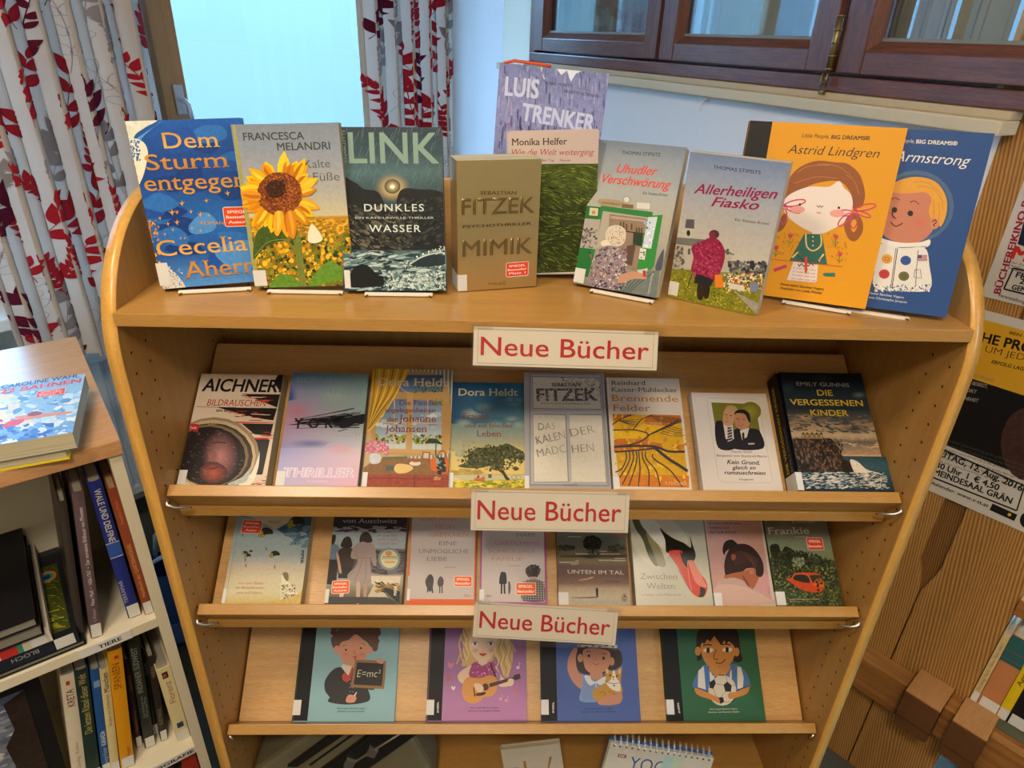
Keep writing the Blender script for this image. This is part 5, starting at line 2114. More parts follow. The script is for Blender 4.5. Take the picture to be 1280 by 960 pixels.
# burning fields novel
w, h, t = .1305, .212, .028
a = rart([(756, 471.5), (848, 473.6), (863.6, 610.7), (767.8, 610)], 745, 460, 6, w, h, .0108, .2130, 'cfc4b4')
a.P('cb9a14', [(118, 354), (630, 366), (690, 900), (178, 893)], .1)
OR = 'b8661c'
YL = 'd9a818'
a.P(OR, [(118, 354), (300, 358), (135, 410)], .1)
a.P(OR, [(420, 358), (630, 366), (634, 400), (600, 405), (400, 510), (340, 430), (380, 380)], .1)
a.P(YL, [(300, 470), (340, 430), (520, 445), (400, 510), (285, 480)], .06)
a.P(OR, [(135, 545), (370, 528), (440, 570), (490, 575), (500, 620), (135, 640)], .1)
a.P(OR, [(560, 590), (655, 585), (660, 630), (600, 625)], .1)
a.P(YL, [(135, 480), (300, 490), (380, 505), (350, 545), (130, 535)], .06)
a.P('c2701c', [(170, 810), (460, 808), (690, 815), (690, 900), (178, 893)], .12)
a.N(120, (130, 370, 680, 880), ['e0b428', 'b88414', 'cf9c1c'], (4, 14), asp=2)
DK = '3a3236'
a.L(DK, 9, [(120, 435), (180, 395), (260, 358)])
a.L(DK, 8, [(275, 472), (310, 430), (340, 395), (420, 360)])
a.L(DK, 9, [(125, 476), (280, 474), (380, 498), (405, 508), (640, 405)])
a.L(DK, 10, [(170, 596), (280, 580), (360, 545), (405, 508), (500, 460), (620, 400)])
a.L(DK, 17, [(135, 602), (300, 595), (440, 600), (540, 635), (660, 637)])
a.L(DK, 12, [(140, 640), (260, 632), (380, 620), (460, 605)])
a.L(DK, 22, [(440, 610), (540, 690), (620, 740), (680, 780)])
for k in range(5):
    a.L('4a4238', 5, [(160 + k * 12, 405 + k * 4), (260, 400 + k * 10), (320 - k * 5, 396 + k * 14)], False)
    a.L('4a3a34', 5, [(400 + k * 14, 372 + k * 10), (520, 378 + k * 10), (635, 392 + k * 8)])
    a.L('4a3a30', 5, [(540 - k * 16, 440 + k * 14), (600 - k * 12, 462 + k * 14), (645, 470 + k * 13)])
for k, (x0, x1) in enumerate([(222, 148), (248, 175), (274, 200), (300, 248), (318, 318), (345, 395), (370, 478), (425, 640)]):
    mid = (x0 + x1) / 2 + (12 if k < 5 else 24)
    yb = [790, 838, 880, 890, 890, 890, 890, 895][k]
    a.L(DK, 9, [(x0, 636 + (20 if k == 7 else 0)), (x0 + 6, 690), (mid, 780 - (20 if k < 2 else 0)), (x1, yb)])
a.T('Reinhard', 106, 132, 368, 36, '453a48', b=0, se=1, y1=134)
a.T('Kaiser-Mühlecker', 108, 184, 610, 36, '453a48', b=0, se=1, y1=190)
a.T('Brennende', 116, 255, 614, 50, 'b8782c', b=0, se=1, y1=264)
a.T('Felder', 122, 332, 406, 52, 'b8782c', b=0, se=1, y1=334)
a.T('ROMAN', 352, 440, 490, 25, 'cbb48c', b=-.004, se=1)
a.T('S.FISCHER', 518, 878, 678, 22, 'd8b48c', y1=884)
book('book', rowm(2, .1222), w, h, t, 'c9beae', 'cream novel with a yellow and orange ploughed field picture', 'soft', a, sticker=(.004, .029, .0105))

# two men in suits
w, h, t = .1345, .187, .024
a = rart([(864.9, 492.6), (955.6, 491), (978.8, 612.4), (878.4, 610.7)], 855, 480, 6.857, w, h, .0120, .1874, 'cec4ba')
a.O('9d948c', 2.4, [(215, 128), (600, 128), (630, 150), (755, 830), (740, 850), (320, 845), (290, 820), (195, 150)])
a.P('6c6a1c', [(232, 164), (600, 168), (670, 548), (290, 546)], .05)
a.B('918c34', '6c6a1c', 560, 230, 90, 80)
a.S('17151c', [(262, 345), (330, 320), (400, 400), (430, 548), (288, 546)])
a.S('17151c', [(400, 420), (470, 370), (560, 375), (640, 400), (668, 548), (400, 548)])
a.P('c9bcae', [(330, 340), (410, 350), (420, 470), (350, 470)])
a.P('c9bcae', [(470, 395), (550, 370), (530, 450), (490, 480)])
a.P('23222a', [(366, 370), (400, 370), (408, 480), (382, 505), (366, 480)])
for k in range(5):
    a.P('b8b4b0', [(366, 390 + k * 24), (404, 376 + k * 24), (404, 384 + k * 24), (366, 398 + k * 24)])
a.P('19181f', [(488, 415), (506, 412), (512, 480), (492, 480)])
a.S('b98a66', [(338, 230), (370, 205), (425, 225), (425, 300), (405, 350), (370, 362), (330, 340), (328, 280)])
a.S('a98a5c', [(345, 225), (360, 192), (410, 186), (448, 212), (440, 260), (425, 250), (420, 228), (370, 212)])
a.S('b07c58', [(425, 270), (440, 248), (510, 250), (555, 300), (550, 350), (520, 380), (470, 385), (432, 350)])
a.S('1c1614', [(422, 262), (440, 228), (500, 218), (545, 245), (560, 300), (555, 330), (535, 300), (510, 255), (450, 248)])
for x, y in ((350, 262), (392, 270)):
    a.L('3c2a22', 5, [(x - 12, y), (x + 14, y + 3)], False)
for x, y in ((450, 298), (500, 300)):
    a.L('3c2420', 5, [(x - 14, y), (x + 14, y + 1)], False)
a.L('7a4a38', 5, [(340, 318), (355, 326), (372, 322)])
a.L('8a5a40', 4, [(365, 268), (358, 298), (370, 300)])
a.L('8a4a3c', 6, [(445, 348), (470, 358), (500, 345)])
a.L('8f5e42', 4, [(465, 300), (455, 328), (472, 330)])
a.P('b8aea4', [(540, 504), (592, 502), (596, 514), (542, 516)])
a.T('Martin Suter', 398, 588, 578, 20, '4a4448', se=.7)
a.T('Benjamin von Stuckrad-Barre', 276, 622, 704, 20, '4a4448', se=.7, y1=626)
IT = '252026'
a.T('Kein Grund,', 358, 684, 642, 36, IT, it=.3, b=.012, se=.6, y1=690)
a.T('gleich so', 404, 732, 608, 34, IT, it=.3, b=.012, se=.6)
a.T('rumzuschreien', 335, 774, 694, 34, IT, it=.3, b=.012, se=.6, y1=780)
a.T('Diogenes', 466, 828, 588, 18, '4a4448', se=.7)
s_ = Art(t, h)
s_.T('Benjamin von Stuckrad-Barre Kein Grund', .009, .168, .009, .0045, '4a4448', y1=.075)
book('book', rowm(2, .2730), w, h, t, 'c9bfb5', 'white hardback with a photo of two men in dark suits on green', 'hard', a, spine=s_, gloss=.4)

# cliff and sea
w, h, t = .1480, .2215, .042
a = rart([(974.5, 467.7), (1078.8, 467.3), (1112.6, 614), (1007, 614)], 950, 450, 5.333, w, h, .0052, .2201)
a.G([(95, '101821'), (200, '1a2a36'), (340, '202c34'), (400, '4c4a46'), (450, '9c8468'), (520, 'b09a7c'), (560, '5a5650'), (640, 'a08468'), (652, 'c49a6c'), (656, '1f3a44'), (760, '34545c'), (870, '142834'), (900, '102430')], mot=.16)
for x, y, rx, ry, c in ((190, 190, 70, 60, '2c4050'), (420, 130, 90, 40, '26323c'), (670, 240, 60, 30, '5a6468'), (640, 470, 140, 50, '2c3238'), (700, 400, 90, 50, '3c4a50'), (560, 420, 120, 40, '353a3e'), (300, 400, 100, 30, 'a8906c')):
    a.B(c, '1a2a36', x, y, rx, ry, soft=True)
a.N(150, (200, 380, 800, 500), ['5a5048', '363c40', '7a6a58', '4a4e50'], (3, 8), asp=4, rot=8)
a.N(60, (200, 520, 830, 650), ['b89a74', '8a7660', 'a88c6c'], (3, 8), asp=5, rot=2)
a.G([(656, '22404a'), (720, '2e505a'), (880, '152a36')], x0=520, x1=900, mot=.2)
a.S('1e1815', [(150, 560), (240, 545), (430, 540), (490, 545), (530, 610), (560, 670), (640, 700), (655, 745), (600, 770), (500, 755), (380, 760), (300, 850), (200, 840)], .35)
a.N(420, (215, 545, 560, 760), ['3c2e24', '5a4432', '16100e', '6a523c', '2a201a'], (3, 10), rot=70, asp=1.8)
a.S('cfc4b8', [(610, 680), (660, 690), (720, 740), (830, 770), (850, 800), (700, 800), (640, 760)], .15)
a.S('c2b8ac', [(330, 790), (420, 770), (560, 790), (700, 790), (780, 820), (560, 830), (400, 815)], .2)
a.N(620, (300, 760, 850, 860), ['c8c0b6', '6f8488', '2c4852', 'a0a09c', '1f3640', '1a2f38'], (2, 6), asp=4, rot=-4)
a.P('7a6648', [(290, 512), (430, 508), (432, 545), (292, 545)])
for x in (292, 318, 350, 380, 410):
    a.P('2a201a', [(x, 512), (x + 10, 500), (x + 20, 512)])
    a.P('c9a060', [(x + 6, 522), (x + 12, 522), (x + 12, 534), (x + 6, 534)])
for x, y in ((250, 460), (270, 470), (290, 466), (240, 480), (310, 480), (262, 488)):
    a.L('1c1814', 2.5, [(x - 8, y), (x, y + 4), (x + 8, y - 2)])
YT = 'c9a92c'
a.T('EMILY GUNNIS', 250, 183, 608, 28, '9aa4a4', b=.008, y1=186)
a.T('DIE', 392, 250, 496, 42, YT, b=.012)
a.T('VERGESSENEN', 212, 318, 700, 42, YT, b=.012)
a.T('KINDER', 350, 388, 602, 42, YT, b=.012)
a.T('ROMAN', 446, 442, 534, 14, '9a9a90', b=.01)
a.T('HEYNE', 742, 848, 842, 18, 'c8ccc8', b=.02)
s_ = Art(t, h, bg='12161c')
s_.T('DIE VERGESSENEN KINDER', .022, .040, .022, .0092, 'c9a92c', y1=.202, b=.012)
s_.T('EMILY GUNNIS', .036, .040, .036, .006, '6a6e74', y1=.12)
book('book', rowm(2, .4305), w, h, t, '12161c', 'thick dark hardback with a castle on a cliff above the sea and yellow title', 'hard', a, spine=s_, sticker=(.005, .036, .004), gloss=.2, round_=.006)

# === row 3 (upper edges hidden under the shelf above) ==========================
w, h, t = .1390, .215, .030
a = rart([(298, 640), (393, 640), (374.4, 753.8), (276.9, 753.8)], 265, 630, 6.857, w, h, .0046, .1691)
a.G([(0, '7d96a0'), (160, '7f979f'), (400, '92a0a2'), (500, '9fa5a0'), (520, 'b0a696'), (650, 'bdb294'), (760, 'c2bc98'), (850, 'bda868'), (900, 'bda868')], mot=.07)
a.P('b4a98e', [(120, -300), (1000, -300), (860, 60), (545, 228), (240, 62)], .03)
a.P('2a4a5e', [(900, 40), (860, 60), (560, 225), (830, 380), (900, 200)], .15)
a.N(40, (640, 180, 860, 360), ['5c7a88', '3f5f70', '7a929a'], (8, 24), asp=2, rot=-20)
a.P('5a7a88', [(240, 62), (320, 118), (240, 118), (225, 110)])
a.L('4a6470', 2, [(240, 62), (545, 228), (860, 62)], False)
a.L('4a6470', 2, [(560, 225), (830, 380)], False)
a.L('6a8088', 3, [(255, 60), (110, 850)], False)
for x, y, r_ in ((468, 255, 62), (735, 160, 72), (285, 430, 24), (308, 455, 28), (333, 418, 18), (540, 442, 44)):
    a.S('26221a', [(x - r_, y + r_ * .3), (x - r_ * .7, y - r_ * .4), (x, y - r_ * .75), (x + r_ * .8, y - r_ * .45), (x + r_, y + r_ * .1), (x + r_ * .3, y + r_ * .2)], .1)
    a.S('8f8126', [(x - r_, y + r_ * .65), (x - r_ * .95, y), (x - r_ * .6, y - r_ * .3), (x - r_ * .4, y + r_ * .2), (x - r_ * .1, y + r_ * .3), (x - r_ * .2, y + r_ * .5)])
    a.L('c9c4a0', 2, [(x - r_ * .5, y - r_ * .3), (x - r_ * .4, y + r_ * .4)], False)
for x, y in ((468, 395), (722, 345), (285, 490), (290, 538), (538, 552), (265, 275)):
    a.P('2c2e30', [(x - 4, y - 12), (x + 4, y - 12), (x + 3, y + 14), (x - 3, y + 14)])
a.S('cfc8ae', [(590, 660), (620, 600), (655, 620), (650, 670), (700, 720), (740, 850), (590, 850)], .2)
a.S('6e6648', [(605, 600), (645, 596), (655, 640), (640, 670), (615, 640)], .2)
a.N(90, (590, 700, 720, 848), ['8a8468', '5c5a48', 'b8b090'], (4, 12))
a.S('c2a45c', [(480, 850), (600, 820), (720, 780), (780, 730), (770, 850)], .15)
a.T('unserer Väter', 362, 92, 730, 42, '4a4840', it=.25, b=-.006, se=.5)
a.T('Roman', 492, 168, 590, 20, '6a6658', se=.6)
a.T('Der erste Roman', 226, 696, 436, 22, 'b06a5c', it=.3, b=-.008, se=.5)
a.T('des Bestsellerautors', 200, 734, 444, 22, 'b06a5c', it=.3, b=-.008, se=.5)
a.T('jetzt auf Deutsch', 208, 776, 422, 22, 'b06a5c', it=.3, b=-.008, se=.5)
a.T('PIPER', 772, 405, 760, 24, '16325c', y1=520, b=.03)
b = book('book', rowm(3, -.5540), w, h, t, '7f96a0', 'pale sky novel with parachutes drifting down', 'soft', a, sticker=(.0035, .028, .006))
sticker_art(b, t, a.k, .012, .128, .049, .1535, ['SPIEGEL', 'Bestseller-', 'Autor'], rot=-2)

w, h, t = .1365, .215, .034
a = rart([(420.5, 640), (511, 640), (501.9, 753), (405.5, 753)], 395, 630, 6.857, w, h, .0059, .1698)
a.G([(-300, '2a272e'), (180, '2f2b33'), (215, '3a3640'), (235, '59616b'), (250, '8a9aa4'), (380, '98a0a4'), (400, '5c5558'), (520, '4a4248'), (580, '6c6062'), (620, 'a09a92'), (700, '8a8272'), (760, '6a6454'), (900, '3c3a34')], mot=.12)
a.N(120, (150, 200, 780, 235), ['8a8a90', '2a262e'], (4, 14), asp=5, rot=0)
a.N(160, (500, 390, 760, 600), ['3a3238', '6a6064', '54484e'], (5, 16), asp=4, rot=3)
a.P('b8ac94', [(440, 800), (500, 690), (530, 690), (620, 810)])
a.P('c8bca4', [(470, 620), (730, 620), (720, 690), (480, 690)], .1)
a.N(90, (520, 680, 720, 760), ['b08a3c', '8a6a30', '2c2824'], (4, 10), asp=3, rot=20)
a.P('24211f', [(560, 720), (720, 750), (715, 850), (680, 830)])
a.S('5a7088', [(140, 350), (200, 365), (200, 430), (170, 480), (120, 470)])
a.S('14110f', [(150, 270), (178, 275), (170, 330), (145, 355), (140, 310)])
a.P('17151a', [(118, 480), (200, 480), (170, 700), (90, 690)])
a.S('32221c', [(205, 395), (320, 385), (330, 460), (310, 550), (200, 545)], .1)
a.P('1c191e', [(200, 540), (320, 545), (290, 640), (190, 640)])
a.S('1f1512', [(220, 370), (245, 300), (285, 282), (310, 310), (310, 375)])
a.S('b08a74', [(180, 430), (196, 430), (222, 580), (205, 595), (190, 520)])
a.S('94847e', [(330, 370), (380, 335), (440, 328), (500, 350), (520, 440), (518, 530), (490, 520), (470, 460), (470, 660), (400, 700), (270, 630), (340, 540), (360, 480), (310, 470), (305, 430)], .05)
for p_ in ([(400, 470), (370, 580), (330, 660)], [(430, 480), (430, 600), (410, 690)], [(365, 470), (330, 560), (290, 630)], [(350, 400), (365, 460), (470, 465)]):
    a.L('6f6260', 4, p_)
a.S('2c1b17', [(380, 330), (390, 270), (430, 240), (470, 260), (490, 320), (450, 335), (410, 325)])
a.S('b89a88', [(350, 680), (380, 690), (368, 850), (345, 850)])
a.S('a08474', [(412, 700), (440, 695), (430, 800), (405, 800)])
a.S('c4b0a0', [(205, 750), (240, 745), (225, 830), (200, 840)])
a.P('3a3a36', [(70, 800), (600, 800), (700, 850), (60, 860)], .15)
a.T('Die Schwestern', 232, 96, 716, 38, 'a8a4a4', b=0, se=1)
a.T('von Auschwitz', 236, 166, 702, 38, 'a8a4a4', b=0, se=1)
for k, s_ in enumerate(('Roman nach', 'einer wahren', 'Geschichte')):
    a.T(s_, 538 - (4 if k == 1 else 0), 280 + k * 34, 708 - (14 if k == 2 else 0), 20, '9a6468', it=.3, se=.4, b=-.006)
a.E('6f8c8c', 633, 472, 96, 98)
a.E('d0c090', 633, 472, 76, 78)
a.P('8a9890', [(560, 468), (706, 468), (706, 474), (560, 474)])
a.E('c08a6a', 628, 425, 30, 22)
a.T('FILMREIFES', 572, 462, 698, 14, '3a4a48', b=.02)
a.T('LESEN', 590, 505, 680, 13, '8a4a3c', b=.02)
a.T('PIPER', 690, 786, 696, 24, 'cfcac4', y1=700, b=.03)
b = book('book', rowm(3, -.3720), w, h, t, '2a272e', 'dark novel with three women walking away, round badge on the cover', 'soft', a, sticker=(.004, .028, .0065))
sticker_art(b, t, a.k, .010, .0195, .042, .0425, ['SPIEGEL', 'Bestseller-', 'Autorin'], rot=2, c='d8581c')

# two matching novels in grey with coloured borders
w, h, t = .1230, .205, .026
a = rart([(518, 640), (597.5, 640), (593, 751.9), (507.5, 751.9)], 200, 600, 2.667, w, h, .0091, .1731, 'b4aaa6')
OC = 'd05a22'
a.P(OC, [(815, 0), (852, -60), (848, 107), (832, 320), (822, 320)])
a.raw([(0, 0), (w, 0), (w, .0125), (0, .0125)], OC)
a.raw([(w - .0025, 0), (w, 0), (w, h), (w - .0025, h)], OC)
a.raw([(0, h - .003), (w, h - .003), (w, h), (0, h)], OC)
for s_, x0, x1, y, c in (('STAY AWAY', 874, 1006, 137, 'c06a44'), ('FROM', 921, 985, 163, 'c06a44'), ('GRETCHEN', 901, 1030, 189, 'c06a44'), ('EINE', 933, 991, 217, '6a6264'),
                         ('UNMÖGLICHE', 864, 1030, 244, '6a6264'), ('LIEBE', 890, 958, 270, '6a6264')):
    a.T(s_, x0, y, x1, 14, c, se=.9, b=-.01)
a.T('ROMAN', 951, 293, 986, 4, '6a6264')
a.S('3c3c40', [(895, 318), (905, 316), (912, 330), (908, 358), (898, 374), (888, 358), (884, 338)])
a.P('3c3c40', [(890, 355), (896, 355), (892, 376), (888, 376)])
a.P('3c3c40', [(902, 355), (908, 355), (910, 378), (905, 378)])
a.S('4c4648', [(930, 326), (938, 322), (945, 335), (942, 352), (928, 355), (924, 342)])
a.P('3c3c40', [(930, 352), (934, 352), (933, 378), (929, 378)])
a.P('3c3c40', [(937, 352), (941, 352), (941, 378), (937, 378)])
a.T('dtv', 1011, 391, 1033, 12, 'c06a44', b=.005)
b = book('book', rowm(3, -.2275), w, h, t, OC, 'light grey novel with orange borders and two small walking figures', 'soft', a, sticker=(.010, .030, .005))
sticker_art(b, t, a.k, .084, .0345, .117, .0535, ['SPIEGEL', 'Bestseller'], c='dc601c')

a = rart([(601, 662), (681, 662.5), (684, 752.5), (599.3, 751)], 560, 590, 4, w, h, .0098, .1401, 'b8aeaa')
PC = 'a04a86'
a.raw([(0, 0), (.003, 0), (.003, h), (0, h)], PC)
a.raw([(0, 0), (w, 0), (w, .008), (0, .008)], PC)
a.raw([(w - .0035, 0), (w, 0), (w, h), (w - .0035, h)], PC)
for s_, x0, x1, y, c in (('HABE', 338, 434, 324, '6a6264'), ('GRETCHENS', 232, 452, 364, 'c0745c'), ('SCHICKSALS', 200, 430, 404, 'c0745c'), ('FAMILIE', 215, 370, 444, 'c0745c')):
    a.T(s_, x0, y, x1, 19, c, se=.9, b=-.01)
a.T('ICH', 260, 284, 330, 19, '6a6264', se=.9, b=-.01)
a.T('ROMAN', 300, 473, 354, 6, '6a6264')
a.S('2c2c30', [(262, 505), (275, 500), (288, 508), (292, 555), (284, 560), (258, 560), (254, 545)])
a.E('3a3030', 273, 508, 7, 9)
a.P('2c2c30', [(262, 555), (271, 555), (270, 610), (262, 610)])
a.P('2c2c30', [(275, 555), (284, 555), (286, 610), (278, 610)])
a.S('54504c', [(300, 560), (308, 556), (312, 580), (308, 608), (301, 608)])
a.E('4a4240', 304, 554, 5, 6)
a.E('2f2a2a', 422, 497, 37, 32, 0, .3)
a.N(90, (385, 465, 460, 525), ['4a4444', '1f1c1c'], (3, 7), inside=lambda x, y: (x - 422) ** 2 + (y - 497) ** 2 < 1250)
a.P('a89690', [(405, 525), (440, 525), (438, 545), (408, 545)])
a.S('6e6866', [(385, 552), (410, 540), (445, 540), (475, 560), (484, 645), (368, 640)], .05)
for k in range(9):
    a.L('2e2c2e', 4, [(372, 550 + k * 12), (482, 553 + k * 12)], False)
    a.L('c0b8b4', 2, [(378 + k * 12, 545), (374 + k * 13, 645)], False)
a.T('dtv', 188, 626, 216, 15, '7a4a78')
b = book('book', rowm(3, -.0964), w, h, t, PC, 'light grey novel with purple borders, a father and child and a curly head', 'soft', a, sticker=(.010, .030, .008))
sticker_art(b, t, a.k, .066, .020, .103, .0425, ['SPIEGEL', 'Bestseller'], c='dc601c')

# small painted landscape
w, h, t = .1320, .200, .024
a = rart([(696, 662.5), (783, 662.5), (788, 754.5), (698, 753.7)], 680, 650, 8, w, h, .0074, .1414)
a.G([(-400, '6f6e62'), (110, '66685c'), (200, '5f6255'), (290, '6a6550'), (340, '5c4f34'), (430, '6a5c40'), (470, '5a443c'), (560, '624a42'), (640, '7c604e'), (690, 'a8947c'), (760, 'b4a68c'), (830, 'aaa090'), (860, 'aaa090')], mot=.1)
a.B('9a5a44', '6a6256', 750, 140, 110, 50, soft=True)
for y, x0, x1 in ((345, 310, 770), (318, 500, 640), (408, 540, 830), (388, 700, 830), (430, 150, 340), (412, 680, 830), (172, 230, 380)):
    a.P('a8a08c', [(x0, y - 5), (x1, y - 3), (x1 - 20, y + 6), (x0 + 10, y + 5)], .1)
a.S('8a7a5c', [(270, 440), (330, 405), (345, 410), (340, 450), (280, 455)])
a.P('3f341f', [(160, 360), (830, 350), (830, 385), (160, 380)], .2)
a.N(110, (150, 262, 300, 310), ['2f2a1e', '4a4434'], (4, 12), asp=2, rot=10)
a.N(80, (650, 255, 820, 330), ['3a3428', '554c3a'], (5, 16), asp=2, rot=-10)
a.S('12100e', [(395, 230), (430, 180), (485, 160), (540, 180), (570, 230), (570, 280), (520, 300), (440, 300), (400, 275)])
a.N(200, (395, 165, 575, 300), ['1c1a14', '0c0b0a', '2f2c22'], (6, 16), inside=lambda x, y: ((x - 485) / 88) ** 2 + ((y - 235) / 70) ** 2 < 1)
a.N(40, (420, 300, 560, 350), ['2c3428', '3c4a34'], (6, 14))
a.P('16130e', [(478, 290), (498, 290), (500, 345), (476, 345)])
a.S('2a2418', [(360, 365), (450, 350), (540, 355), (520, 385), (420, 388)])
a.S('a87c60', [(340, 606), (430, 588), (470, 572), (500, 580), (440, 600), (380, 612)])
a.L('c9a88c', 3, [(345, 606), (430, 590), (455, 596), (480, 574)])
a.P('1c1a1c', [(512, 690), (530, 682), (538, 700), (536, 775), (518, 778)])
a.S('5c5850', [(270, 778), (400, 776), (520, 772), (520, 782), (440, 786), (300, 784)])
a.T('UNTEN IM TAL', 230, 540, 800, 38, 'c2b8ac', b=.004, se=1, y1=550)
a.T('ROMAN', 614, 632, 760, 20, '4a3a34', se=.6)
a.E('a89a88', 800, 782, 30, 40)
a.E('7a2c22', 800, 782, 28, 38)
a.E('b8a890', 800, 782, 22, 32)
a.S('14100e', [(800, 755), (812, 775), (808, 805), (792, 805), (790, 775)])
a.S('c8bca8', [(800, 772), (806, 790), (802, 802), (796, 790)])
book('book', rowm(3, .0478), w, h, t, '6d6558', 'small brown and grey painted landscape novel with one dark tree', 'soft', a, sticker=(.004, .026, .018))

# swan novel
w, h, t = .1420, .215, .030
a = rart([(790, 643), (878.9, 644), (892, 754.9), (793.8, 754.5)], 780, 630, 6.857, w, h, .0065, .1706)
a.G([(-400, 'a8a28c'), (90, 'aaa48e'), (400, 'a8a592'), (600, 'b4b09c'), (860, 'b8b4a0')], mot=.04)
a.S('b9b59e', [(60, 90), (330, 90), (560, 300), (400, 420), (290, 540), (110, 400)])
a.S('4d4f38', [(85, 92), (135, 96), (170, 190), (240, 270), (300, 400), (330, 480), (280, 530), (220, 450), (170, 300), (110, 200)], .15)
a.S('837c5c', [(200, 240), (260, 280), (330, 400), (360, 520), (300, 520), (250, 390)], .1)
a.S('cbc8b8', [(135, 96), (250, 130), (330, 210), (365, 380), (300, 340), (210, 240)], .04)
a.S('15140f', [(318, 205), (370, 250), (440, 295), (520, 330), (580, 370), (570, 275), (595, 350), (618, 430), (600, 480), (550, 480), (545, 540), (510, 490), (490, 400), (430, 395), (370, 410), (360, 300)])
a.S('bf3f30', [(385, 408), (450, 390), (500, 400), (510, 440), (545, 540), (560, 480), (600, 485), (640, 570), (700, 650), (716, 720), (690, 790), (640, 800), (585, 765), (540, 690), (470, 550), (420, 470)])
a.S('cf7a68', [(560, 500), (600, 490), (680, 640), (710, 710), (650, 700), (600, 640)], .04)
a.L('d88a7c', 5, [(548, 520), (560, 640), (580, 740)])
a.L('8c2c28', 4, [(470, 560), (520, 660), (575, 750)])
a.S('2a2826', [(655, 710), (690, 720), (700, 750), (680, 795), (640, 798), (650, 770)])
a.S('15140f', [(485, 400), (530, 470), (548, 540), (510, 500)])
a.T('Zwischen', 140, 640, 460, 54, '6a665a', se=.8, b=-.012, y1=642)
a.T('Welten', 188, 726, 440, 54, '6a665a', se=.8, b=-.012)
a.T('ROMAN', 154, 788, 254, 17, 'b06a5c')
a.T('LUCHTERHAND', 270, 788, 485, 17, '7a766a')
s_ = Art(t, h)
s_.T('Welten', .012, .085, .012, .012, '3a3a34', y1=.125, it=-.0, b=.004)
s_.T('SWZ', .018, .148, .018, .009, '5a5a50', y1=.172)
book('book', rowm(3, .1885), w, h, t, 'a39d8a', 'novel with a close-up of a swan head and red beak, in a glossy wrapper', 'hard', a, spine=s_, printmat=PRINT_G(), gloss=.15)

# pink novel with hair bun
w, h, t = .1130, .215, .026
a = rart([(880, 644), (951, 645), (971.9, 755.6), (893, 754.9)], 870, 630, 6.857, w, h, .0065, .1708, 'bcb2a4')
a.P('b38a80', [(40, -400), (500, -400), (540, 100), (670, 860), (155, 862), (75, 98)], .03)
a.Q([(120, 600), (625, 600), (668, 862), (158, 862)], ['b78c80', 'c08c88', 'c08a8a', 'b88a80'])
a.S('b39588', [(160, 690), (260, 630), (400, 640), (520, 720), (640, 800), (668, 862), (158, 862)], .03)
a.S('c2a090', [(165, 700), (350, 690), (500, 740), (620, 800), (668, 862), (165, 862)], .02)
a.S('9c5a3c', [(255, 590), (330, 580), (430, 560), (510, 530), (550, 600), (500, 720), (470, 710), (420, 660), (330, 625), (245, 630)], .04)
a.S('7a402c', [(400, 600), (440, 650), (470, 710), (440, 690), (410, 640)])
a.S('2c1812', [(250, 600), (240, 520), (255, 440), (300, 360), (370, 335), (450, 345), (520, 400), (575, 490), (585, 580), (560, 620), (520, 600), (510, 545), (440, 545), (400, 570), (320, 585), (260, 600)], .08)
for k in range(9):
    a.L('5c3424', 3.5, [(300 + k * 4, 420 + k * 12), (400 + k * 8, 400 + k * 10), (540 - k * 4, 470 + k * 12)])
a.S('1f120e', [(228, 370), (245, 320), (300, 298), (345, 325), (350, 345), (300, 370), (255, 400), (245, 430), (228, 405)])
a.S('8a4a34', [(300, 430), (335, 425), (340, 460), (310, 475)])
a.E('b06a4c', 480, 570, 24, 30)
a.T('MONIKA HELFER', 98, 114, 362, 20, '4a2c28', b=.02)
a.T('SCHAU MICH AN,', 104, 174, 388, 20, '5a3832', b=.01)
a.T('WENN ICH', 110, 210, 284, 20, '5a3832', b=.01)
a.T('MIT DIR REDE!', 116, 248, 344, 20, '5a3832', b=.01)
a.T('ROMAN', 640, 770, 628, 8, '7a4a44', y1=702)
book('book', rowm(3, .3345), w, h, t, 'bcb2a4', 'dusty pink novel showing dark hair pinned in a bun from behind', 'soft', a, sticker=(.003, .026, .0145))

# orange car novel
w, h, t = .1230, .215, .030
a = rart([(952.4, 645), (1031.9, 646.9), (1055, 756.8), (973, 755.6)], 940, 630, 6.857, w, h, .0054, .1691)
a.G([(-400, '5a564c'), (110, '625e54'), (220, '6c6a60'), (290, '6a7264'), (400, '7b8a70'), (470, '73805e'), (560, '3c4424'), (860, '343c1e')], mot=.1)
for x, y, rx, ry, c in ((170, 170, 90, 60, '57544c'), (400, 160, 150, 60, '4f4c46'), (560, 280, 120, 60, '767466'), (250, 260, 120, 40, '77766a')):
    a.B(c, '686658', x, y, rx, ry, soft=True)
a.S('20281a', [(150, 370), (220, 350), (250, 420), (280, 370), (330, 385), (380, 420), (440, 440), (520, 470), (600, 480), (690, 520), (760, 700), (250, 720), (190, 520)], .3)
a.N(700, (150, 360, 740, 560), ['1c2414', '2f3a1f', '3f4a28', '14190f'], (5, 14), inside=lambda x, y: y > 400 + (abs(x - 300) * .12 if x < 520 else 30 + (x - 520) * .4) and y > 360)
a.N(760, (200, 540, 780, 872), ['4a5426', '2c3418', '6a6c30', '1c2212', '7a7838', '3c441e'], (4, 12))
a.N(60, (350, 470, 450, 540), ['7a8668', '8f967c', '5c6a4c'], (5, 14))
a.S('b8421c', [(300, 645), (345, 635), (370, 600), (480, 594), (575, 606), (600, 640), (625, 690), (620, 740), (560, 765), (450, 745), (390, 715), (340, 680), (310, 660)], .05)
a.S('23241c', [(360, 650), (378, 614), (470, 620), (500, 680), (430, 675)])
a.S('2f2c24', [(492, 622), (580, 618), (600, 640), (560, 650), (530, 680), (512, 660)])
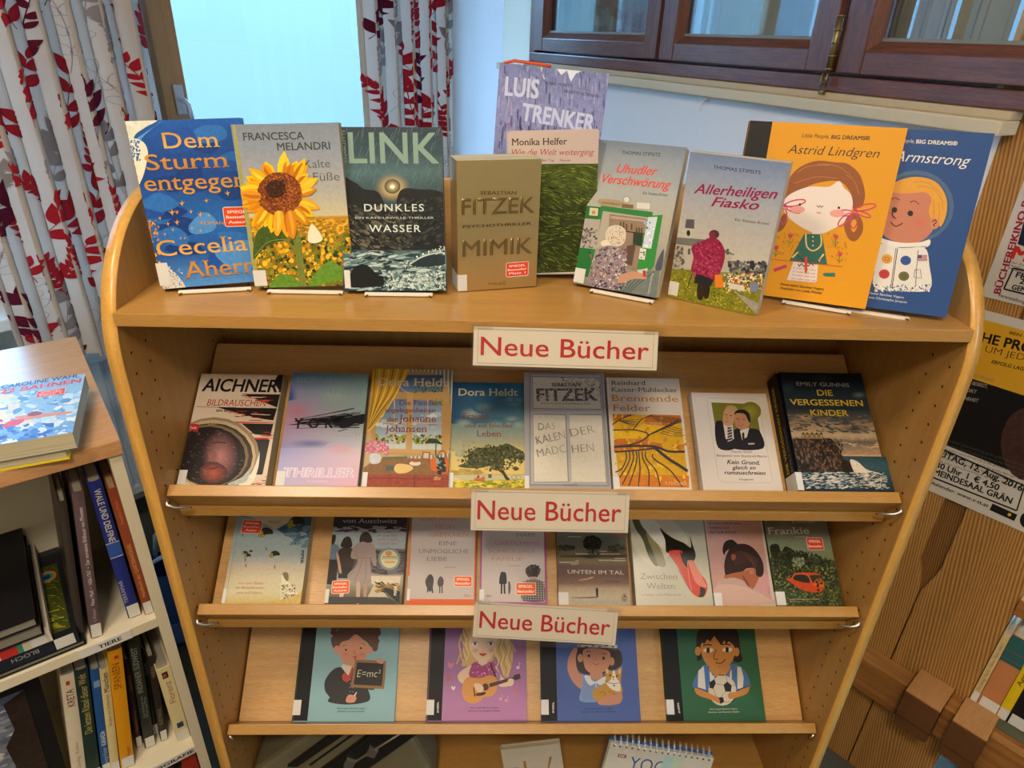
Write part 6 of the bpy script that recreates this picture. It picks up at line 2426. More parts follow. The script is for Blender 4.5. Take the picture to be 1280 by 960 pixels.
a.L('cf6a3c', 4, [(350, 640), (380, 608), (480, 612), (515, 684)])
a.L('7a2c14', 3, [(430, 680), (440, 720), (445, 742)])
a.P('d05a28', [(520, 690), (615, 680), (620, 720), (540, 710)])
a.N(90, (560, 640, 760, 870), ['2c3418', '55602c', '1a2010'], (6, 14))
a.T('Michael', 335, 132, 482, 26, 'a8a498', se=1, b=-.004)
a.T('Köhlmeier', 342, 172, 542, 28, 'a8a498', se=1, b=-.004)
a.T('Frankie', 132, 262, 494, 62, 'c6c2b2', se=1, b=.012)
a.T('ROMAN', 370, 296, 482, 15, 'b0ac9c', se=1)
a.T('„Große Erzählkunst. Ganz unmittelbar.“', 322, 824, 596, 11, 'c0bca8')
a.T('Bücher Magazin', 330, 844, 440, 9, 'a8a490')
a.T('dtv', 680, 842, 726, 20, '8a8a70')
s_ = Art(t, h)
s_.T('Frankie Köhlmeier Roman', .012, .06, .012, .009, '8a867a', y1=.20)
b = book('book', rowm(3, .4490), w, h, t, '3a3a30', 'novel with a wrecked orange car in the bushes, rightmost in the third row', 'soft', a, spine=s_, sticker=(.004, .028, .0165))
sticker_art(b, t, a.k, .076, .1045, .108, .1285, ['SPIEGEL', 'Bestseller'], rot=0)

# === row 4: four picture books ================================================
PW, PH, PT = .2035, .245, .011


def kid(x, c, art, label):
    sp = Art(PT, PH, bg=CLOTH)
    return book('picture_book', rowm(4, x), PW, PH, PT, c, label, 'hard', art, spine=sp, sticker=(.012, .040, .0135), gloss=.4)


# pale blue
BL = '86adb5'
a = rart([(379.8, 778.7), (500, 778.7), (492.3, 901.8), (365.7, 901.8)], 360, 770, 6.4, PW, PH, .0008, .1888, BL)
a.P(CLOTH, [(180, -500), (300, -500), (236, 55), (152, 840), (30, 840), (128, 55)])
SK = 'c48a72'
HR = '5c4238'
a.S(HR, [(360, 255), (345, 180), (400, 110), (400, 60), (440, -20), (560, -60), (660, 20), (690, 90), (722, 170), (715, 270), (680, 280), (640, 220), (600, 190), (540, 150), (480, 200), (430, 240), (390, 270)], .06)
rd = random.Random(77)
for k in range(34):
    an = rd.uniform(-pi, 0.5)
    x, y = 540 + 178 * cos(an), 150 + 150 * sin(an)
    a.S(HR, [(x - 26, y), (x, y - 24), (x + 26, y), (x, y + 24)])
a.E(SK, 392, 272, 27, 34)
a.E(SK, 650, 275, 27, 32)
a.S(SK, [(410, 250), (430, 210), (490, 190), (540, 148), (600, 190), (640, 240), (630, 310), (600, 370), (540, 400), (470, 395), (420, 340)])
a.B('c87060', SK, 458, 308, 36, 22)
a.B('c87060', SK, 590, 308, 36, 22)
for x, y in ((463, 273), (582, 259)):
    a.E('2c2a28', x, y, 8, 9)
a.L('5c4038', 4, [(435, 246), (450, 236), (466, 240)])
a.L('5c4038', 4, [(585, 222), (600, 224), (616, 238)])
a.S('b87460', [(530, 260), (538, 295), (550, 300), (540, 308), (524, 304)])
a.L('8c4a44', 3, [(508, 322), (530, 325), (562, 318)])
a.S('b04a48', [(526, 324), (546, 322), (544, 345), (534, 352), (527, 340)])
a.S('302f33', [(420, 410), (350, 440), (295, 520), (295, 600), (330, 650), (325, 690), (480, 710), (645, 680), (640, 590), (600, 480), (540, 430)], .03)
a.E('302f33', 665, 578, 30, 16)
a.P('cfc6b6', [(438, 385), (500, 402), (520, 405), (480, 480), (424, 410)])
a.S('b04038', [(432, 478), (455, 455), (480, 480), (510, 412), (522, 420), (500, 500), (475, 530), (440, 515)])
for x, y in ((498, 508), (520, 515), (498, 542), (495, 572), (518, 574), (495, 608), (518, 608)):
    a.E('8c8a88', x, y, 5, 4)
a.S(SK, [(460, 680), (475, 640), (500, 630), (530, 640), (545, 655), (530, 690), (480, 696)])
a.P('d8d4c8', [(524, 640), (545, 608), (550, 614), (532, 646)])
a.S('8a6844', [(535, 370), (555, 352), (760, 362), (782, 380), (768, 570), (745, 584), (520, 572), (502, 555)])
a.P('28282a', [(552, 372), (765, 382), (750, 562), (524, 550)])
a.S(SK, [(700, 352), (740, 342), (762, 365), (755, 384), (722, 378)])
a.T('E=mc²', 550, 490, 738, 62, 'c9c4b4', b=-.008, it=.12)
a.T('Maria Isabel Sánchez Vegara', 390, 746, 620, 12, '39484c', b=.006)
a.T('Illustriert von Jean Claude', 396, 770, 608, 12, '39484c', b=.006)
kid(-.4705, BL, a, 'pale blue picture book with a drawn curly-haired boy holding a slate')

# purple
PU = '8e6792'
a = rart([(538.9, 778), (657.7, 778), (657.7, 901), (534, 900)], 525, 770, 6.4, PW, PH, .0022, .1908, PU)
a.Q([(205, 50), (848, 50), (850, 835), (172, 835)], ['7f5a86', '7f5b84', 'b078a4', 'b07ca6'])
a.P(CLOTH, [(120, -500), (240, -500), (205, 50), (172, 835), (60, 835), (93, 50)])
HB = 'c3a26a'
H2 = '9a7848'
a.S(HB, [(330, 400), (345, 330), (350, 230), (340, 130), (400, 40), (520, 0), (640, 60), (700, 150), (740, 260), (735, 380), (710, 480), (670, 490), (640, 400), (600, 330), (560, 370), (440, 370), (400, 400), (360, 405)], .04)
for k in range(12):
    x = 340 + k * 8 if k < 5 else 590 + (k - 5) * 22
    pts = [(x + 12 * sin(j * 1.4 + k), (60 if k < 5 else 170) + j * 34) for j in range(10)]
    a.L(H2 if k % 2 else 'dcc08a', 6, pts)
a.L(HB, 12, [(330, 150), (310, 230), (320, 300), (290, 390)])
a.L(HB, 12, [(700, 200), (740, 240), (760, 290)])
SK2 = 'd9b99c'
a.P(SK2, [(470, 350), (530, 350), (545, 405), (455, 405)])
a.S(SK2, [(395, 160), (430, 60), (590, 60), (612, 180), (600, 270), (560, 340), (500, 372), (440, 345), (400, 270)])
a.B('c98a78', SK2, 438, 280, 36, 26)
a.B('c98a78', SK2, 566, 280, 34, 26)
for x, y in ((437, 224), (563, 224)):
    a.S('e0e0e0', [(x - 28, y), (x, y - 16), (x + 28, y), (x, y + 12)])
    a.E('4a5a80', x, y - 1, 13, 12)
    a.E('20242c', x, y - 1, 6, 6)
    a.L('3c2c28', 4, [(x - 30, y - 2), (x, y - 19), (x + 30, y - 2)])
a.L('c09078', 3, [(492, 278), (500, 284), (510, 278)])
a.S('b83c3c', [(470, 306), (490, 300), (500, 304), (512, 300), (530, 306), (500, 326)])
a.S(SK2, [(410, 400), (360, 420), (310, 460), (300, 500), (330, 540), (430, 600), (500, 600), (500, 560), (440, 540), (380, 500), (420, 470)])
a.S(SK2, [(590, 400), (620, 430), (640, 500), (620, 540), (640, 570), (700, 568), (745, 545), (735, 510), (700, 515), (660, 500)])
a.S('9a3c70', [(410, 400), (430, 378), (455, 378), (500, 402), (545, 375), (585, 378), (598, 410), (590, 490), (400, 492)])
a.N(60, (410, 385, 592, 490), ['c8789c', 'dba0b8', '7a2c58'], (3, 7))
a.L('2c2624', 13, [(560, 380), (585, 450), (608, 520)], False)
a.S('c98c4c', [(385, 492), (440, 500), (500, 495), (555, 478), (605, 500), (615, 560), (600, 620), (560, 648), (510, 655), (470, 690), (420, 705), (360, 680), (333, 620), (340, 560), (350, 520)])
a.E('a8703c', 520, 572, 30, 32)
a.E('4a3020', 520, 572, 25, 27)
a.P('4a3226', [(548, 545), (760, 488), (764, 510), (556, 575)])
a.P('3c2a22', [(745, 478), (795, 466), (802, 505), (755, 522)])
a.P('30241c', [(422, 575), (430, 575), (440, 645), (430, 648)])
a.S('3a2a22', [(445, 625), (500, 612), (525, 618), (500, 638), (450, 642)])
a.S(SK2, [(430, 545), (480, 548), (505, 580), (490, 612), (460, 610), (440, 585)])
a.S(SK2, [(700, 515), (735, 505), (748, 530), (735, 560), (705, 565)])
for x, y, s_, c in ((243, 398, 26, 'c87c9c'), (265, 580, 17, 'd8ccd0'), (765, 612, 17, 'c86a4a')):
    a.S(c, [(x, y - s_ * .5), (x + s_ * .6, y - s_), (x + s_, y - s_ * .3), (x, y + s_), (x - s_, y - s_ * .3), (x - s_ * .6, y - s_)])
for x, y, c in ((222, 508, 'c8603c'), (780, 418, 'd0c8cc'), (640, 668, 'd090a8'), (685, 682, 'd090a8'), (800, 300, 'b86050')):
    a.E(c, x, y, 13, 12)
    a.L(c, 4, [(x + 10, y), (x + 12, y - 40), (x + 24, y - 30)], False)
a.T('Maria Isabel Sánchez Vegara', 398, 742, 626, 12, '52385a', b=.006)
a.T('Illustriert von Borghild Fallberg', 385, 766, 634, 12, '52385a', b=.006)
a.T('INSEL', 150, 772, 150, 15, 'd8d4d0', y1=685, b=.02)
kid(-.2005, PU, a, 'purple picture book with a drawn blonde girl playing a guitar')

# royal blue
RB = '4a5f96'
a = rart([(676.7, 779.6), (794.6, 779.6), (800.5, 901), (677.4, 899)], 670, 770, 6.4, PW, PH, .0026, .1890, RB)
a.P(CLOTH, [(35, -500), (150, -500), (158, 50), (166, 835), (45, 835), (43, 50)])
HQ = '39302e'
SQ = 'bd8468'
a.S(HQ, [(320, 280), (400, 200), (560, 200), (660, 270), (690, 330), (680, 400), (600, 440), (640, 390), (560, 460), (420, 470), (350, 450), (320, 400)], .08)
a.S(SQ, [(330, 270), (310, 258), (280, 290), (255, 350), (250, 430), (280, 510), (330, 570), (380, 590), (380, 480), (340, 460), (320, 400), (318, 330)])
a.E(SQ, 352, 340, 22, 34)
a.E(SQ, 605, 368, 22, 34)
a.S(SQ, [(372, 320), (385, 270), (480, 262), (580, 285), (595, 340), (580, 410), (520, 460), (440, 462), (390, 420)])
a.S('c2756a', [(474, 330), (490, 360), (468, 368), (458, 352)])
a.E('29211f', 421, 322, 10, 13)
a.E('29211f', 539, 342, 10, 13)
a.L('5a443c', 7, [(400, 290), (418, 284), (436, 290)])
a.L('5a443c', 7, [(530, 304), (548, 304), (562, 312)])
a.L('6a342c', 4, [(450, 378), (475, 394), (502, 386)])
a.P(SQ, [(430, 455), (530, 460), (530, 500), (480, 525), (425, 500)])
a.S('7f96bd', [(370, 480), (430, 490), (480, 530), (540, 490), (600, 520), (590, 600), (540, 680), (352, 684), (360, 580)])
for k in range(11):
    a.L('5f78a6', 3, [(378 + k * 12, 500), (366 + k * 12, 684)], False)
a.S('d0cdc6', [(385, 480), (425, 484), (440, 515), (475, 528), (530, 495), (560, 488), (555, 530), (510, 556), (475, 540), (430, 558), (395, 520)])
a.L('d0cdc6', 7, [(474, 535), (476, 610)], False)
DG = 'b8893c'
a.S(DG, [(545, 410), (575, 430), (600, 445), (640, 440), (685, 410), (680, 480), (675, 540), (690, 600), (670, 640), (600, 650), (520, 700), (470, 680), (445, 630), (470, 580), (540, 550), (555, 500)], .05)
a.S('ddd2be', [(612, 445), (628, 446), (640, 500), (668, 540), (672, 600), (650, 610), (600, 590), (560, 545), (590, 520), (605, 490)])
a.S('d9b09a', [(556, 425), (578, 440), (568, 470)])
a.S('d9b09a', [(675, 425), (655, 450), (670, 470)])
a.E('241c18', 590, 480, 7, 8)
a.E('241c18', 645, 486, 7, 8)
a.E('241c18', 616, 492, 8, 6)
a.S('c0503c', [(610, 508), (622, 508), (616, 520)])
a.L('27222a', 4, [(550, 520), (600, 545), (670, 540)])
a.E('2c4c80', 621, 562, 7, 8)
a.L('7a5828', 4, [(500, 620), (540, 610), (545, 640)])
a.L('7a5828', 4, [(575, 610), (600, 612), (630, 640)])
a.S(SQ, [(498, 680), (540, 655), (620, 640), (670, 620), (688, 650), (670, 700), (600, 718), (500, 712)])
a.T('Maria Isabel Sánchez Vegara', 384, 750, 608, 12, '26304c', b=.006)
a.T('Illustriert von Melissa Lee Johnson', 360, 774, 634, 12, '26304c', b=.006)
a.T('INSEL', 140, 772, 140, 15, 'd8d4d0', y1=685, b=.02)
a.P('c8c0b4', [(330, 232), (650, 236), (650, 262), (330, 250)])
for k in range(6):
    a.P('504a48', [(335 + k * 54, 236 + (k % 2) * 8), (360 + k * 54, 236 + (k % 2) * 8), (358 + k * 54, 246 + (k % 2) * 8), (334 + k * 54, 246 + (k % 2) * 8)])
kid(.0350, RB, a, 'royal blue picture book with a drawn girl hugging a corgi')

# green
GN = '2c5a3c'
a = rart([(826.3, 779.6), (944.9, 781), (959.3, 901), (834.8, 899)], 820, 770, 6.4, PW, PH, .0021, .1886, GN)
a.P(CLOTH, [(-10, -500), (110, -500), (162, 60), (220, 840), (95, 840), (40, 60)])
SM = 'b5793a'
HM = '241a1a'
a.S(HM, [(330, 350), (326, 200), (345, 120), (420, 50), (520, 20), (620, 60), (670, 150), (690, 300), (705, 350), (680, 375), (630, 360), (600, 240), (400, 240), (372, 340), (350, 355)], .05)
a.S('446a98', [(380, 400), (420, 390), (600, 385), (680, 405), (740, 470), (768, 560), (760, 580), (660, 600), (400, 600), (295, 575), (320, 480)])
for p_ in ([(385, 400), (340, 440), (335, 570), (400, 590)], [(430, 440), (440, 590), (465, 600), (470, 480)], [(600, 450), (590, 600), (615, 600), (612, 430)], [(660, 410), (690, 415), (712, 500), (705, 580), (660, 590)]):
    a.P('c9c3b8', p_)
a.L('24406c', 9, [(295, 575), (350, 585), (415, 610)])
a.L('24406c', 9, [(655, 600), (710, 580), (765, 568)])
a.L('24406c', 9, [(420, 405), (465, 480)], False)
a.L('24406c', 9, [(600, 400), (570, 475)], False)
a.S(SM, [(430, 410), (600, 400), (560, 480), (510, 500), (468, 475)])
a.E(SM, 338, 282, 24, 36)
a.E(SM, 655, 292, 24, 36)
a.S(SM, [(360, 240), (400, 180), (470, 160), (560, 190), (630, 240), (640, 300), (615, 370), (560, 420), (500, 435), (430, 410), (380, 340)])
a.S(HM, [(345, 240), (340, 160), (420, 90), (560, 80), (640, 160), (640, 250), (600, 200), (570, 230), (555, 200), (530, 235), (510, 210), (485, 180), (470, 165), (440, 205), (415, 190), (390, 225), (375, 215)])
for x, y in ((422, 276), (578, 274)):
    a.S('d0c8b4', [(x - 42, y + 4), (x - 10, y - 20), (x + 30, y - 14), (x + 42, y), (x + 10, y + 20)])
    a.P('1c1614', [(x - 14, y - 20), (x + 12, y - 20), (x + 12, y + 20), (x - 14, y + 20)])
a.L('1c1614', 9, [(382, 240), (410, 230), (452, 236)])
a.L('1c1614', 9, [(532, 232), (580, 230), (608, 236)])
a.L('3c2414', 6, [(492, 272), (470, 310), (470, 340), (488, 352), (504, 348)])
a.L('2c1c14', 7, [(482, 376), (520, 382), (550, 365), (560, 348)])
a.L('3c2414', 4, [(504, 406), (516, 408)], False)
a.E('bfb49c', 535, 598, 115, 122)
BK = '221d1e'
for p_ in ([(432, 530), (470, 508), (482, 540), (460, 585), (430, 575)], [(545, 555), (575, 528), (612, 560), (605, 610), (560, 608)], [(500, 655), (540, 652), (550, 690), (520, 706), (505, 690)], [(500, 470), (560, 476), (545, 482), (510, 478)], [(610, 690), (635, 660), (640, 668), (615, 700)]):
    a.P(BK, p_)
for p_ in ([(470, 508), (500, 475)], [(482, 545), (545, 555)], [(575, 528), (565, 482)], [(612, 560), (645, 560)], [(560, 608), (520, 654)], [(462, 585), (480, 640), (500, 655)], [(605, 610), (600, 650)], [(550, 690), (610, 690)]):
    a.L('4a4238', 3, p_, False)
a.S(SM, [(310, 575), (360, 590), (420, 615), (480, 645), (510, 670), (505, 700), (440, 670), (350, 640), (315, 610)])
a.S(SM, [(755, 572), (700, 590), (650, 610), (590, 620), (580, 645), (600, 668), (660, 655), (730, 630), (755, 600)])
a.T('Maria Isabel Sánchez Vegara', 430, 752, 658, 12, 'b8bcae', b=.012)
a.T('Illustriert von Florencia Gavilan', 420, 776, 672, 12, 'b8bcae', b=.012)
a.T('INSEL', 190, 772, 176, 15, 'd8d4d0', y1=685, b=.02)
kid(.2960, GN, a, 'green picture book with a drawn dark-haired boy holding a football')
# ------------------------------------------------------------------ white bookcase on the left
SO = Vector((-.698, .116, 0))
ML = basis(SO, (.814, .581, 0), (-.581, .814, 0), (0, 0, 1))
CRM = plain('cream_laminate', 'd3c9b0', .45, mottle=.02)
wc = empty('white_bookcase', ML, 'cream white bookcase with beech top at the left edge of the picture', 'bookcase')
TOPW = wood('beech_top_left', 'c99a6c', 'bb8a5c', axis=0, scale=1.6, stretch=22, rough=.3, pores=.14)
box('side_panel', (-.0195, .002, 0), (0, .50, .973), CRM, wc, .001)
box('side_panel', (-.92, .002, 0), (-.90, .50, .973), CRM, wc, .001)
tp = box('top_board', (-.93, -.004, .973), (.003, .505, 1.0), TOPW, wc, .0012)
box('divider_back', (-.90, .28, .03), (-.0195, .292, .973), CRM, wc)
for z in (.578, .193, .03):
    s_ = box('shelf_board', (-.90, .004, z), (-.0195, .28, z + .022), CRM, wc, .001)
for z, tx, x0 in ((.578, 'TIERE', -.150), (.193, 'GEOGRAFIE', -.135)):
    lb = box('shelf_label', (x0, .0022, z + .001), (x0 + (.085 if z > .5 else .12), .0036, z + .021), PAPER(), wc)
    a = Art(.085 if z > .5 else .12, .02)
    a.T(tx, .030 if z > .5 else .01, .006, .068 if z > .5 else .112, .009, '17171a', b=.02)
    a.put('lettering', lb, basis((x0, .0018, z + .001), (1, 0, 0), (0, 0, 1), (0, -1, 0)), PRINT())


def upright(M0, s_l, d, t, h, lean, z, w, c, label, art=None, kind='hard', stick=.030, name='book', group=None, pages='a9a394', **kw):
    """book standing with its spine to the front; s_l = left edge (positive to the left in the shelf frame)"""
    a_ = R(lean)
    B = basis((-s_l, d, z + t * sin(a_) + .0005), (0, 1, 0), (sin(a_), 0, cos(a_)), (cos(a_), 0, -sin(a_)))
    return book(name, M0 @ B, w, h, t, c, label, kind, None, art, (.0015, .0015 + stick, .010) if stick else None, group=group, pages=pages, **kw)


def spine(t, h, items, bg=None):
    """items: (text, x baseline 0..1, y0, y1, cap height, colour, downward?, bold)"""
    a = Art(t, h, bg=bg)
    for it in items:
        if it[0] == 'box':
            a.raw([(it[1] * t, it[2]), (it[3] * t, it[2]), (it[3] * t, it[4]), (it[1] * t, it[4])], it[5])
            continue
        tx, xb, y0, y1, ch, c, dn, b = it
        if dn:
            a.T(tx, xb * t, y1, xb * t, ch, c, y1=y0, b=b)
        else:
            a.T(tx, xb * t, y0, xb * t, ch, c, y1=y1, b=b)
    return a


Z1, Z2 = .600, .215
upright(ML, .147, .030, .012, .300, 7.9, Z1, .22, '3a332e', 'thin dark picture book leaning at the far left of the upright animal books', None, stick=0)
upright(ML, .127, .018, .0175, .316, 7.9, Z1, .23, '5c4a50', 'grey-purple book with white spine lettering leaning beside the flat pile',
        spine(.0175, .316, [('Peter Madl  •  1656-1767  •  Der vornehme Bildhauer von Pfronten', .72, .075, .285, .0062, 'c9bfbc', 0, .004), ('A. Wittmann', .72, .036, .066, .006, 'a89c9c', 0, 0)]))
upright(ML, .0625, .033, .0215, .316, .6, Z1, .23, '25307c', 'dark blue book about whales and dolphins with white spine title',
        spine(.0215, .316, [('WALE UND DELFINE', .30, .185, .30, .0105, 'c9c6c0', 1, .01), ('box', 0, .150, 1, .182, '31509a'), ('box', 0, .1490, 1, .1505, 'b8bcc8'), ('box', 0, .182, 1, .1835, 'b8bcc8'),
                            ('TERRAMAR', .36, .04, .095, .0065, 'b0b4c4', 0, .0)]), round_=.003)
upright(ML, .0355, .024, .0150, .297, .2, Z1, .21, '8a4228', 'rust brown garden bird handbook beside the white side panel',
        spine(.0150, .297, [('Handbuch der GARTENVÖGEL', .68, .045, .175, .0062, 'c99a5c', 0, .004), ('Stephen Moss', .68, .22, .27, .0058, 'b8734c', 0, 0)]), pages='c0a070')
# flat pile
PX = basis
pile = 'flat pile of large books on the animal shelf'


def flat(x0, y0, z, w, h, t, c, label, art=None, spn=None, turn=False, **kw):
    """turn: spine to the front; otherwise spine to the left and tail to the front"""
    B = basis((x0, y0, z), (0, 1, 0), (-1, 0, 0), (0, 0, 1)) if turn else Matrix.Translation((x0, y0, z))
    return book('book', ML @ B, w, h, t, c, label, 'hard', art, spn, None, group=pile, pages='8f8b7e', **kw)


flat(-.43, .010, Z1 + .0005, .295, .26, .0125, '1a1a1c', 'thin black book at the very bottom of the flat pile')
sp = spine(.026, .25, [('BLOCH', .72, .06, .10, .009, '8f9298', 0, .01)], '1c222e')
a = Art(.25, .25, bg='14161c')
a.raw([(.012, .008), (.215, .008), (.215, .20), (.012, .20)], '3c4416')
rd = random.Random(14)
for _ in range(420):
    x, y, l, an = rd.uniform(.012, .19), rd.uniform(.008, .17), rd.uniform(.008, .03), rd.uniform(.2, 1.4)
    a.raw([(x, y), (x + l * cos(an), y + l * sin(an)), (x + l * cos(an) + .001, y + l * sin(an) + .0015), (x + .002, y)],
          rd.choice(['b8a82c', '6f8a24', '2f4c14', 'd0b83c', '1c2a0c', '8a9a30']), nok=True)
a.k += 1
for r_, c in ((.018, 'b8782c'), (.012, '2c8a8c'), (.007, '142c6a')):
    a.raw([(.18 + r_ * cos(t), .028 + r_ * .9 * sin(t)) for t in [i * pi / 8 for i in range(16)]], c)
b = flat(-.142, .012, Z1 + .0140, .33, .25, .026, '1c222e', 'navy book with green peacock feather cover in the flat pile', a, sp, True)
box('spine_sticker', (-.0038, .006, .002), (-.0032, .036, .025), PAPER(), b)
sp = spine(.024, .22, [('box', 0, .05, 1, .075, 'b8342c'), ('box', 0, .042, 1, .05, '3c8a6a'), ('Reisen', .6, .10, .17, .009, '8a3c34', 0, 0)], 'c9c0b0')
b = flat(-.178, .010, Z1 + .0405, .28, .22, .024, 'c9c0b0', 'white spined book with red and green bands in the flat pile', None, sp, True)
box('spine_sticker', (-.0038, .006, .002), (-.0032, .030, .022), PAPER(), b)
flat(-.405, .002, Z1 + .0650, .22, .29, .026, '17161a', 'black book lying second from the top of the flat pile')
a = Art(.225, .30, bg='121115')
a.T('Reise', .02, .10, .105, .048, 'c9c4c0', it=.3, b=.01)
a.T('Roman der Gefährten', .02, .165, .115, .0065, '9a9488')
a.T('Sonderausgabe', .03, .178, .10, .0055, '8a8478')
flat(-.412, -.002, Z1 + .0915, .225, .30, .020, '141317', 'large black book with white script lettering on top of the flat pile', a)

# lower shelf: travel books
gl = [
    (.2410, .046, .0235, .303, 9.0, 'd2c6ac', 'cream book with brown spine title between the black picture book and a green one',
     [('KRETA', .78, .222, .266, .0125, '6a2c20', 0, .01), ('Gaedeg · Kubica', .66, .05, .125, .0065, '8a7a5c', 0, 0), ('box', .34, .278, .6, .288, 'b83228')]),
    (.2160, .044, .0225, .303, 8.5, '1f3330', 'dark green book with gold spine title, second of the leaning travel books',
     [('Die letzten Rätsel dieser Welt', .78, .135, .292, .0135, 'b8a860', 0, .0)]),
    (.1900, .043, .0170, .290, 8.4, '23508c', 'bright blue travel book leaning between the dark green and pale yellow ones',
     [('KANADA', .72, .085, .125, .009, 'c9d0d8', 0, .012), ('George Hunter', .72, .028, .078, .0085, '9ab0c8', 0, 0), ('box', .2, .245, .8, .262, '7a9ac0')]),
    (.1750, .037, .0155, .288, 8.4, 'd0bc84', 'pale yellow narrow book with black spine title beside the orange one',
     [('München', .78, .228, .278, .0095, '2c2a20', 0, .01), ('Sergius von Hollander', .66, .135, .222, .006, '5c543c', 0, 0)]),
    (.1570, .034, .0245, .325, 8.0, 'cf8f14', 'orange-yellow travel book with red brown title, the brightest on the lower shelf',
     [('SPANIEN', .70, .225, .292, .0135, '8a3018', 0, .0), ('box', .42, .303, .72, .311, 'b83228'), ('Rappe', .76, .034, .058, .006, '8a3018', 0, 0)]),
    (.1215, .070, .0110, .254, 6.5, '2c2220', 'thin dark brown book just right of the orange one',
     [('Südtirol', .74, .17, .21, .006, '8a5a4c', 0, 0), ('Dolomiten West', .74, .05, .11, .006, '8a4c3c', 0, 0)]),
    (.1070, .056, .0195, .318, 5.8, '272c2a', 'tall dark green-grey book with faint gold title, taller than its thin neighbours',
     [('INDIANER SÜDWEST', .66, .165, .29, .0105, '8f9484', 0, .0), ('Alte Kulturen der', .5, .09, .155, .005, '7c8074', 0, 0), ('Wüste und Berge', .8, .09, .15, .005, '7c8074', 0, 0)]),
    (.0860, .081, .0105, .252, 5.8, '23201f', 'thin black book second from the right of the dark group',
     [('GENUSS', .74, .18, .215, .006, '7c7468', 0, 0)]),
    (.0760, .055, .0130, .250, 5.2, '2a2320', 'thin brown-black book leaning next to the pale end book',
     [('WEIN', .74, .19, .222, .007, '8a7c68', 0, 0), ('SÜDTIROL', .74, .05, .10, .007, '8a7c68', 0, 0)]),
    (.0470, .034, .0260, .226, .3, 'd2c498', 'pale cream guide book upright against the white side panel',
     [('Florenz', .74, .12, .185, .0125, '8f4030', 0, -.004), ('box', .3, .196, .72, .214, '3c2c2c'), ('box', .36, .200, .56, .208, 'b8442c'), ('box', .3, .040, .78, .056, '2c3c5c')])]
for s_l, d, t, h, lean, c, lab, it in gl:
    upright(ML, s_l, d, t, h, lean, Z2, .20 if t > .012 else .17, c, lab, spine(t, h, it), group='travel books on the lower shelf of the white bookcase')
# black framed picture book facing out
a = Art(.26, .30, bg='111014')
a.raw([(.03, .03), (.235, .03), (.235, .265), (.03, .265)], '3f4a5c', .2)
rd = random.Random(2)
a.G([(.265, '56627a'), (.2, '6a7284'), (.12, '7a7c80'), (.03, '2a2420')], x0=.03, x1=.235, mot=.25)
for _ in range(90):
    x, y = rd.uniform(.06, .205), rd.uniform(.06, .245)
    r_ = rd.uniform(.004, .012)
    a.raw([(x + r_ * 1.6 * cos(t), y + r_ * sin(t) * .7) for t in (0, 1, 2, 3, 4, 5)], rd.choice(['a8aab0', '8a8e98', 'bdbcb8', '5c6472']), .3)
a.raw([(.10, .03), (.235, .03), (.235, .265), (.20, .25), (.205, .19), (.185, .16), (.19, .11), (.14, .07)], '2c211c', .4)
a.raw([(.03, .03), (.13, .03), (.09, .075), (.03, .09)], '1c1816', .4)
sw = basis((-.512, .075, Z2 + .001), (cos(R(-4)), 0, -sin(R(4)) * -1), (-sin(R(4)) * -1, .19, .98), (0, 0, 1))
e1 = Vector((cos(R(3)), .0, -sin(R(3))))
u1 = Vector((sin(R(3)) * .98, .19, cos(R(3)) * .98)).normalized()
u1 = (u1 - e1 * u1.dot(e1)).normalized()
book('book', ML @ basis((-.505, .060, Z2 + .015), e1, u1, e1.cross(u1)), .26, .30, .018, '111014',
     'large black bordered picture book standing face out with a cloudy mountain photo', 'hard', a)
# books on the lowest shelf
for s_l, t, h, c, lab in ((.052, .030, .15, 'a02c20', 'bright red book on the lowest visible shelf'), (.095, .026, .135, '2a3038', 'dark book with pale pages on the lowest visible shelf'),
                          (.130, .026, .14, '8c7c54', 'tan book left of the dark one on the lowest visible shelf')):
    upright(ML, s_l, .03, t, h, 0, .052, .18, c, lab, None, stick=.02)

# two books lying on the beech top
up_ = Vector((.21, .978, 0)).normalized()
ri_ = Vector((.978, -.21, 0)).normalized()
br2 = Vector((-.070, -.022, 1.0004))
book('book', ML @ basis(br2 - ri_ * .14, ri_, up_, (0, 0, 1)), .14, .21, .020, 'e0c41a', 'yellow edged book lying underneath the swimmer book', 'hard', None, pages='cfc4a4')
a = Art(.135, .214, [(-6.7, 483.0), (106.6, 466.9), (90.7, 539.9), (-43.3, 562.7)])
a.G([(470, '8fb4cc'), (500, '86b0cf'), (520, '7fa8cc'), (560, '3c68b0'), (620, '2c58a4')], mot=.12)
a.S('d8cbb4', [(-100, 470), (15, 492), (25, 510), (40, 520), (75, 522), (60, 530), (10, 535), (-60, 545), (-120, 540)], .06)
a.N(220, (-60, 490, 105, 550), ['a9c8dc', '6f9cc4', 'c4d4dc', '5c8cc0', 'dcdcd4'], (1, 3.5), asp=2.5, rot=-8)
a.N(180, (-60, 530, 100, 565), ['2c58a8', '3f70bc', '6f9cd0', 'c8d4dc'], (1, 3.5), asp=2.5, rot=-8)
a.S('c9826a', [(18, 521), (30, 519), (50, 517), (88, 514), (86, 517), (55, 521), (30, 525)])
a.S('8a3c3c', [(34, 518), (42, 514), (52, 515), (50, 518), (38, 520)])
a.S('c93c50', [(2, 533), (12, 526), (30, 524), (24, 530), (8, 534)])
a.S('c93c50', [(-5, 526), (2, 524), (3, 527)])
a.T('CAROLINE WAHL', 1, 486, 99, 4.6, '2c3c8a', y1=471, b=.016)
a.T('22 BAHNEN', -2, 492.5, 101, 5.2, 'd04a5c', y1=477.5, b=.03)
a.T('Roman', 31, 508.5, 47, 2.2, 'd8dce0', y1=506.5, it=.3)
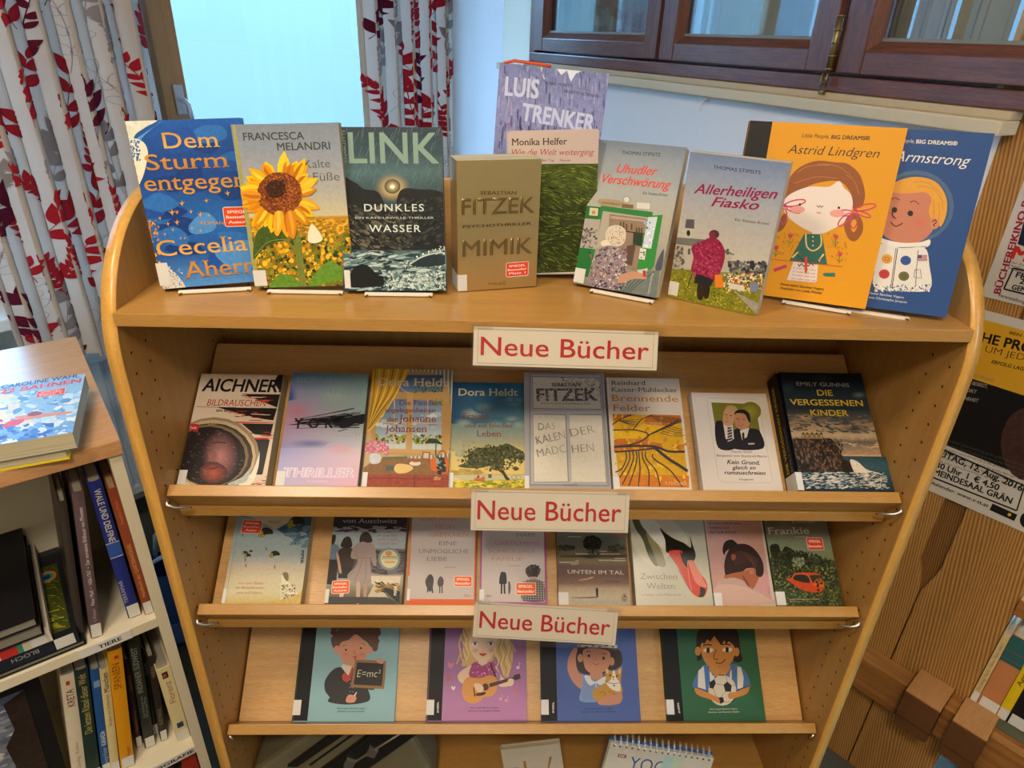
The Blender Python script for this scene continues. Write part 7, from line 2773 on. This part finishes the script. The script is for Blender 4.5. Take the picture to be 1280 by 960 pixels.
b = book('book', ML @ basis(Vector((-.056, -.031, 1.0215)) - ri_ * .135, ri_, up_, (0, 0, 1)), .135, .214, .028, 'a9c4d8',
         'light blue paperback with a swimmer in red on top of the left bookcase', 'soft', a, pages='c4b898')
sticker_art(b, .028, a.k, .068, .143, .110, .167, ['SPIEGEL', 'Bestseller', 'Platz 1'], c='dc3c20')

# ------------------------------------------------------------------ blue bag on the floor
bgm = plain('bag_blue', '244f8c', .6, mottle=.12, scale=14)
bag = empty('bag', Matrix.Translation((-.955, .66, 0)) @ Matrix.Rotation(R(20), 4, 'Z'), 'blue fabric bag with pale blue handles on the floor between the two bookcases', 'bag')
m = MB()
for k, (sx, sy, z) in enumerate(((.15, .09, .0), (.16, .10, .04), (.158, .09, .14), (.15, .07, .20), (.145, .055, .24))):
    for i in range(24):
        t = 2 * pi * i / 24
        f = lambda v: math.copysign(abs(v) ** .45, v)
        m.v.append((sx * f(cos(t)) + .004 * sin(5 * t + k), sy * f(sin(t)) + .005 * sin(7 * t + 2 * k), z))
for k in range(4):
    for i in range(24):
        a_, b_ = k * 24 + i, k * 24 + (i + 1) % 24
        m.f.append((a_, b_, b_ + 24, a_ + 24))
        m.sm.append(True)
m.f.append(tuple(reversed(range(24))))
m.sm.append(False)
m.build('body', bgm, bag)
hmn = plain('handle_blue', '9fc0dc', .5)
for sy in (-.05, .05):
    pts = [(-.08, sy, .235), (-.07, sy * 1.2, .30), (-.02, sy * 1.5, .335), (.03, sy * 1.5, .335), (.08, sy * 1.2, .30), (.09, sy, .235)]
    MB().tube(pts, .006, 8).build('handle', hmn, bag)
m = MB().box((-.14, -.104, .03), (.14, -.098, .10))
m.build('pocket', plain('bag_light', '4f86c8', .6), bag)

# ------------------------------------------------------------------ plank wall on the right
PINE = wood('old_pine', 'b5854a', '865c28', axis=2, scale=1.0, stretch=26, rough=.45, ring=110, pores=.12, bump=.25, dist=3.2)
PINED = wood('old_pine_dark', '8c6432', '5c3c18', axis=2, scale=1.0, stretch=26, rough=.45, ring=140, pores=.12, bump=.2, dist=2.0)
wr = empty('wall_side', MK, kind='structure')
for nm, pl_, mt in (('plank', [(.122, 0), (.282, 0), (.282, .59), (.272, .635), (.262, .66), (.262, CEIL), (.122, CEIL)], PINE),
                    ('plank', [(.2845, 0), (.437, 0), (.437, CEIL), (.302, CEIL), (.302, .66), (.296, .63), (.2845, .59)], PINE)):
    m = MB().prism(pl_, 0, .03, lambda x, z, h: (x, h, z))
    m.build(nm, mt, wr, .0022)
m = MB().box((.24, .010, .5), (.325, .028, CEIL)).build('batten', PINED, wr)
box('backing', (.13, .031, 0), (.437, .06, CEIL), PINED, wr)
box('corner_edge', (.113, .001, 0), (.1225, .05, CEIL), plain('pine_edge_light', 'c2a27c', .5), wr)
# continuation of the wall beyond the shelf niche
box('panel', (.95, 0, 0), (1.5, .03, CEIL), PINE, wr)
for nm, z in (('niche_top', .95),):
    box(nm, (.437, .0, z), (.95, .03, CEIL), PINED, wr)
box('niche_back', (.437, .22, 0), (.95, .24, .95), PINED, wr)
# rustic rail and shelf
RAILX = wood('rail_wood', 'a8743c', '7c4e22', axis=0, scale=3, stretch=12, rough=.4, pores=.15, ring=0)
ENDG = wood('block_end', '6b4424', '4c2e17', axis=0, scale=6, stretch=6, rough=.5, pores=.2, ring=190)
BLT = wood('block_top', 'b98752', '8f6034', axis=1, scale=3, stretch=10, rough=.4, ring=230, pores=.12)
rs_ = empty('rustic_rail', MK, 'rustic wooden rail with two square end blocks on the plank wall', 'wall rail')
box('rail', (.14, -.048, .284), (.343, -.0005, .377), RAILX, rs_, .002)
for x0, x1 in ((.342, .410), (.433, .495)):
    bb = box('block', (x0, -.085, .326), (x1, -.0005, .397), ENDG, rs_, .0015)
    box('block_cap', (x0, -.0852, .3968), (x1, -.0005, .401), BLT, bb, .001)
    box('block_foot', (x0 + .001, -.080, .292), (x1 - .001, -.0005, .3255), ENDG, bb, .001)
box('spacer', (.4105, -.050, .30), (.4325, -.0005, .386), RAILX, rs_, .001)
rs2 = empty('wall_shelf', MK, 'wooden wall shelf with green covered board holding books at the right edge', 'shelf')
box('front_rail', (.4955, -.052, .288), (.95, -.030, .386), RAILX, rs2, .002)
box('shelf_board', (.4375, -.030, .372), (.95, .215, .3945), RAILX, rs2)
box('felt', (.4375, -.0295, .3945), (.95, .215, .3965), plain('green_felt', '4c4a30', .9, mottle=.2, scale=300), rs2)
box('upper_board', (.4375, -.012, .651), (.95, .215, .690), RAILX, rs2, .002)
MKs = MK
GR = 'books on the wall shelf at the right edge'


def kup(x, t, h, c, lab, it, **kw):
    B = basis((x, .0, .397), (0, 1, 0), (0, 0, 1), (1, 0, 0))
    book('book', MK @ B, .13, h, t, c, lab, 'hard', None, spine(t, h, it), (.0015, .03, .01), group=GR, **kw)


kup(.4385, .0125, .196, 'c9b07c', 'narrow cream book standing against the plank on the wall shelf', [('Die Heilige Nacht • Dieser Mann (war)', .7, .036, .17, .0055, '6f5a2c', 0, .0)])
kup(.4520, .0350, .205, 'b8784c', 'terracotta book with a teal title band on the wall shelf', [('box', 0, .135, 1, .205, '2c5a5c'), ('ALBERT', .0, .0, .0, .0, 'ffffff', 0, 0)][:1] + [('box', 0, .166, 1, .167, '8a4c3c'), ('box', 0, .145, 1, .146, '8a4c3c')])
kup(.4880, .0170, .200, 'd8b81c', 'bright yellow book on the wall shelf', [('Agrippa', .7, .10, .16, .008, '2c2410', 0, .01)])
kup(.5060, .0310, .205, '17171a', 'black book right of the yellow one on the wall shelf', [('Der Henker', .65, .08, .17, .011, '8a8a84', 0, 0)])
kup(.5380, .0280, .195, '5c3424', 'brown book beyond the black one on the wall shelf', [])
kup(.5670, .0300, .200, '2c4438', 'dark green book beyond the black one on the wall shelf', [])

# posters, seen past the edge of the bookcase
PW_ = plain('poster_paper', 'b9b3aa', .55, mottle=.02)


def poster(name, s0, s1, z0, z1, label, art):
    r = empty(name, MK, label, 'poster')
    box('sheet', (s0, -.0016, z0), (s1, -.0008, z1), PW_, r)
    art.put('print', r, basis((s0, -.0018, z0), (1, 0, 0), (0, 0, 1), (0, -1, 0)), PRINT())
    return r


w, h = .257, .383
q = [(1203.9, 380.3), (1430.9, 439.5), (1307.6, 677.3), (1124.6, 596.8)]
a = Art(w, h, q, bg='c2bcb2')
a.raw([(0, .206), (w, .206), (w, h - .017), (0, h - .017)], 'c9951f')
a.raw([(0, .108), (w, .108), (w, .252), (0, .252)], '100d0f')
a.raw([(0, .252), (w, .252), (w, .254), (0, .254)], '100d0f')
a.E('3c2620', 1285, 555, 34, 46, 0, .3)
a.T('BEN FOSTER', 1261.7, 417, 1310, 3.7, '3a2c14', y1=429, b=.02)
a.T('THE PROGRAM', 1214, 424, 1348, 12.5, '14100e', y1=455, b=.03)
a.T('UM JEDEN PREIS', 1231, 439.4, 1346, 8.6, '1c1610', y1=466, b=-.012)
a.T('ERFOLG LAG IHM IM BLUT', 1239, 453.6, 1325, 4.6, '14100e', y1=474, b=.02, it=.2)
for k, s_ in enumerate(('ARMSTRONG', 'HAT BESIEGT,', 'SPORT', 'WAHRHEIT')):
    a.T(s_, 1207 - k * 3, 468 + k * 10, 1243 - (0, 9, 22, 20)[k], 4.6, '8f7c4c' if k == 0 else '8a857c', y1=478 + k * 10 - (0, 3, 6, 5)[k], b=.02, it=.2)
for k in range(6):
    a.T('ler ist sich David Walsh sicher: Lance Armstrong ist der größte Betrüger im Radsport der Welt, Doper', 1152 - k * 2.4, 540 + k * 5.2, 1330, 3.0, '4c4844', y1=600 + k * 5.8)
for P0, P1 in (((1160, 553), (1281, 607)), ((1150, 590), (1271, 638)), ((1281, 607), (1271, 638))):
    a.L('17151a', 2.0, [P0, P1], False)
a.T('FREITAG, 12. Aug. 2016', 1163, 563.5, 1277, 7.4, '17151a', y1=614, b=.03)
a.T('19.30 Uhr  I  € 4,50', 1158, 579, 1248, 7.4, '17151a', y1=613, b=.03)
a.T('GEMEINDESAAL GRÄN', 1154, 587, 1264, 7.4, '17151a', y1=629.5, b=.03)
a.T('Veranstaltungskalender: www.v-tt.at', 1122, 587, 1235, 4.4, '24222a', y1=634, b=.015)
a.P('17151a', [(1241, 629), (1272, 643), (1268, 651), (1237, 637)])
a.E('c9a72c', 1262, 643, 2.4, 2)
a.E('17151a', 1284, 650, 9, 10)
poster('film_poster', .175, .432, .822, 1.205, 'film poster with a yellow title band and black picture, lower one on the plank wall', a)

w, h = .236, .392
q = [(1341.8, 61.1), (1622.5, 69.7), (1439.6, 422.7), (1225.7, 369.4)]
a = Art(w, h, q, bg='bdb8b2')
a.T('BÜCHEREIKINO BACHLEITEN', 1250, 368, 1315, 8.6, '8a1438', y1=165, b=.035)
a.P('14294c', [(1272, 305), (1300, 220), (1420, 110), (1500, 330), (1400, 350)])
a.P('0c1a34', [(1272, 305), (1284, 262), (1420, 270), (1400, 340)])
a.T('MAMMA', 1262, 322, 1380, 17, 'b8281c', y1=352, b=.04)
for k, s_ in enumerate(('Der Film über eine', 'Familienurlaub mit', 'Mutter am Meer')):
    a.T(s_, 1262 - k, 328 + k * 4, 1310, 3, '24222a', y1=342 + k * 4.4)
for l_ in ([(1267, 335), (1330, 350)], [(1255, 361), (1330, 380)], [(1267, 335), (1255, 361)]):
    a.L('17151a', 2.2, l_, False)
a.T('FREITAG', 1269, 346, 1318, 7, '17151a', y1=358, b=.035)
a.T('20.00 Uhr', 1274, 354, 1320, 7, '17151a', y1=365, b=.035)
a.T('GEMEINDESAAL', 1264, 361, 1330, 6.5, '17151a', y1=377, b=.035)
a.T('Veranstaltungskalender: www.v-tt.at', 1247, 370, 1340, 4.5, '24222a', y1=396, b=.01)
poster('cinema_poster', .196, .432, 1.228, 1.62, 'white poster with dark red vertical lettering, upper one on the plank wall', a)

# ------------------------------------------------------------------ things on the bottom of the beech bookcase
for x0, x1, mt in ((-.585, .108, BEB), (.425, .482, BEB)):
    box('support_board', (x0, .235, .081), (x1, .245, .50), mt, case)
OL = plain('case_olive', '6c6750', .55, mottle=.08)
BKP = plain('case_black', '121214', .3)
cs = empty('instrument_case', Matrix.Translation((0, .06, 0)), 'olive and black hard case with metal catches under the lowest book row', 'case')
m = MB().prism([(-.583, .187), (-.583, .083), (-.215, .083), (-.190, .15), (-.198, .21), (-.228, .30), (-.27, .355), (-.41, .36)], 0, .10, lambda x, z, h: (x, h, z))
m.build('body', OL, cs, .012)
for q4, dd, nm in (([(-.500, .223), (-.478, .223), (-.340, .36), (-.368, .36)], .008, 'trim_band'), ([(-.535, .10), (-.44, .10), (-.205, .35), (-.300, .35)], .010, 'trim_band')):
    MB().prism(q4, -dd, .002, lambda x, z, h: (x, h, z)).build(nm, BKP, cs, .002)
MB().prism([(-.455, .222), (-.450, .222), (-.33, .345), (-.335, .345)], -.003, 0, lambda x, z, h: (x, h, z)).build('groove', BKP, cs)
for x, z in ((-.3655, .2445), (-.3165, .281)):
    m = MB().prism([(x - .014, z - .008), (x + .004, z - .017), (x + .014, z + .006), (x - .004, z + .016)], -.016, -.009, lambda a_, b_, h: (a_, h, b_))
    m.build('catch', plain('catch_steel', '9a968c', .3, metal=.8), cs, .001)
MB().tube([(-.46, -.011, .148), (-.23, -.011, .362)], .0025, 6).build('hinge_rod', plain('catch_steel', '9a968c', .3, metal=.8), cs)

e1 = Vector((.985, 0, .175))
u1 = Vector((-.17, .25, .95))
u1 = (u1 - e1 * u1.dot(e1)).normalized()
n1 = e1.cross(u1)
hc = Vector((-.047, .08, .237))
a = Art(.129, .15)
a.T('Hamburg', .006, .128, .126, .016, 'b3aa96', it=.4, b=.01)
a.T('Küche', .052, .106, .128, .016, 'b3aa96', it=.4, b=.01)
a.raw([(.042, .0), (.048, .0), (.050, .115), (.044, .115)], '8a6a34')
a.raw([(.09, .07), (.098, .09), (.108, .118), (.102, .119)], '8a6a34')
a.T('LABIRA', .014, .098, .032, .004, '6a4434')
a.T('KOCH', .014, .088, .034, .004, '6a4434')
book('book', basis(hc - u1 * .15 - n1 * .016, e1, u1, n1), .129, .15, .016, 'b5ac98',
     'cream cookery book with pale script title leaning under the lowest book row', 'hard', a)

cu = empty('calendar', None, 'spiral bound white yoga desk calendar under the lowest book row', 'calendar')
e1 = Vector((.972, 0, -.233))
u1 = Vector((.20, .34, .92))
u1 = (u1 - e1 * u1.dot(e1)).normalized()
n1 = e1.cross(u1)
cu.matrix_world = basis(Vector((.191, .08, .263)) - u1 * .118, e1, u1, n1)
for k in range(6):
    box('leaf', (.0, .0 + k * .0002, -.002 * k - .0006), (.243, .118 - k * .0002, -.002 * k), plain('calendar_paper', 'c3bcaa', .6), cu)
box('backing_card', (0, 0, -.0150), (.243, .1215, -.0130), plain('calendar_blue', '2a5a94', .5), cu)
a = Art(.243, .118)
a.T('YOGA', .055, .062, .165, .032, '1f4c7c', b=-.006)
a.raw([(.024, .086), (.043, .086), (.043, .094), (.024, .094)], 'a04038')
a.T('DK', .027, .0875, .040, .005, 'd8cfc0', b=.02)
a.raw([(.128, .072), (.150, .072), (.150, .106), (.128, .106)], '9fbcb4')
a.raw([(.150, .078), (.176, .078), (.176, .108), (.150, .108)], 'b4bfa4')
for k in range(17):
    x = .010 + k * .0139
    a.raw([(x - .0022, .1095), (x + .0022, .1095), (x + .0022, .1140), (x - .0022, .1140)], '2a2724')
a.put('print', cu, Matrix.Translation((0, 0, .0003)), PRINT())
WR = plain('spiral_wire', 'cfccc6', .25, metal=.6)
for k in range(17):
    x = .010 + k * .0139
    for dx in (-.0013, .0013):
        pts = [(x + dx, .112 + .0125 * (1 - cos(t)) * .9, .0012 - .0075 + .0088 * cos(t * 1.0)) for t in [i * pi / 6 for i in range(0, 8)]]
        MB().tube(pts, .0006, 5).build('spiral_ring', WR, cu)
bpy.data.objects.remove(_tmpo)
